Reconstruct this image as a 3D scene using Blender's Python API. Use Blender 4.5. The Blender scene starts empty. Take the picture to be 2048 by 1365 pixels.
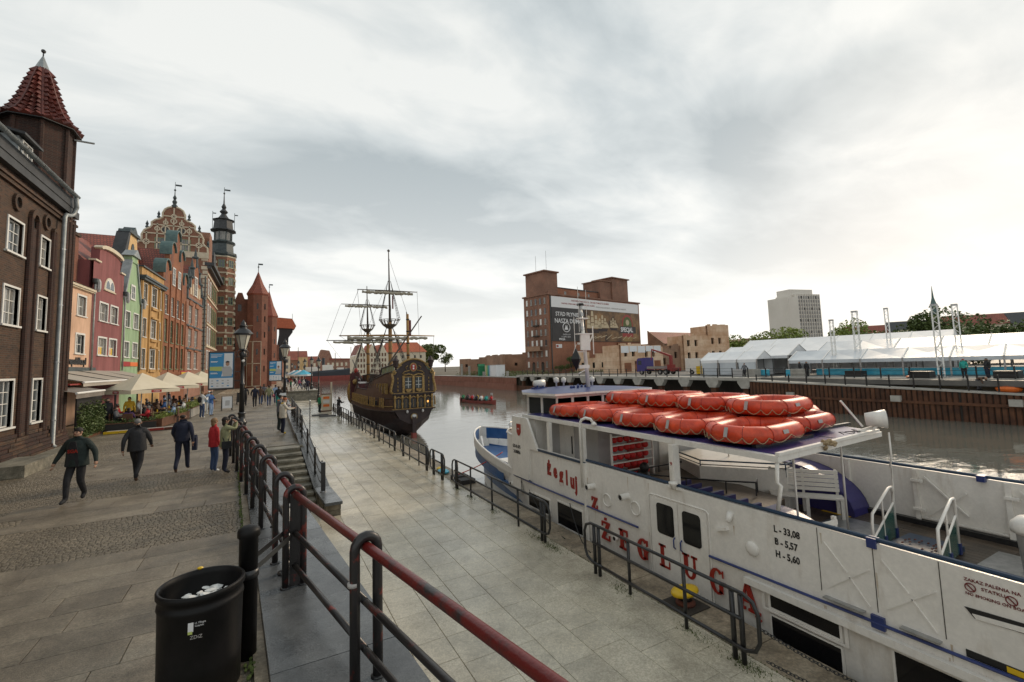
import bpy, bmesh, math, random
from math import sin, cos, pi, radians, sqrt, atan2
from mathutils import Vector, Matrix, Euler
random.seed(7)
SC = bpy.context.scene
COL = SC.collection
# ------------------------------------------------------------------ camera
cam_d = bpy.data.cameras.new('camera'); cam = bpy.data.objects.new('camera', cam_d); COL.objects.link(cam)
SC.camera = cam
cam_d.sensor_width = 36.0; cam_d.lens = 910/2048*36.0; cam_d.shift_y = -0.0164
cam_d.clip_start = 0.05; cam_d.clip_end = 4000
cam.matrix_world = (Matrix.Translation((0, 0, 2.95)) @ Matrix.Rotation(radians(-28.5), 4, 'Z')
                    @ Matrix.Rotation(radians(95.0), 4, 'X') @ Matrix.Rotation(radians(-1.8), 4, 'Z'))
# ------------------------------------------------------------------ world: Nishita sky under a broken overcast
SUN_AZ, SUN_EL = radians(74), radians(27)          # azimuth clockwise from +Y
W = bpy.data.worlds.new("World"); SC.world = W; W.use_nodes = True
nt = W.node_tree; nt.nodes.clear(); N = nt.nodes.new; LK = nt.links.new
out = N('ShaderNodeOutputWorld'); add = N('ShaderNodeMixShader')
sky = N('ShaderNodeTexSky'); sky.sky_type = 'NISHITA'; sky.sun_disc = False
sky.sun_elevation = SUN_EL; sky.sun_rotation = SUN_AZ; sky.air_density = 1.2; sky.dust_density = 1
b1 = N('ShaderNodeBackground'); b1.inputs[1].default_value = 0.06; LK(sky.outputs[0], b1.inputs[0])
tc = N('ShaderNodeTexCoord'); sep = N('ShaderNodeSeparateXYZ'); LK(tc.outputs['Generated'], sep.inputs[0])
def mth(op, a, b=None, clamp=False):
    n = N('ShaderNodeMath'); n.operation = op; n.use_clamp = clamp
    for i, v in enumerate((a, b)):
        if v is None: continue
        if isinstance(v, (int, float)): n.inputs[i].default_value = v
        else: LK(v, n.inputs[i])
    return n.outputs[0]
zz = mth('MAXIMUM', sep.outputs[2], 0.0)
den = mth('ADD', zz, 0.16)
cx = mth('DIVIDE', sep.outputs[0], den); cy = mth('DIVIDE', sep.outputs[1], den)
cmb = N('ShaderNodeCombineXYZ'); LK(cx, cmb.inputs[0]); LK(cy, cmb.inputs[1])
mp = N('ShaderNodeMapping'); mp.inputs['Rotation'].default_value = (0, 0, radians(-38)); mp.inputs['Scale'].default_value = (0.68, 1.05, 1); mp.inputs['Location'].default_value = (3.1, 1.4, 0)
LK(cmb.outputs[0], mp.inputs[0])
n1 = N('ShaderNodeTexNoise'); n1.inputs['Scale'].default_value = 0.9; n1.inputs['Detail'].default_value = 5; n1.inputs['Roughness'].default_value = 0.5; n1.inputs['Distortion'].default_value = 0.35
LK(mp.outputs[0], n1.inputs['Vector'])
n2 = N('ShaderNodeTexNoise'); n2.inputs['Scale'].default_value = 3.2; n2.inputs['Detail'].default_value = 7; n2.inputs['Roughness'].default_value = 0.6; n2.inputs['Distortion'].default_value = 0.5; LK(mp.outputs[0], n2.inputs['Vector'])
cl = mth('ADD', mth('MULTIPLY', n1.outputs[0], 0.80), mth('MULTIPLY', n2.outputs[0], 0.20))
cr = N('ShaderNodeValToRGB'); LK(cl, cr.inputs[0])
e = cr.color_ramp.elements; e[0].position = 0.41; e[0].color = (0.33, 0.38, 0.40, 1); e[1].position = 0.58; e[1].color = (0.74, 0.75, 0.725, 1)
em = e.new(0.50); em.color = (0.53, 0.57, 0.575, 1)
# clouds are lighter low over the horizon and grey overhead
rmp = N('ShaderNodeMapRange'); LK(zz, rmp.inputs[0]); rmp.inputs[1].default_value = 0.0; rmp.inputs[2].default_value = 0.8; rmp.inputs[3].default_value = 1.0; rmp.inputs[4].default_value = 0.0
hor = N('ShaderNodeMix'); hor.data_type = 'RGBA'; LK(mth('POWER', rmp.outputs[0], 3.0), hor.inputs[0]); LK(cr.outputs[0], hor.inputs[6]); hor.inputs[7].default_value = (0.98, 0.965, 0.925, 1)
# warm veil round the hidden sun
sd = Vector((sin(SUN_AZ)*cos(SUN_EL*0.12), cos(SUN_AZ)*cos(SUN_EL*0.12), sin(SUN_EL*0.12)))
dt = N('ShaderNodeVectorMath'); dt.operation = 'DOT_PRODUCT'; LK(tc.outputs['Generated'], dt.inputs[0]); dt.inputs[1].default_value = sd
glow = mth('POWER', mth('MAXIMUM', dt.outputs['Value'], 0.0), 22.0)
gm = N('ShaderNodeMix'); gm.data_type = 'RGBA'; LK(mth('MULTIPLY', glow, 0.45), gm.inputs[0]); LK(hor.outputs[2], gm.inputs[6]); gm.inputs[7].default_value = (0.98, 0.87, 0.77, 1)
b2 = N('ShaderNodeBackground'); b2.inputs[1].default_value = 1.0; LK(gm.outputs[2], b2.inputs[0])
add.inputs[0].default_value = 0.92
LK(b1.outputs[0], add.inputs[1]); LK(b2.outputs[0], add.inputs[2]); LK(add.outputs[0], out.inputs[0])
# ------------------------------------------------------------------ sun behind the cloud
sl = bpy.data.lights.new('sun', 'SUN'); sl.energy = 1.5; sl.angle = radians(14); sl.color = (1.0, 0.80, 0.58)
so = bpy.data.objects.new('sun', sl); COL.objects.link(so)
sv = Vector((sin(SUN_AZ)*cos(SUN_EL), cos(SUN_AZ)*cos(SUN_EL), sin(SUN_EL)))
so.rotation_euler = sv.to_track_quat('Z', 'Y').to_euler()
vs = SC.view_settings; vs.view_transform = 'Standard'; vs.look = 'None'; vs.gamma = 1; vs.use_curve_mapping = False; vs.exposure = 0.34

# ================================================================== materials
MATS = {}
def mat(name, c1, c2=None, rough=0.7, metal=0.0, scale=4.0, bump=0.0, bscale=None, detail=6, spec=0.5, lo=0.35, hi=0.65, stretch=None, coat=0.0, coord='Object'):
    m = bpy.data.materials.new(name); m.use_nodes = True; t = m.node_tree; p = t.nodes['Principled BSDF']
    p.inputs['Roughness'].default_value = rough; p.inputs['Metallic'].default_value = metal
    p.inputs['Specular IOR Level'].default_value = spec; p.inputs['Coat Weight'].default_value = coat
    p.inputs['Base Color'].default_value = (*c1, 1)
    if c2 is not None or bump:
        tx = t.nodes.new('ShaderNodeNewGeometry'); mpn = t.nodes.new('ShaderNodeMapping'); t.links.new(tx.outputs['Position'], mpn.inputs[0])
        if stretch: mpn.inputs['Scale'].default_value = stretch
        nz = t.nodes.new('ShaderNodeTexNoise'); nz.inputs['Scale'].default_value = scale; nz.inputs['Detail'].default_value = detail; nz.inputs['Roughness'].default_value = 0.62
        t.links.new(mpn.outputs[0], nz.inputs['Vector'])
        if c2 is not None:
            r = t.nodes.new('ShaderNodeValToRGB'); t.links.new(nz.outputs[0], r.inputs[0])
            r.color_ramp.elements[0].position = lo; r.color_ramp.elements[0].color = (*c1, 1)
            r.color_ramp.elements[1].position = hi; r.color_ramp.elements[1].color = (*c2, 1)
            t.links.new(r.outputs[0], p.inputs['Base Color'])
        if bump:
            n2 = t.nodes.new('ShaderNodeTexNoise'); n2.inputs['Scale'].default_value = bscale or scale*4; n2.inputs['Detail'].default_value = 4
            t.links.new(mpn.outputs[0], n2.inputs['Vector'])
            b = t.nodes.new('ShaderNodeBump'); b.inputs['Strength'].default_value = bump; b.inputs['Distance'].default_value = 0.02
            t.links.new(n2.outputs[0], b.inputs['Height']); t.links.new(b.outputs[0], p.inputs['Normal'])
    MATS[name] = m; return m
def wallmat(name, ca, cb, cm, bw=0.26, bh=0.075, mortar=0.012, rough=0.85, bias=0.0, dirt=0.5, dscale=0.6, kind='brick', bump=0.5, dcol=None):
    """brick (or tile rows) mapped in object space by the face's own direction"""
    m = bpy.data.materials.new(name); m.use_nodes = True; t = m.node_tree; L = t.links.new; p = t.nodes['Principled BSDF']
    p.inputs['Roughness'].default_value = rough
    tx = t.nodes.new('ShaderNodeTexCoord'); s = t.nodes.new('ShaderNodeSeparateXYZ'); L(tx.outputs['Object'], s.inputs[0])
    sn = t.nodes.new('ShaderNodeSeparateXYZ'); L(tx.outputs['Normal'], sn.inputs[0])
    ab = t.nodes.new('ShaderNodeMath'); ab.operation = 'ABSOLUTE'; L(sn.outputs[0], ab.inputs[0])
    gt = t.nodes.new('ShaderNodeMath'); gt.operation = 'GREATER_THAN'; gt.inputs[1].default_value = 0.7; L(ab.outputs[0], gt.inputs[0])
    mx = t.nodes.new('ShaderNodeMix'); L(gt.outputs[0], mx.inputs[0]); L(s.outputs[0], mx.inputs[2]); L(s.outputs[1], mx.inputs[3])
    c = t.nodes.new('ShaderNodeCombineXYZ'); L(mx.outputs[0], c.inputs[0]); L(s.outputs[2], c.inputs[1])
    br = t.nodes.new('ShaderNodeTexBrick'); L(c.outputs[0], br.inputs['Vector'])
    br.inputs['Color1'].default_value = (*ca, 1); br.inputs['Color2'].default_value = (*cb, 1); br.inputs['Mortar'].default_value = (*cm, 1)
    br.inputs['Scale'].default_value = 1; br.inputs['Brick Width'].default_value = bw; br.inputs['Row Height'].default_value = bh; br.inputs['Mortar Size'].default_value = mortar; br.inputs['Bias'].default_value = bias
    nz = t.nodes.new('ShaderNodeTexNoise'); nz.inputs['Scale'].default_value = dscale; nz.inputs['Detail'].default_value = 8; nz.inputs['Roughness'].default_value = 0.7; L(tx.outputs['Object'], nz.inputs['Vector'])
    r = t.nodes.new('ShaderNodeValToRGB'); L(nz.outputs[0], r.inputs[0]); r.color_ramp.elements[0].position = 0.3; r.color_ramp.elements[1].position = 0.72
    r.color_ramp.elements[0].color = (*(dcol or (1-dirt,)*3), 1); r.color_ramp.elements[1].color = (1.15, 1.12, 1.08, 1)
    mu = t.nodes.new('ShaderNodeMix'); mu.data_type = 'RGBA'; mu.blend_type = 'MULTIPLY'; mu.inputs[0].default_value = 1; L(br.outputs[0], mu.inputs[6]); L(r.outputs[0], mu.inputs[7])
    L(mu.outputs[2], p.inputs['Base Color'])
    if bump:
        b = t.nodes.new('ShaderNodeBump'); b.inputs['Strength'].default_value = bump; b.inputs['Distance'].default_value = 0.012; b.invert = True
        L(br.outputs['Fac'], b.inputs['Height']); L(b.outputs[0], p.inputs['Normal'])
    MATS[name] = m; return m
def vary(name, v=0.18, h=0.02, s=0.15):
    """per-object colour change so that neighbouring stones differ"""
    m = MATS[name]; t = m.node_tree; p = t.nodes['Principled BSDF']; L = t.links.new
    oi = t.nodes.new('ShaderNodeObjectInfo'); hs = t.nodes.new('ShaderNodeHueSaturation')
    mr = t.nodes.new('ShaderNodeMapRange'); L(oi.outputs['Random'], mr.inputs[0]); mr.inputs[3].default_value = 1-v; mr.inputs[4].default_value = 1+v
    L(mr.outputs[0], hs.inputs['Value'])
    src = p.inputs['Base Color'].links
    if src: L(src[0].from_socket, hs.inputs['Color'])
    else: hs.inputs['Color'].default_value = p.inputs['Base Color'].default_value
    L(hs.outputs[0], p.inputs['Base Color'])

mat('granite_wet', (0.47, 0.415, 0.31), (0.64, 0.58, 0.455), rough=0.36, scale=1.3, bump=0.18, bscale=90, lo=0.3, hi=0.7); vary('granite_wet', 0.07)
# puddle-like sheen: roughness follows a broad noise
def sheen(name, lo, hi, sc):
    t = MATS[name].node_tree; p = t.nodes['Principled BSDF']; g = t.nodes.new('ShaderNodeNewGeometry')
    nz = t.nodes.new('ShaderNodeTexNoise'); nz.inputs['Scale'].default_value = sc; nz.inputs['Detail'].default_value = 5; t.links.new(g.outputs['Position'], nz.inputs['Vector'])
    mr = t.nodes.new('ShaderNodeMapRange'); t.links.new(nz.outputs[0], mr.inputs[0]); mr.inputs[1].default_value = 0.35; mr.inputs[2].default_value = 0.65; mr.inputs[3].default_value = lo; mr.inputs[4].default_value = hi
    t.links.new(mr.outputs[0], p.inputs['Roughness'])
def speckle(name, sc, amt, stain=0.3, ssc=0.9):
    t = MATS[name].node_tree; p = t.nodes['Principled BSDF']; L = t.links.new; g = t.nodes.new('ShaderNodeNewGeometry'); src = p.inputs['Base Color'].links[0].from_socket
    for scale, lo_, a in ((sc, 0.42, amt), (ssc, 0.36, stain), (sc*.35, 0.40, amt*.5)):
        nz = t.nodes.new('ShaderNodeTexNoise'); nz.inputs['Scale'].default_value = scale; nz.inputs['Detail'].default_value = 5; nz.inputs['Roughness'].default_value = 0.7; L(g.outputs['Position'], nz.inputs['Vector'])
        mr = t.nodes.new('ShaderNodeMapRange'); L(nz.outputs[0], mr.inputs[0]); mr.inputs[1].default_value = lo_; mr.inputs[2].default_value = lo_+.2; mr.inputs[3].default_value = 1-a; mr.inputs[4].default_value = 1+a*.35
        mx = t.nodes.new('ShaderNodeMix'); mx.data_type = 'RGBA'; mx.blend_type = 'MULTIPLY'; mx.inputs[0].default_value = 1; L(src, mx.inputs[6]); L(mr.outputs[0], mx.inputs[7]); src = mx.outputs[2]
    L(src, p.inputs['Base Color'])
speckle('granite_wet', 38, .22, .26, .7)
sheen('granite_wet', 0.08, 0.36, 0.45)
mat('granite_upper', (0.175, 0.145, 0.105), (0.30, 0.255, 0.19), rough=0.5, scale=1.5, bump=0.4, bscale=80, lo=0.3, hi=0.7); vary('granite_upper', 0.16); sheen('granite_upper', 0.28, 0.55, 0.5)
speckle('granite_upper', 34, .32, .35, .6)
mat('sett', (0.16, 0.13, 0.092), (0.27, 0.225, 0.16), rough=0.42, scale=9, bump=0.5, bscale=60)
mat('joint', (0.10, 0.09, 0.068), (0.16, 0.145, 0.105), rough=0.8, scale=3)
mat('edge_sandstone', (0.25, 0.195, 0.13), (0.38, 0.31, 0.22), rough=0.55, scale=2.2, bump=0.5, bscale=40); vary('edge_sandstone', 0.12)
mat('slate_coping', (0.075, 0.082, 0.088), (0.12, 0.128, 0.132), rough=0.32, scale=1.6, bump=0.15, bscale=50); sheen('slate_coping', 0.14, 0.4, 1.3); vary('slate_coping', 0.12)
mat('rubble_stone', (0.14, 0.12, 0.085), (0.27, 0.24, 0.18), rough=0.85, scale=5, bump=0.7, bscale=20); vary('rubble_stone', 0.3)
mat('step_stone', (0.17, 0.155, 0.115), (0.33, 0.305, 0.24), rough=0.5, scale=3, bump=0.4, bscale=30)
speckle('edge_sandstone', 22, .3, .4, 1.3); speckle('slate_coping', 60, .25, .3, 2); speckle('step_stone', 30, .3, .35, 1.6); speckle('sett', 7, .2, .3, .5)
mat('moss', (0.05, 0.075, 0.012), (0.10, 0.13, 0.03), rough=0.9, scale=20)
mat('earth', (0.12, 0.10, 0.07), (0.17, 0.15, 0.11), rough=0.9, scale=0.5)
mat('grass', (0.05, 0.075, 0.02), (0.10, 0.12, 0.04), rough=0.9, scale=0.8)
mat('asphalt', (0.10, 0.095, 0.088), (0.16, 0.15, 0.135), rough=0.6, scale=0.6)
mat('concrete', (0.30, 0.285, 0.25), (0.42, 0.40, 0.36), rough=0.8, scale=1.2, bump=0.2)
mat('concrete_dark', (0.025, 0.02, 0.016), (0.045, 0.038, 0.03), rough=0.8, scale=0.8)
mat('black_iron', (0.012, 0.012, 0.013), (0.022, 0.022, 0.023), rough=0.34, scale=15, bump=0.12, bscale=60, metal=0.0, spec=0.6)
mat('handrail_red', (0.13, 0.014, 0.012), (0.03, 0.024, 0.024), rough=0.3, scale=3.2, lo=0.54, hi=0.64, detail=10, bump=0.2, bscale=40)
mat('iron_worn', (0.022, 0.02, 0.02), (0.17, 0.028, 0.02), rough=0.34, scale=5, lo=0.58, hi=0.66, bump=0.12, bscale=40)
mat('bin_plastic', (0.004, 0.004, 0.004), (0.009, 0.008, 0.008), rough=0.5, scale=4, spec=.25, bump=.1, bscale=9)
mat('steel', (0.35, 0.36, 0.36), (0.5, 0.5, 0.5), rough=0.35, metal=0.8, scale=8)
mat('zinc', (0.22, 0.24, 0.24), (0.34, 0.36, 0.36), rough=0.45, metal=0.3, scale=3)
mat('copper_dark', (0.03, 0.04, 0.045), (0.07, 0.09, 0.09), rough=0.5, scale=3)
mat('verdigris', (0.06, 0.11, 0.11), (0.10, 0.16, 0.15), rough=0.6, scale=3)
mat('white_paint', (0.78, 0.77, 0.74)); mat('window_white', (0.72, 0.71, 0.67), rough=0.5)
mat('window_green', (0.20, 0.25, 0.13), rough=0.5)
mat('cream', (0.62, 0.54, 0.40), (0.70, 0.62, 0.48), scale=2); mat('cream_stone', (0.50, 0.43, 0.31), (0.62, 0.54, 0.41), scale=3, rough=0.8)
mat('pane', (0.06, 0.07, 0.075), rough=0.08, spec=0.8); mat('pane_dark', (0.008, 0.008, 0.009), rough=0.12, spec=0.5)  # pane: a grey reflection is put into the base colour
mat('pane_curtain', (0.30, 0.29, 0.26), (0.10, 0.10, 0.10), rough=0.12, scale=2.5, stretch=(6, 6, 0.4), lo=0.4, hi=0.6)
mat('yellow_sign', (0.75, 0.50, 0.02), rough=0.4)
wallmat('brick_dark', (0.12, 0.052, 0.025), (0.05, 0.024, 0.014), (0.11, 0.085, 0.06), dirt=0.6, dscale=0.9)
wallmat('brick_turret', (0.075, 0.026, 0.016), (0.035, 0.014, 0.011), (0.06, 0.045, 0.035), dirt=0.5)
wallmat('brick_red', (0.33, 0.115, 0.062), (0.23, 0.08, 0.045), (0.30, 0.22, 0.16), dirt=0.35)
wallmat('brick_pink', (0.36, 0.15, 0.10), (0.27, 0.105, 0.07), (0.34, 0.25, 0.19), dirt=0.35)
wallmat('brick_terra', (0.34, 0.12, 0.05), (0.26, 0.09, 0.04), (0.30, 0.15, 0.09), dirt=0.35)
wallmat('brick_gothic', (0.30, 0.105, 0.065), (0.21, 0.075, 0.05), (0.22, 0.13, 0.09), dirt=0.4)
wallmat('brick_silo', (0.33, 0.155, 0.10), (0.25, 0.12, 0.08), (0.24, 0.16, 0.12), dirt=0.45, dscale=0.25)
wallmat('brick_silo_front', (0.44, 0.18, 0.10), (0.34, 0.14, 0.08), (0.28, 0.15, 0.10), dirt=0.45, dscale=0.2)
wallmat('brick_ruin', (0.46, 0.25, 0.16), (0.36, 0.19, 0.12), (0.36, 0.28, 0.20), dirt=0.5, dscale=0.18)
wallmat('plaster_ruin', (0.80, 0.67, 0.52), (0.68, 0.52, 0.38), (0.45, 0.35, 0.25), bw=2.0, bh=0.8, dirt=0.35, dscale=0.22, bump=0.1, dcol=(0.62, 0.40, 0.26))
def plaster(name, a, b): return mat(name, tuple(v*.72 for v in a), b, rough=0.85, scale=1.3, bump=0.15, bscale=25, detail=9, lo=.25, hi=.6, stretch=(1.4, 1.4, .3))
plaster('plaster_beige', (0.60, 0.37, 0.24), (0.69, 0.45, 0.31)); plaster('plaster_burgundy', (0.235, 0.075, 0.075), (0.28, 0.10, 0.098))
plaster('plaster_green', (0.27, 0.41, 0.235), (0.34, 0.48, 0.29)); plaster('plaster_ochre', (0.42, 0.235, 0.075), (0.54, 0.33, 0.13)); plaster('plaster_yellow', (0.62, 0.40, 0.17), (0.70, 0.48, 0.24))
mat('roof_tile_clay', (0.15, 0.03, 0.018), (0.085, 0.02, 0.014), rough=0.55, scale=3, bump=0.2); vary('roof_tile_clay', 0.3)
wallmat('roof_rows', (0.36, 0.085, 0.045), (0.26, 0.06, 0.035), (0.09, 0.025, 0.015), bw=0.25, bh=0.30, mortar=0.03, dirt=0.35, dscale=0.4, rough=0.6)
wallmat('roof_rows_orange', (0.52, 0.14, 0.06), (0.44, 0.115, 0.05), (0.30, 0.07, 0.035), bw=0.4, bh=0.5, mortar=0.03, dirt=0.25, dscale=0.1, rough=0.7)
mat('roof_slate', (0.028, 0.03, 0.032), (0.05, 0.052, 0.055), rough=0.6, scale=2)
mat('wood_black', (0.018, 0.017, 0.018), (0.035, 0.032, 0.032), rough=0.7, scale=2)
mat('awning_cloth', (0.36, 0.32, 0.27), (0.43, 0.39, 0.33), rough=0.8, scale=1.2); mat('awning_dark', (0.16, 0.14, 0.12), (0.22, 0.19, 0.165), rough=0.8, scale=1.2)
mat('parasol_cream', (0.66, 0.58, 0.43), (0.73, 0.65, 0.50), rough=0.85, scale=1.2)
mat('red_print', (0.35, 0.02, 0.02), rough=0.6); mat('leaf', (0.035, 0.065, 0.012), (0.085, 0.13, 0.025), rough=0.6, scale=5); mat('leaf_light', (0.15, 0.21, 0.035), (0.27, 0.31, 0.07), rough=0.6, scale=1.5)
mat('leaf_dark', (0.06, 0.09, 0.02), (0.12, 0.16, 0.045), rough=0.6, scale=2); mat('leaf_mid', (0.075, 0.11, 0.025), (0.14, 0.17, 0.05), rough=0.6, scale=2); mat('bark', (0.07, 0.055, 0.04), (0.12, 0.10, 0.08), rough=0.9, scale=6)
mat('box_brown', (0.10, 0.04, 0.02), (0.16, 0.07, 0.035), rough=0.6, scale=4); mat('box_black', (0.015, 0.013, 0.012), rough=0.5)
mat('hull_white', (0.60, 0.54, 0.46), (0.80, 0.765, 0.705), rough=0.36, scale=2.2, bump=0.18, bscale=1.6, lo=0.22, hi=0.42, stretch=(1.6, 1.6, .35)); mat('hull_grime', (0.50, 0.47, 0.42), (0.68, 0.66, 0.62), rough=0.4, scale=1.6, stretch=(1, 1, 0.4))
mat('deck_blue', (0.035, 0.03, 0.135), (0.055, 0.05, 0.19), rough=0.3, scale=0.9, bump=0.08, bscale=6); mat('trim_blue', (0.02, 0.035, 0.14), (0.03, 0.05, 0.18), rough=0.35, scale=3); mat('navy_rail', (0.02, 0.045, 0.085), rough=0.35)
mat('bow_blue', (0.02, 0.085, 0.24), (0.035, 0.12, 0.30), rough=0.35, scale=2)
mat('deck_wood', (0.05, 0.038, 0.028), (0.115, 0.085, 0.06), rough=0.35, scale=2, stretch=(1, 1, 1), bump=0.2, bscale=20); vary('deck_wood', 0.3)
speckle('hull_white', 14, .05, .07, 1.1)
mat('raft_orange', (0.56, 0.045, 0.014), (0.78, 0.09, 0.028), rough=0.42, scale=2.4, bump=0.08, bscale=6); speckle('raft_orange', 9, .14, .2, 2.2); mat('rope_cream', (0.36, 0.27, 0.16), rough=0.9); mat('label_grey', (0.40, 0.38, 0.36), rough=0.7)
mat('letter_red', (0.30, 0.02, 0.012), rough=0.45); mat('letter_black', (0.012, 0.012, 0.012), rough=0.5); mat('safety_yellow', (0.72, 0.46, 0.012), rough=0.4); mat('rust', (0.16, 0.05, 0.025), (0.10, 0.03, 0.02), rough=0.8, scale=8)
mat('red_vest', (0.50, 0.012, 0.012), (0.62, 0.03, 0.025), rough=0.6, scale=9); mat('pale_grey', (0.42, 0.41, 0.40), (0.48, 0.47, 0.46), rough=0.5, scale=2)
mat('galleon_wood', (0.045, 0.022, 0.014), (0.085, 0.042, 0.026), rough=0.55, scale=3, stretch=(1, 1, 4), bump=0.4, bscale=8); mat('galleon_dark', (0.022, 0.013, 0.014), (0.042, 0.024, 0.022), rough=0.6, scale=3)
mat('gold', (0.40, 0.26, 0.09), (0.16, 0.095, 0.03), rough=0.42, metal=0.25, scale=9, bump=0.3, bscale=30); mat('galleon_red', (0.09, 0.018, 0.02), (0.05, 0.012, 0.014), rough=0.6, scale=3); mat('galleon_green', (0.16, 0.26, 0.18), (0.22, 0.30, 0.22), rough=0.6, scale=3)
mat('mast_yellow', (0.36, 0.19, 0.05), (0.25, 0.13, 0.04), rough=0.6, scale=3); mat('spar', (0.07, 0.055, 0.045), (0.11, 0.09, 0.07), rough=0.7, scale=3); mat('sailcloth', (0.30, 0.27, 0.21), (0.40, 0.36, 0.28), rough=0.9, scale=3); mat('shroud', (0.06, 0.055, 0.05), rough=0.9)
mat('hull_red', (0.22, 0.045, 0.035), (0.28, 0.065, 0.05), rough=0.6, scale=1); mat('hull_black', (0.03, 0.035, 0.045), rough=0.6)
mat('rust_pile', (0.05, 0.02, 0.01), (0.11, 0.045, 0.02), rough=0.85, scale=1.4, bump=0.4)
mat('tent_white', (0.72, 0.73, 0.74), (0.80, 0.81, 0.82), rough=0.6, scale=0.7); mat('tent_grey', (0.46, 0.50, 0.54), (0.60, 0.64, 0.67), rough=0.35, scale=0.5); mat('pool_blue', (0.02, 0.32, 0.50), (0.10, 0.48, 0.62), rough=0.4, scale=1.3, stretch=(1, 1, 3))
mat('rust_stain', (0.50, 0.38, 0.26), (0.62, 0.56, 0.48), rough=.5, scale=6)
mat('orange', (0.75, 0.16, 0.02), rough=0.5); mat('truck_blue', (0.05, 0.04, 0.20), rough=0.4, spec=0.6); mat('crane_red', (0.25, 0.03, 0.025), rough=0.5); mat('tyre', (0.012, 0.012, 0.012), rough=0.8)
mat('highrise_white', (0.60, 0.56, 0.50), (0.66, 0.62, 0.56), rough=0.8, scale=0.1); mat('highrise_grey', (0.22, 0.21, 0.20), (0.30, 0.29, 0.28), rough=0.5, scale=0.2, stretch=(1, 1, 0.5))
mat('poster_blue', (0.01, 0.19, 0.42), (0.02, 0.26, 0.52), rough=0.3, scale=2); mat('poster_white', (0.70, 0.70, 0.70), rough=0.3); mat('poster_green', (0.45, 0.52, 0.15), rough=0.4); mat('skin', (0.42, 0.24, 0.16), rough=0.6)
mat('board_dark', (0.035, 0.032, 0.032), (0.05, 0.045, 0.045), rough=0.6, scale=0.3); mat('board_brown', (0.05, 0.028, 0.018), (0.34, 0.19, 0.08), rough=0.6, scale=0.35, lo=0.35, hi=0.7); mat('pale_sail', (0.55, 0.45, 0.30), rough=0.7); mat('maroon', (0.16, 0.02, 0.018), rough=0.5); mat('lamp_glass', (0.50, 0.47, 0.38), (0.62, 0.58, 0.48), rough=0.25, scale=2)
mat('plexi', (0.05, 0.12, 0.10), rough=0.08, spec=0.7); mat('cable', (0.02, 0.02, 0.02), rough=0.7)

lm = bpy.data.materials.new('lit_window'); lm.use_nodes = True; lp_ = lm.node_tree.nodes['Principled BSDF']; lp_.inputs['Base Color'].default_value = (.5,.2,.05,1); lp_.inputs['Emission Color'].default_value = (1,.42,.10,1); lp_.inputs['Emission Strength'].default_value = 1.6; MATS['lit_window'] = lm
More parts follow.
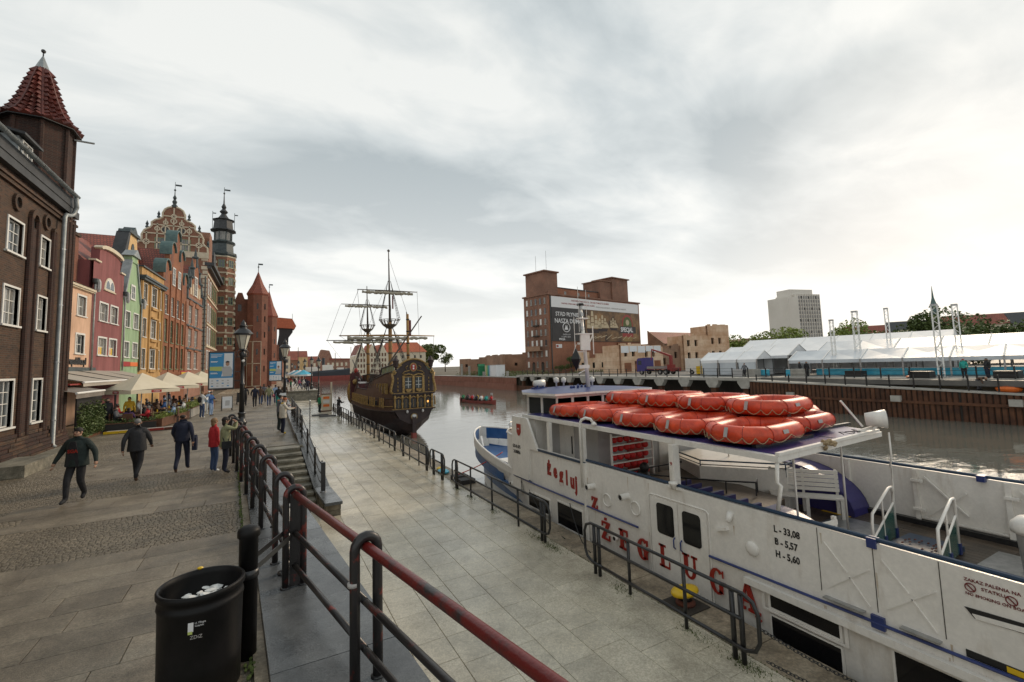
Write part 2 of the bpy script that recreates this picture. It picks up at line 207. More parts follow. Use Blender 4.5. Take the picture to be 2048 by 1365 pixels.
# ================================================================== mesh helpers
def rz(a): return Matrix.Rotation(a, 3, 'Z')
class MB:
    def __init__(s): s.v = []; s.f = []; s.m = []; s.cm = 0
    def add(s, vs, fs):
        o = len(s.v); s.v += [tuple(v) for v in vs]; s.f += [tuple(i+o for i in f) for f in fs]; s.m += [s.cm]*len(fs); return s
    def box(s, x0, y0, z0, x1, y1, z1):
        x0, x1 = min(x0, x1), max(x0, x1); y0, y1 = min(y0, y1), max(y0, y1); z0, z1 = min(z0, z1), max(z0, z1)
        return s.add([(x0,y0,z0),(x1,y0,z0),(x1,y1,z0),(x0,y1,z0),(x0,y0,z1),(x1,y0,z1),(x1,y1,z1),(x0,y1,z1)],
              [(0,3,2,1),(4,5,6,7),(0,1,5,4),(1,2,6,5),(2,3,7,6),(3,0,4,7)])
    def beam(s, a, b, w, h=None, up=(0,0,1)):
        a, b = Vector(a), Vector(b); h = h or w; d = (b-a).normalized(); u = Vector(up)
        if abs(d.dot(u)) > .98: u = Vector((1,0,0))
        r = d.cross(u).normalized(); u = r.cross(d)
        vs = [p + r*sx*w/2 + u*sz*h/2 for p in (a, b) for sx, sz in ((-1,-1),(1,-1),(1,1),(-1,1))]
        return s.add(vs, [(0,1,2,3),(7,6,5,4),(0,4,5,1),(1,5,6,2),(2,6,7,3),(3,7,4,0)])
    def cyl(s, a, b, r0, r1=None, n=8, cap=True):
        r1 = r0 if r1 is None else r1; a, b = Vector(a), Vector(b); d = (b-a).normalized(); u = Vector((0,0,1)) if abs(d.z) < .98 else Vector((1,0,0))
        r = d.cross(u).normalized(); u = r.cross(d); vs = []
        for p, q in ((a, r0), (b, r1)):
            vs += [p + (r*cos(2*pi*i/n) + u*sin(2*pi*i/n))*q for i in range(n)]
        fs = [(i, (i+1) % n, n+(i+1) % n, n+i) for i in range(n)]
        if cap: fs += [tuple(range(n-1, -1, -1)), tuple(range(n, 2*n))]
        return s.add(vs, fs)
    def tube(s, pts, r, n=6, closed=False, cap=True):
        P = [Vector(p) for p in pts]; k = len(P); vs = []; ru = None; R = r if isinstance(r, (list, tuple)) else [r]*k
        for i, p in enumerate(P):
            if closed: d = (P[(i+1) % k]-P[i-1])
            else: d = P[min(i+1, k-1)]-P[max(i-1, 0)]
            d = d.normalized() if d.length > 1e-9 else Vector((0,0,1))
            if ru is None:
                u = Vector((0,0,1)) if abs(d.z) < .9 else Vector((1,0,0)); ru = d.cross(u).normalized()
            ru = (ru - d*ru.dot(d)); ru = ru.normalized() if ru.length > 1e-6 else d.orthogonal().normalized(); w = d.cross(ru)
            vs += [p + (ru*cos(2*pi*j/n) + w*sin(2*pi*j/n))*R[i] for j in range(n)]
        fs = []
        for i in range(k if closed else k-1):
            a, b = i*n, ((i+1) % k)*n
            fs += [(a+j, a+(j+1) % n, b+(j+1) % n, b+j) for j in range(n)]
        if cap and not closed: fs += [tuple(range(n-1, -1, -1)), tuple(range((k-1)*n, k*n))]
        return s.add(vs, fs)
    def lathe(s, prof, n=12, c=(0,0,0), a0=0.0, sx=1, sy=1):
        vs = []; k = len(prof)
        for r, z in prof: vs += [(c[0]+sx*r*cos(a0+2*pi*i/n), c[1]+sy*r*sin(a0+2*pi*i/n), c[2]+z) for i in range(n)]
        fs = []
        for j in range(k-1):
            a, b = j*n, (j+1)*n; fs += [(a+i, a+(i+1) % n, b+(i+1) % n, b+i) for i in range(n)]
        if prof[0][0] > 1e-4: fs.append(tuple(range(n-1, -1, -1)))
        if prof[-1][0] > 1e-4: fs.append(tuple(range((k-1)*n, k*n)))
        return s.add(vs, fs)
    def prism(s, poly, ax, t0, t1):
        """poly in the plane normal to ax ('x': (y,z), 'y': (x,z), 'z': (x,y)), from t0 to t1"""
        f = {'x': lambda p, t: (t, p[0], p[1]), 'y': lambda p, t: (p[0], t, p[1]), 'z': lambda p, t: (p[0], p[1], t)}[ax]; n = len(poly)
        vs = [f(p, t0) for p in poly] + [f(p, t1) for p in poly]
        return s.add(vs, [tuple(range(n-1, -1, -1)), tuple(range(n, 2*n))] + [(i, (i+1) % n, n+(i+1) % n, n+i) for i in range(n)])
    def ell(s, c, r, n=10, m=6, R=None):
        r = (r, r, r) if isinstance(r, (int, float)) else r; vs = []; R = R or Matrix.Identity(3); c = Vector(c)
        for j in range(1, m):
            t = pi*j/m
            vs += [c + R @ Vector((r[0]*sin(t)*cos(2*pi*i/n), r[1]*sin(t)*sin(2*pi*i/n), r[2]*cos(t))) for i in range(n)]
        vs += [c + R @ Vector((0,0,r[2])), c - R @ Vector((0,0,r[2]))]; T, B = len(vs)-2, len(vs)-1
        fs = [(j*n+i, (j+1)*n+i, (j+1)*n+(i+1) % n, j*n+(i+1) % n) for j in range(m-2) for i in range(n)]
        fs += [(T, i, (i+1) % n) for i in range(n)] + [(B, (m-2)*n+(i+1) % n, (m-2)*n+i) for i in range(n)]
        return s.add(vs, fs)
    def xf(s, M, start=0):
        for i in range(start, len(s.v)): s.v[i] = tuple(M @ Vector(s.v[i]))
        return s
    def wall(s, x0, x1, z0, z1, holes, y=0.0, depth=0.18, thick=None):
        """facade in the xz plane at y (outside is -y) with real openings and reveals"""
        holes = [h for h in holes if h[0] < x1 and h[1] > x0 and h[2] < z1 and h[3] > z0]
        xs = sorted({x0, x1} | {h[0] for h in holes} | {h[1] for h in holes}); zs = sorted({z0, z1} | {h[2] for h in holes} | {h[3] for h in holes})
        for a, b in zip(xs, xs[1:]):
            for c, d in zip(zs, zs[1:]):
                mx, mz = (a+b)/2, (c+d)/2
                if any(h[0] < mx < h[1] and h[2] < mz < h[3] for h in holes): continue
                s.add([(a,y,c),(b,y,c),(b,y,d),(a,y,d)], [(0,1,2,3)])
        for a, b, c, d in holes:
            Y = y+depth
            s.add([(a,y,c),(b,y,c),(b,y,d),(a,y,d),(a,Y,c),(b,Y,c),(b,Y,d),(a,Y,d)], [(0,4,5,1),(1,5,6,2),(2,6,7,3),(3,7,4,0),(4,7,6,5)])
        return s
    def mesh(s, name, mats, smooth=False):
        me = bpy.data.meshes.new(name); me.from_pydata(s.v, [], s.f)
        for m in (mats if isinstance(mats, (list, tuple)) else [mats]): me.materials.append(MATS[m] if isinstance(m, str) else m)
        if any(s.m): me.polygons.foreach_set('material_index', s.m)
        if smooth: me.polygons.foreach_set('use_smooth', [True]*len(me.polygons))
        me.update(); return me
    def build(s, name, mats, parent=None, smooth=False, label=None, kind=None, loc=None, rot=None):
        return link(name, s.mesh(name, mats, smooth), parent, label, kind, loc, rot)
def link(name, me, parent=None, label=None, kind=None, loc=None, rot=None):
    o = bpy.data.objects.new(name, me); COL.objects.link(o); o.parent = parent
    if loc is not None: o.location = loc
    if rot is not None: o.rotation_euler = rot if hasattr(rot, '__len__') else (0, 0, rot)
    if label: o['label'] = label
    if kind: o['kind'] = kind
    return o
def thing(name, label, cat, loc=(0,0,0), rotz=0.0, group=None):
    o = bpy.data.objects.new(name, None); COL.objects.link(o); o.empty_display_size = 0.2
    o.location = loc; o.rotation_euler = (0, 0, rotz); o['label'] = label; o['category'] = cat
    if group: o['group'] = group
    return o
def tag(o, label, cat, group=None):
    o['label'] = label; o['category'] = cat
    if group: o['group'] = group
    return o
def kids(o): return KID.get(o.name, [])
KID = {}
def index_children():
    KID.clear()
    for o in bpy.data.objects:
        if o.parent: KID.setdefault(o.parent.name, []).append(o)
def dup(root, loc, rotz=0.0, label=None, scale=None):
    """copy of a thing with its parts and their sub-parts"""
    r = root.copy(); COL.objects.link(r); r.location = loc; r.rotation_euler = (0, 0, rotz)
    if label: r['label'] = label
    if scale: r.scale = scale if hasattr(scale, '__len__') else (scale,)*3
    def rec(src, dst):
        for ch in kids(src):
            c = ch.copy(); COL.objects.link(c); c.parent = dst; rec(ch, c)
    rec(root, r); return r
def text_mesh(s, size, ext=0.004, bold=0.0, align='LEFT', sx=1.0):
    c = bpy.data.curves.new('lettering', 'FONT'); c.body = s; c.size = size; c.extrude = ext; c.offset = bold; c.align_x = align; c.resolution_u = 2
    o = bpy.data.objects.new('lettering', c); COL.objects.link(o); dg = bpy.context.evaluated_depsgraph_get(); me = bpy.data.meshes.new_from_object(o.evaluated_get(dg))
    bpy.data.objects.remove(o)
    if sx != 1: me.transform(Matrix.Diagonal((sx, 1, 1, 1)))
    return me
def lettering(s, size, loc, rot, m, parent, name='lettering', ext=0.004, bold=0.0, align='LEFT', sx=1.0):
    me = text_mesh(s, size, ext, bold, align, sx); me.materials.clear(); me.materials.append(MATS[m])
    return link(name, me, parent, loc=loc, rot=rot)
def arc(cx, cz, r, a0, a1, n, rz_=None):
    rz_ = r if rz_ is None else rz_
    return [(cx + r*cos(radians(a0+(a1-a0)*i/n)), cz + rz_*sin(radians(a0+(a1-a0)*i/n))) for i in range(n+1)]
WCACHE = {}
def window(parent, cx, z0, w, h, y=0.16, cols=2, rows=3, fm='window_white', pm='pane', sill=True, arch=False, surround=0.0, bar=0.05, sm=None):
    """window frame with glazing bars (a part), its pane and sill as sub-parts; local facade frame, outside is -y"""
    if pm == 'pane' and random.random() < .45: pm = 'pane_curtain'
    key = (round(w,2), round(h,2), cols, rows, fm, pm, arch, surround, bar)
    if key not in WCACHE:
        f = MB(); b = bar; d = 0.05
        if arch:
            r = w/2; hh = h-r
            f.box(-w/2,-d,0,-w/2+b,0,hh); f.box(w/2-b,-d,0,w/2,0,hh); f.box(-w/2+b,-d,0,w/2-b,0,b)
            o = arc(0,hh,r,0,180,8); i = arc(0,hh,r-b,0,180,8)
            for k in range(8): f.prism([o[k],o[k+1],i[k+1],i[k]],'y',-d,0)
            g = MB().prism([(-w/2+b*.5,b*.5),(w/2-b*.5,b*.5)]+arc(0,hh,r-b*.5,0,180,8),'y',-0.012,0.0)
        else:
            f.box(-w/2,-d,0,-w/2+b,0,h); f.box(w/2-b,-d,0,w/2,0,h); f.box(-w/2+b,-d,0,w/2-b,0,b); f.box(-w/2+b,-d,h-b,w/2-b,0,h)
            g = MB().box(-w/2+b*.5,-0.012,b*.5,w/2-b*.5,0,h-b*.5)
        for c in range(1, cols): x = -w/2+w*c/cols; f.box(x-b*.4,-d*.9,b,x+b*.4,-0.013,h-b)
        for r_ in range(1, rows): zc = h*r_/rows; f.box(-w/2+b,-d*.8,zc-b*.3,w/2-b,-0.014,zc+b*.3)
        if surround:
            q = surround; Y0 = -y-0.035
            f.box(-w/2-q,Y0,-0.0,-w/2,-d,h+q); f.box(w/2,Y0,0,w/2+q,-d,h+q); f.box(-w/2,Y0,h,w/2,-d,h+q)
        sl_ = MB().box(-w/2-0.08-surround,-y-0.09,-0.07,w/2+0.08+surround,0.0,-0.002)
        WCACHE[key] = (f.mesh('window', fm), g.mesh('pane', pm), sl_.mesh('sill', sm or fm))
    fme, gme, sme = WCACHE[key]
    o = link('window', fme, parent, loc=(cx, y, z0)); link('pane', gme, o)
    if sill: link('sill', sme, o)
    return o
# ================================================================== THE SETTING
def XL(y): return 0.36-0.055*y
def XR(y): return 1.72-0.087*y
# water: one sheet with fine ripples
def water_material():
    m = bpy.data.materials.new('river_water'); m.use_nodes = True; t = m.node_tree; p = t.nodes['Principled BSDF']; L = t.links.new
    p.inputs['Base Color'].default_value = (0.15, 0.145, 0.12, 1); p.inputs['Roughness'].default_value = 0.04; p.inputs['IOR'].default_value = 2.7; p.inputs['Specular IOR Level'].default_value = 0.9
    tx = t.nodes.new('ShaderNodeTexCoord'); mp_ = t.nodes.new('ShaderNodeMapping'); mp_.inputs['Rotation'].default_value = (0,0,radians(20)); mp_.inputs['Scale'].default_value = (1.0, 1.9, 1); L(tx.outputs['Object'], mp_.inputs[0])
    a = t.nodes.new('ShaderNodeTexNoise'); a.inputs['Scale'].default_value = 0.55; a.inputs['Detail'].default_value = 6; a.inputs['Roughness'].default_value = 0.52; a.inputs['Distortion'].default_value = 0.4; L(mp_.outputs[0], a.inputs['Vector'])
    b = t.nodes.new('ShaderNodeBump'); b.inputs['Strength'].default_value = 0.3; b.inputs['Distance'].default_value = 0.065; L(a.outputs[0], b.inputs['Height']); L(b.outputs[0], p.inputs['Normal'])
    MATS['river_water'] = m
water_material()
g = MB(); g.add([(-50,-300,-2.6),(1500,-300,-2.6),(1500,1500,-2.6),(-50,1500,-2.6)], [(0,1,2,3)])
g.build('water', 'river_water', kind='structure')
# land sheets
g = MB().prism([(-1500,-300),(0.9,-300),(0.9,4),(XR(4)-.2,4),(XR(20)-.25,20.2),(1.4,20.25),(1.5,22),(1.85,72),(1.85,74.2),(7.1,74.2),(7.2,340),(-1500,340)], 'z', -4.0, -0.06)
g.build('ground', 'joint', kind='structure')
g = MB().prism([(0.8,-300),(6.2,-300),(6.2,74.1),(0.8,74.1)], 'z', -4.0, -1.41); g.build('quay_bed', 'joint', kind='structure')
g = MB().prism([(49.46,31.7),(49.46,84.4),(47.3,84.5),(47.3,340),(1500,340),(1500,-300),(49.3,-300),(49.3,31.7)], 'z', -4.0, 0.10); g.build('far_bank_ground', 'earth', kind='structure')
g = MB().prism([(48.5,-40),(48.5,84),(1500,84),(1500,-40)], 'z', 0.10, 0.55); g.build('far_bank_yard', 'asphalt', kind='structure')
g = MB().prism([(-1500,340.1),(1500,340.1),(1500,1500),(-1500,1500)], 'z', -4.0, 0.3); g.build('distant_land', 'earth', kind='structure')
# quay face of the near side: big granite blocks down to the water, rubber-dark
g = MB().prism([(6.2,-300),(6.88,-300),(6.88,74.1),(6.2,74.1)], 'z', -4.0, -1.62); g.build('quay_wall', 'rubble_stone', kind='structure')
# ---- lower quay slabs
def slabs(parent, name, mname, cells, ztop, h, gap, limit=300, far_name=None):
    """cells: (x0,y0,x1,y1) nearest first; the first `limit` are single stones, the rest one joined part"""
    cells = sorted(cells, key=lambda c: ((c[0]+c[2])/2-0.5)**2+((c[1]+c[3])/2)**2)
    vis = [c for c in cells if c[3] > 1.5]; rest = MB()
    def stone(mb, x0, y0, x1, y1, dz, bv=0.005):
        g_ = gap/2; X0, Y0, X1, Y1 = x0+g_, y0+g_, x1-g_, y1-g_; b = bv
        mb.add([(X0,Y0,-h),(X1,Y0,-h),(X1,Y1,-h),(X0,Y1,-h),(X0,Y0,-b+dz),(X1,Y0,-b+dz),(X1,Y1,-b+dz),(X0,Y1,-b+dz),(X0+b,Y0+b,dz),(X1-b,Y0+b,dz),(X1-b,Y1-b,dz),(X0+b,Y1-b,dz)],
               [(0,1,5,4),(1,2,6,5),(2,3,7,6),(3,0,4,7),(4,5,9,8),(5,6,10,9),(6,7,11,10),(7,4,8,11),(8,9,10,11)])
    for k, c in enumerate(vis):
        if k < limit:
            cx_, cy_ = (c[0]+c[2])/2, (c[1]+c[3])/2
            m = MB(); stone(m, c[0]-cx_, c[1]-cy_, c[2]-cx_, c[3]-cy_, random.uniform(-.0015,.0015)); m.build(name, mname, parent, loc=(cx_, cy_, ztop))
        else: stone(rest, c[0], c[1], c[2], c[3], random.uniform(-.001,.001))
    if rest.v: rest.build(far_name or name+'_far', mname, parent, loc=(0,0,ztop), kind='stuff')
R1 = random.Random(11)
qp = link('quay_pavement', None, kind='structure')
cells = []; x = 0.82
while x < 6.15:
    w = 0.59; y = -2 + R1.uniform(0, .8); x1 = min(x+w, 6.2)
    while y < 74.0:
        l = R1.choice((0.6, 0.75, 0.9, 1.1)); cells.append((x, y, x1, min(y+l, 74.1))); y += l
    x += w
def on_quay(c):                                     # not under the stairs or the retaining wall
    return not ((c[2] < XR(c[1])-0.15 and c[1] < 16) or (c[2] < 1.5 and c[1] > 15.5 and c[3] < 74.1) or (c[2] < 2.0 and c[1] > 22))
slabs(qp, 'paving_slab', 'granite_wet', [c for c in cells if on_quay(c)], -1.35, 0.08, 0.006)
qe = link('quay_edge', None, kind='structure'); y = -3.0
while y < 74:
    l = R1.uniform(1.1, 1.5); m = MB().box(6.20+.004, y+.006, -0.26, 6.92+R1.uniform(-.012,.012), y+l-.006, R1.uniform(-.006,.004)); m.build('edge_stone', 'edge_sandstone', qe, loc=(0,0,-1.35)); y += l
# ---- upper promenade: slabs and sett bands
pp = link('promenade_pavement', None, kind='structure'); cells = []; setts = []
bands = [(-3, 10.2, 's'), (10.2, 12.6, 'c'), (12.6, 14.8, 's'), (14.8, 17.4, 'c'), (17.4, 19.6, 's'), (19.6, 21.3, 's'), (21.3, 75, 's')]
for y0, y1, kd in bands:
    n = max(1, round((y1-y0)/0.56)); hgt = (y1-y0)/n
    for j in range(n):
        ya = y0+j*hgt; xl = -7.3 if ya < 28 else -10.5; xr = XL(ya+.3)-0.13 if ya < 20.3 else 1.3
        if kd == 's':
            x = xr
            while x > xl:
                l = R1.choice((0.7, 0.9, 1.15, 1.4)); xa = max(x-l, xl)
                if xa < -5.3 and ya < 28: setts.append((xa, ya, x, ya+hgt))
                else: cells.append((xa, ya, x, ya+hgt))
                x = xa
        else: setts.append((xl, ya, xr, ya+hgt))
slabs(pp, 'paving_slab', 'granite_upper', cells, 0.0, 0.06, 0.007)
m = MB()
for x0, y0, x1, y1 in setts:
    far = y0 > 18; sw = 0.088 if not far else 0.15
    nr = max(1, round((y1-y0)/sw)); hy = (y1-y0)/nr
    for j in range(nr):
        x = x0 + R1.uniform(-.05, 0)
        while x < x1:
            w = sw*R1.uniform(.85, 1.2); q = .0065; z = R1.uniform(-.004, .002); ya = y0+j*hy; X1 = x+w
            m.add([(x+q,ya+q,z-.006),(X1-q,ya+q,z-.006),(X1-q,ya+hy-q,z-.006),(x+q,ya+hy-q,z-.006),(x+2.1*q,ya+2*q,z),(X1-2.1*q,ya+2*q,z),(X1-2.1*q,ya+hy-2*q,z),(x+2.1*q,ya+hy-2*q,z)],
                  [(0,1,5,4),(1,2,6,5),(2,3,7,6),(3,0,4,7),(4,5,6,7)]); x = X1
m.build('setts', 'sett', pp, kind='stuff', loc=(0,0,-.004))
MB().prism([(-10.5,-3),(1.2,-3),(XL(-3)-.1,-3),(XL(20.3)-.1,20.3),(1.35,20.3),(1.35,75),(-10.5,75)], 'z', -0.055, -0.022).build('bedding', 'joint', pp)
# far promenade beyond the second stairs (only slabs' tone is told there)
far = link('far_promenade', None, kind='structure'); cells = []
y = 75.1
while y < 150:
    x = -6.0
    while x < 7.1: cells.append((x, y, min(x+1.2, 7.15), y+.98)); x += 1.2
    y += 1.0
mm = MB()
for c in cells: mm.box(c[0]+.01, c[1]+.01, -.05, c[2]-.01, c[3]-.01, 0.0)
mm.build('paving_slab', 'granite_wet', far, kind='stuff')
MB().box(-6,150,-.05,7.15,338,0.0).build('paving', 'granite_wet', far)
# ---- retaining wall with slate coping
rw = link('retaining_wall', None, kind='structure')
m = MB(); y = -3.0
rows = 9
while y < 20.2:
    l = R1.uniform(.5, .95)
    for r in range(4):
        z0 = -1.35+r*0.35; xa = XR(y+l/2)-.10
        MB().box(-.3, 0.006, z0+.006, R1.uniform(-.012,.015), l-.006, min(z0+.344, 0.03)).build('wall_stone', 'rubble_stone', rw, loc=(xa, y, 0), rot=0.087)
    y += l
y = -3.0
while y < 20.2:
    l = min(1.35, 20.25-y); a, b = XL(y), XL(y+l); c, d = XR(y), XR(y+l)
    MB().prism([(a,y+.004),(c,y+.004),(d,y+l-.004),(b,y+l-.004)], 'z', 0.035, 0.12+R1.uniform(-.003,.003)).build('coping_slab', 'slate_coping', rw); y += l
MB().prism([(XL(-3)-.12,-3),(XL(-3)-.004,-3),(XL(20.2)-.004,20.2),(XL(20.2)-.12,20.2)], 'z', -0.05, 0.035).build('kerb', 'edge_sandstone', rw)
m = MB()
for k in range(900):
    y = R1.uniform(1, 19); x = XL(y)-.125+R1.gauss(0,.022); s_ = R1.uniform(.008,.028); m.ell((x,y,0.012+R1.uniform(0,.02)), (s_,s_*2,s_*.5), 5, 3)
m.build('moss', 'moss', rw, kind='stuff')
# ---- stairs down to the quay, with a sloped parapet
st = link('stairs', None, kind='structure'); n = 9
for k in range(n):
    z1 = -1.35+0.15*(k+1); y0 = 16.3+k*0.43
    MB().prism([(XR(y0)-.05, y0),(1.50-k*.035, y0),(1.50-k*.035, y0+.47+(.2 if k==n-1 else 0)),(XR(y0+.4)-.05, y0+.47+(.2 if k==n-1 else 0))], 'z', z1-.07, z1).build('step', 'step_stone', st)
    MB().prism([(XR(y0)-.05, y0+.04),(1.50-k*.035, y0+.04),(1.50-k*.035, y0+.5),(XR(y0+.4)-.05, y0+.5)], 'z', z1-.15-.01, z1-.072).build('riser', 'rubble_stone', st)
par = link('stair_parapet', None, kind='structure')
R2 = random.Random(5)
for k in range(14):                                     # rough blocks of the side wall, below the coping
    y0 = 14.75+k*.52; zt = -0.98 if y0 < 16.6 else -0.98+(y0+.2-16.6)*0.232
    x0 = 1.62-(y0-14.7)*0.058; zb = -1.40 if y0 < 21.3 else -.3; nrow = max(1, round((zt-zb)/.22)); hh = (zt-zb)/nrow
    for r in range(nrow):
        MB().box(x0+R2.uniform(-.015,.015), y0+.006, zb+r*hh+.005, x0+.40+R2.uniform(-.015,.02), y0+.514, zb+(r+1)*hh-.005).build('wall_stone', 'rubble_stone', par)
def copx(y): return 1.57-(y-14.6)*.053
for (y0, z0, y1, z1) in ((14.55,-.9,15.6,-.9),(15.61,-.9,16.7,-.9),(16.71,-.895,18.4,-.505),(18.41,-.503,20.1,-.115),(20.11,-.113,21.9,.30)):
    a, b = copx(y0), copx(y1); w = .48; t = .085
    MB().add([(a,y0,z0-t),(a+w,y0,z0-t),(b+w,y1,z1-t),(b,y1,z1-t),(a,y0,z0),(a+w,y0,z0),(b+w,y1,z1),(b,y1,z1)],
             [(0,3,2,1),(4,5,6,7),(0,1,5,4),(1,2,6,5),(2,3,7,6),(3,0,4,7)]).build('coping_slab', 'slate_coping', par)
# promenade edge wall beyond the stairs
ew = link('promenade_edge_wall', None, kind='structure'); y = 21.92
while y < 72.5:
    l = 1.9; x = 1.2+(y-21.9)*0.010
    MB().box(x,y+.004,-1.40,x+.40,y+l-.004,0.20).build('wall_block','rubble_stone',ew); MB().box(x-.04,y+.003,.202,x+.46,y+l-.003,.29).build('coping_slab','slate_coping',ew); y += l
# second flight at the far end of the quay
fs = link('far_stairs', None, kind='structure')
for k in range(9): MB().box(1.9, 72.2+k*.33, -1.35+.15*k, 7.0, 75.12, -1.35+.15*(k+1)-.003).build('step','step_stone',fs)

# ================================================================== ironwork
def quay_rail(label, y0, y1, ends='both', xq=5.95):
    """tubular quay railing: rounded end hoops, top, middle and bottom rails, posts and doubled end posts"""
    t = thing('quay_railing', label, 'railing', (xq, (y0+y1)/2, -1.35), 0, 'railings along the quay edge'); L = (y1-y0)/2; r = .029
    zt, zm, zb = .98, .62, .22
    hoop = [(0,-L+.55,zt),(0,-L+.22,zt),(0,-L+.07,zt-.06),(0,-L,zt-.2),(0,-L,zb+.2),(0,-L+.07,zb+.06),(0,-L+.22,zb),(0,-L+.55,zb)]
    MB().tube(hoop, r, 8).build('end_hoop', 'black_iron', t, True)
    MB().tube([(x,-y,z) for x,y,z in hoop], r, 8).build('end_hoop', 'black_iron', t, True)
    for nm, z in (('top_rail', zt), ('middle_rail', zm), ('bottom_rail', zb)):
        l = L-.55 if nm != 'middle_rail' else L-.26
        MB().tube([(0,-l,z),(0,l,z)], r*.98, 8).build(nm, 'black_iron', t, True)
    n = max(1, round(2*L/1.5)); ys = []
    for s in (-1, 1): ys += [s*(L-.28), s*(L-.42)]
    for k in range(1, n): ys.append(-L+2*L*k/n)
    for yy in ys:
        MB().tube([(.03,yy,0),(.03,yy,zt-.02)], r*(1.25 if abs(yy) > L-.45 else 1), 8).build('post', 'black_iron', t, True)
    return t
spans = [(4.2,8.05),(9.4,15.8),(16.6,18.3),(18.5,22.9),(23.9,28.3),(29.0,33.6),(34.2,38.3),(39.0,43.5),(44.2,48.6)]
names = ['black tubular railing beside the yellow bollard, nearest stretch of quay railing','black tubular railing in front of the blue bow of the white boat','short black railing at the open gap before the white boat',
 'black quay railing just before the stern of the galleon','black quay railing under the stern of the galleon','black quay railing beside the lower hull of the galleon','black quay railing along the waist of the galleon','black quay railing under the dark forecastle of the galleon','farthest black quay railing near the ticket stand']
for k, ((a, b), lb) in enumerate(zip(spans, names)):
    quay_rail(lb, a, b)
# plastic float and clutter by the gap
t = thing('mooring_fender', 'low dark timber fender lying on the quay edge by the railing gap', 'fender', (6.55,16.3,-1.35)); MB().box(-.28,-.55,0.0,.28,.55,.16).build('timber','wood_black',t); MB().cyl((-.2,0,.17),(.2,0,.17),.05,n=8).build('roller','iron_worn',t)
t = thing('cloth_bundle', 'blue and yellow rags lying beside the railing at the gap', 'rags', (6.4,18.0,-1.35)); MB().ell((0,0,.07),(.22,.4,.08),8,5).build('blue_rag','pool_blue',t); MB().ell((.05,.55,.06),(.15,.2,.07),8,5).build('yellow_rag','safety_yellow',t)
# yellow mooring bollard
t = thing('mooring_bollard', 'yellow topped mooring bollard on a square iron plate at the quay edge', 'bollard', (6.55,6.0,-1.35))
MB().box(-.27,-.3,-.002,.27,.3,.018).build('base_plate','concrete_dark',t); MB().lathe([(.17,.018),(.165,.06),(.12,.09)],14).build('foot','rust',t,True); MB().lathe([(.12,.09),(.105,.13),(.12,.17)],14).build('neck','black_iron',t,True)
MB().lathe([(.13,.17),(.2,.19),(.215,.225),(.20,.26),(.12,.285),(.001,.29)],16,sx=1.35,sy=.85).build('head','safety_yellow',t,True)

# ---- upper railing with hooped posts and the red handrail
ur = thing('promenade_railing', 'heavy black railing with hooped posts and worn red handrail on the slate coping', 'railing')
def RX(y): return 1.76-0.2*y if y < 6.9 else .38-.11*(y-6.9)   # line of the handrail
ys_post = [1.6, 4.55, 6.95, 7.9, 9.7, 11.2, 12.6, 14.1, 15.6, 17.1, 18.6, 20.0]
def hoop_post(y):
    x = RX(y); r = .047 if y < 6 else .042; w = .108; z1 = 1.30; q = .2 if y < 6.9 else .11; d = Vector((1,q,0)).normalized(); c = Vector((x,y,0))
    pts = [c-d*w+Vector((0,0,.12)), c-d*w+Vector((0,0,.9))]
    pts += [c-d*(w*cos(a))+Vector((0,0,z1-.02+w*1.05*sin(a))) for a in [pi*k/8 for k in range(9)]]
    pts += [c+d*w+Vector((0,0,.9)), c+d*w+Vector((0,0,.12))]
    MB().tube(pts, r, 10).build('hoop_post', 'iron_worn', ur, True)
    for s in (-1, 1): MB().lathe([(.065,0),(.065,.012),(.05,.02)],10,c+d*w*s+Vector((0,0,.12))).build('post_foot','black_iron',ur,True)
for y in ys_post: hoop_post(y)
MB().tube([(RX(y),y,1.30) for y in (-1.5,1,3,5,6.9)], .046, 12).build('handrail', 'handrail_red', ur, True, label='red painted handrail with worn patches')
MB().tube([(RX(y),y,1.30) for y in (6.9,9,11,14,17,20.1)], .038, 12).build('handrail', 'handrail_red', ur, True)
for z in (.80, .38):
    for a, b in zip(ys_post, ys_post[1:]): MB().tube([(RX(a),a,z),(RX(b),b,z)], .032, 8).build('rail', 'iron_worn', ur, True)
MB().box(-.07,-.05,0,.07,.05,1.17).build('plate_post','iron_worn',ur,loc=(RX(7.0)+.02,7.0,.12),rot=-.1)
MB().lathe([(.05,0),(.05,1.0),(.075,1.03),(.075,1.07),(.001,1.1)],12).build('thick_post','black_iron',ur,True,loc=(RX(12.2),12.2,.12))
d_ = Vector((1,.2,0)).normalized(); MB().lathe([(.049,0),(.049,.035)],12,Vector((RX(4.55),4.55,.98))-d_*.125).build('sticker_band','label_grey',ur,True)
# bar linking the litter bin to the railing
t = thing('litter_bin', 'round black plastic litter bin full of paper with a green and white sticker', 'litter bin', (-.51,5.5,0))
MB().lathe([(.335,.0),(.338,.3),(.345,.78),(.355,.80),(.350,.83),(.338,.84),(.345,.89),(.362,.90),(.362,.945),(.352,.955),(.335,.95),(.33,.90),(.31,.55),(.001,.52)],40).build('body','bin_plastic',t,True)
m = MB(); R3 = random.Random(3)
for k in range(26):
    a = R3.uniform(0,6.28); q = R3.uniform(0,.24); c = Vector((q*cos(a)+.07,q*sin(a),.76+R3.uniform(-.02,.07)))
    m.ell(c,(R3.uniform(.04,.09),R3.uniform(.02,.05),R3.uniform(.012,.03)),7,4,Euler((R3.uniform(-.5,.5),R3.uniform(-.5,.5),R3.uniform(0,3))).to_matrix())
m.build('paper_litter','white_paint',t,False); m2 = MB()
for k in range(20): a = R3.uniform(0,6.28); q = R3.uniform(0,.28); m2.ell((q*cos(a),q*sin(a),.75+R3.uniform(-.02,.03)),(.07,.05,.03),6,4)
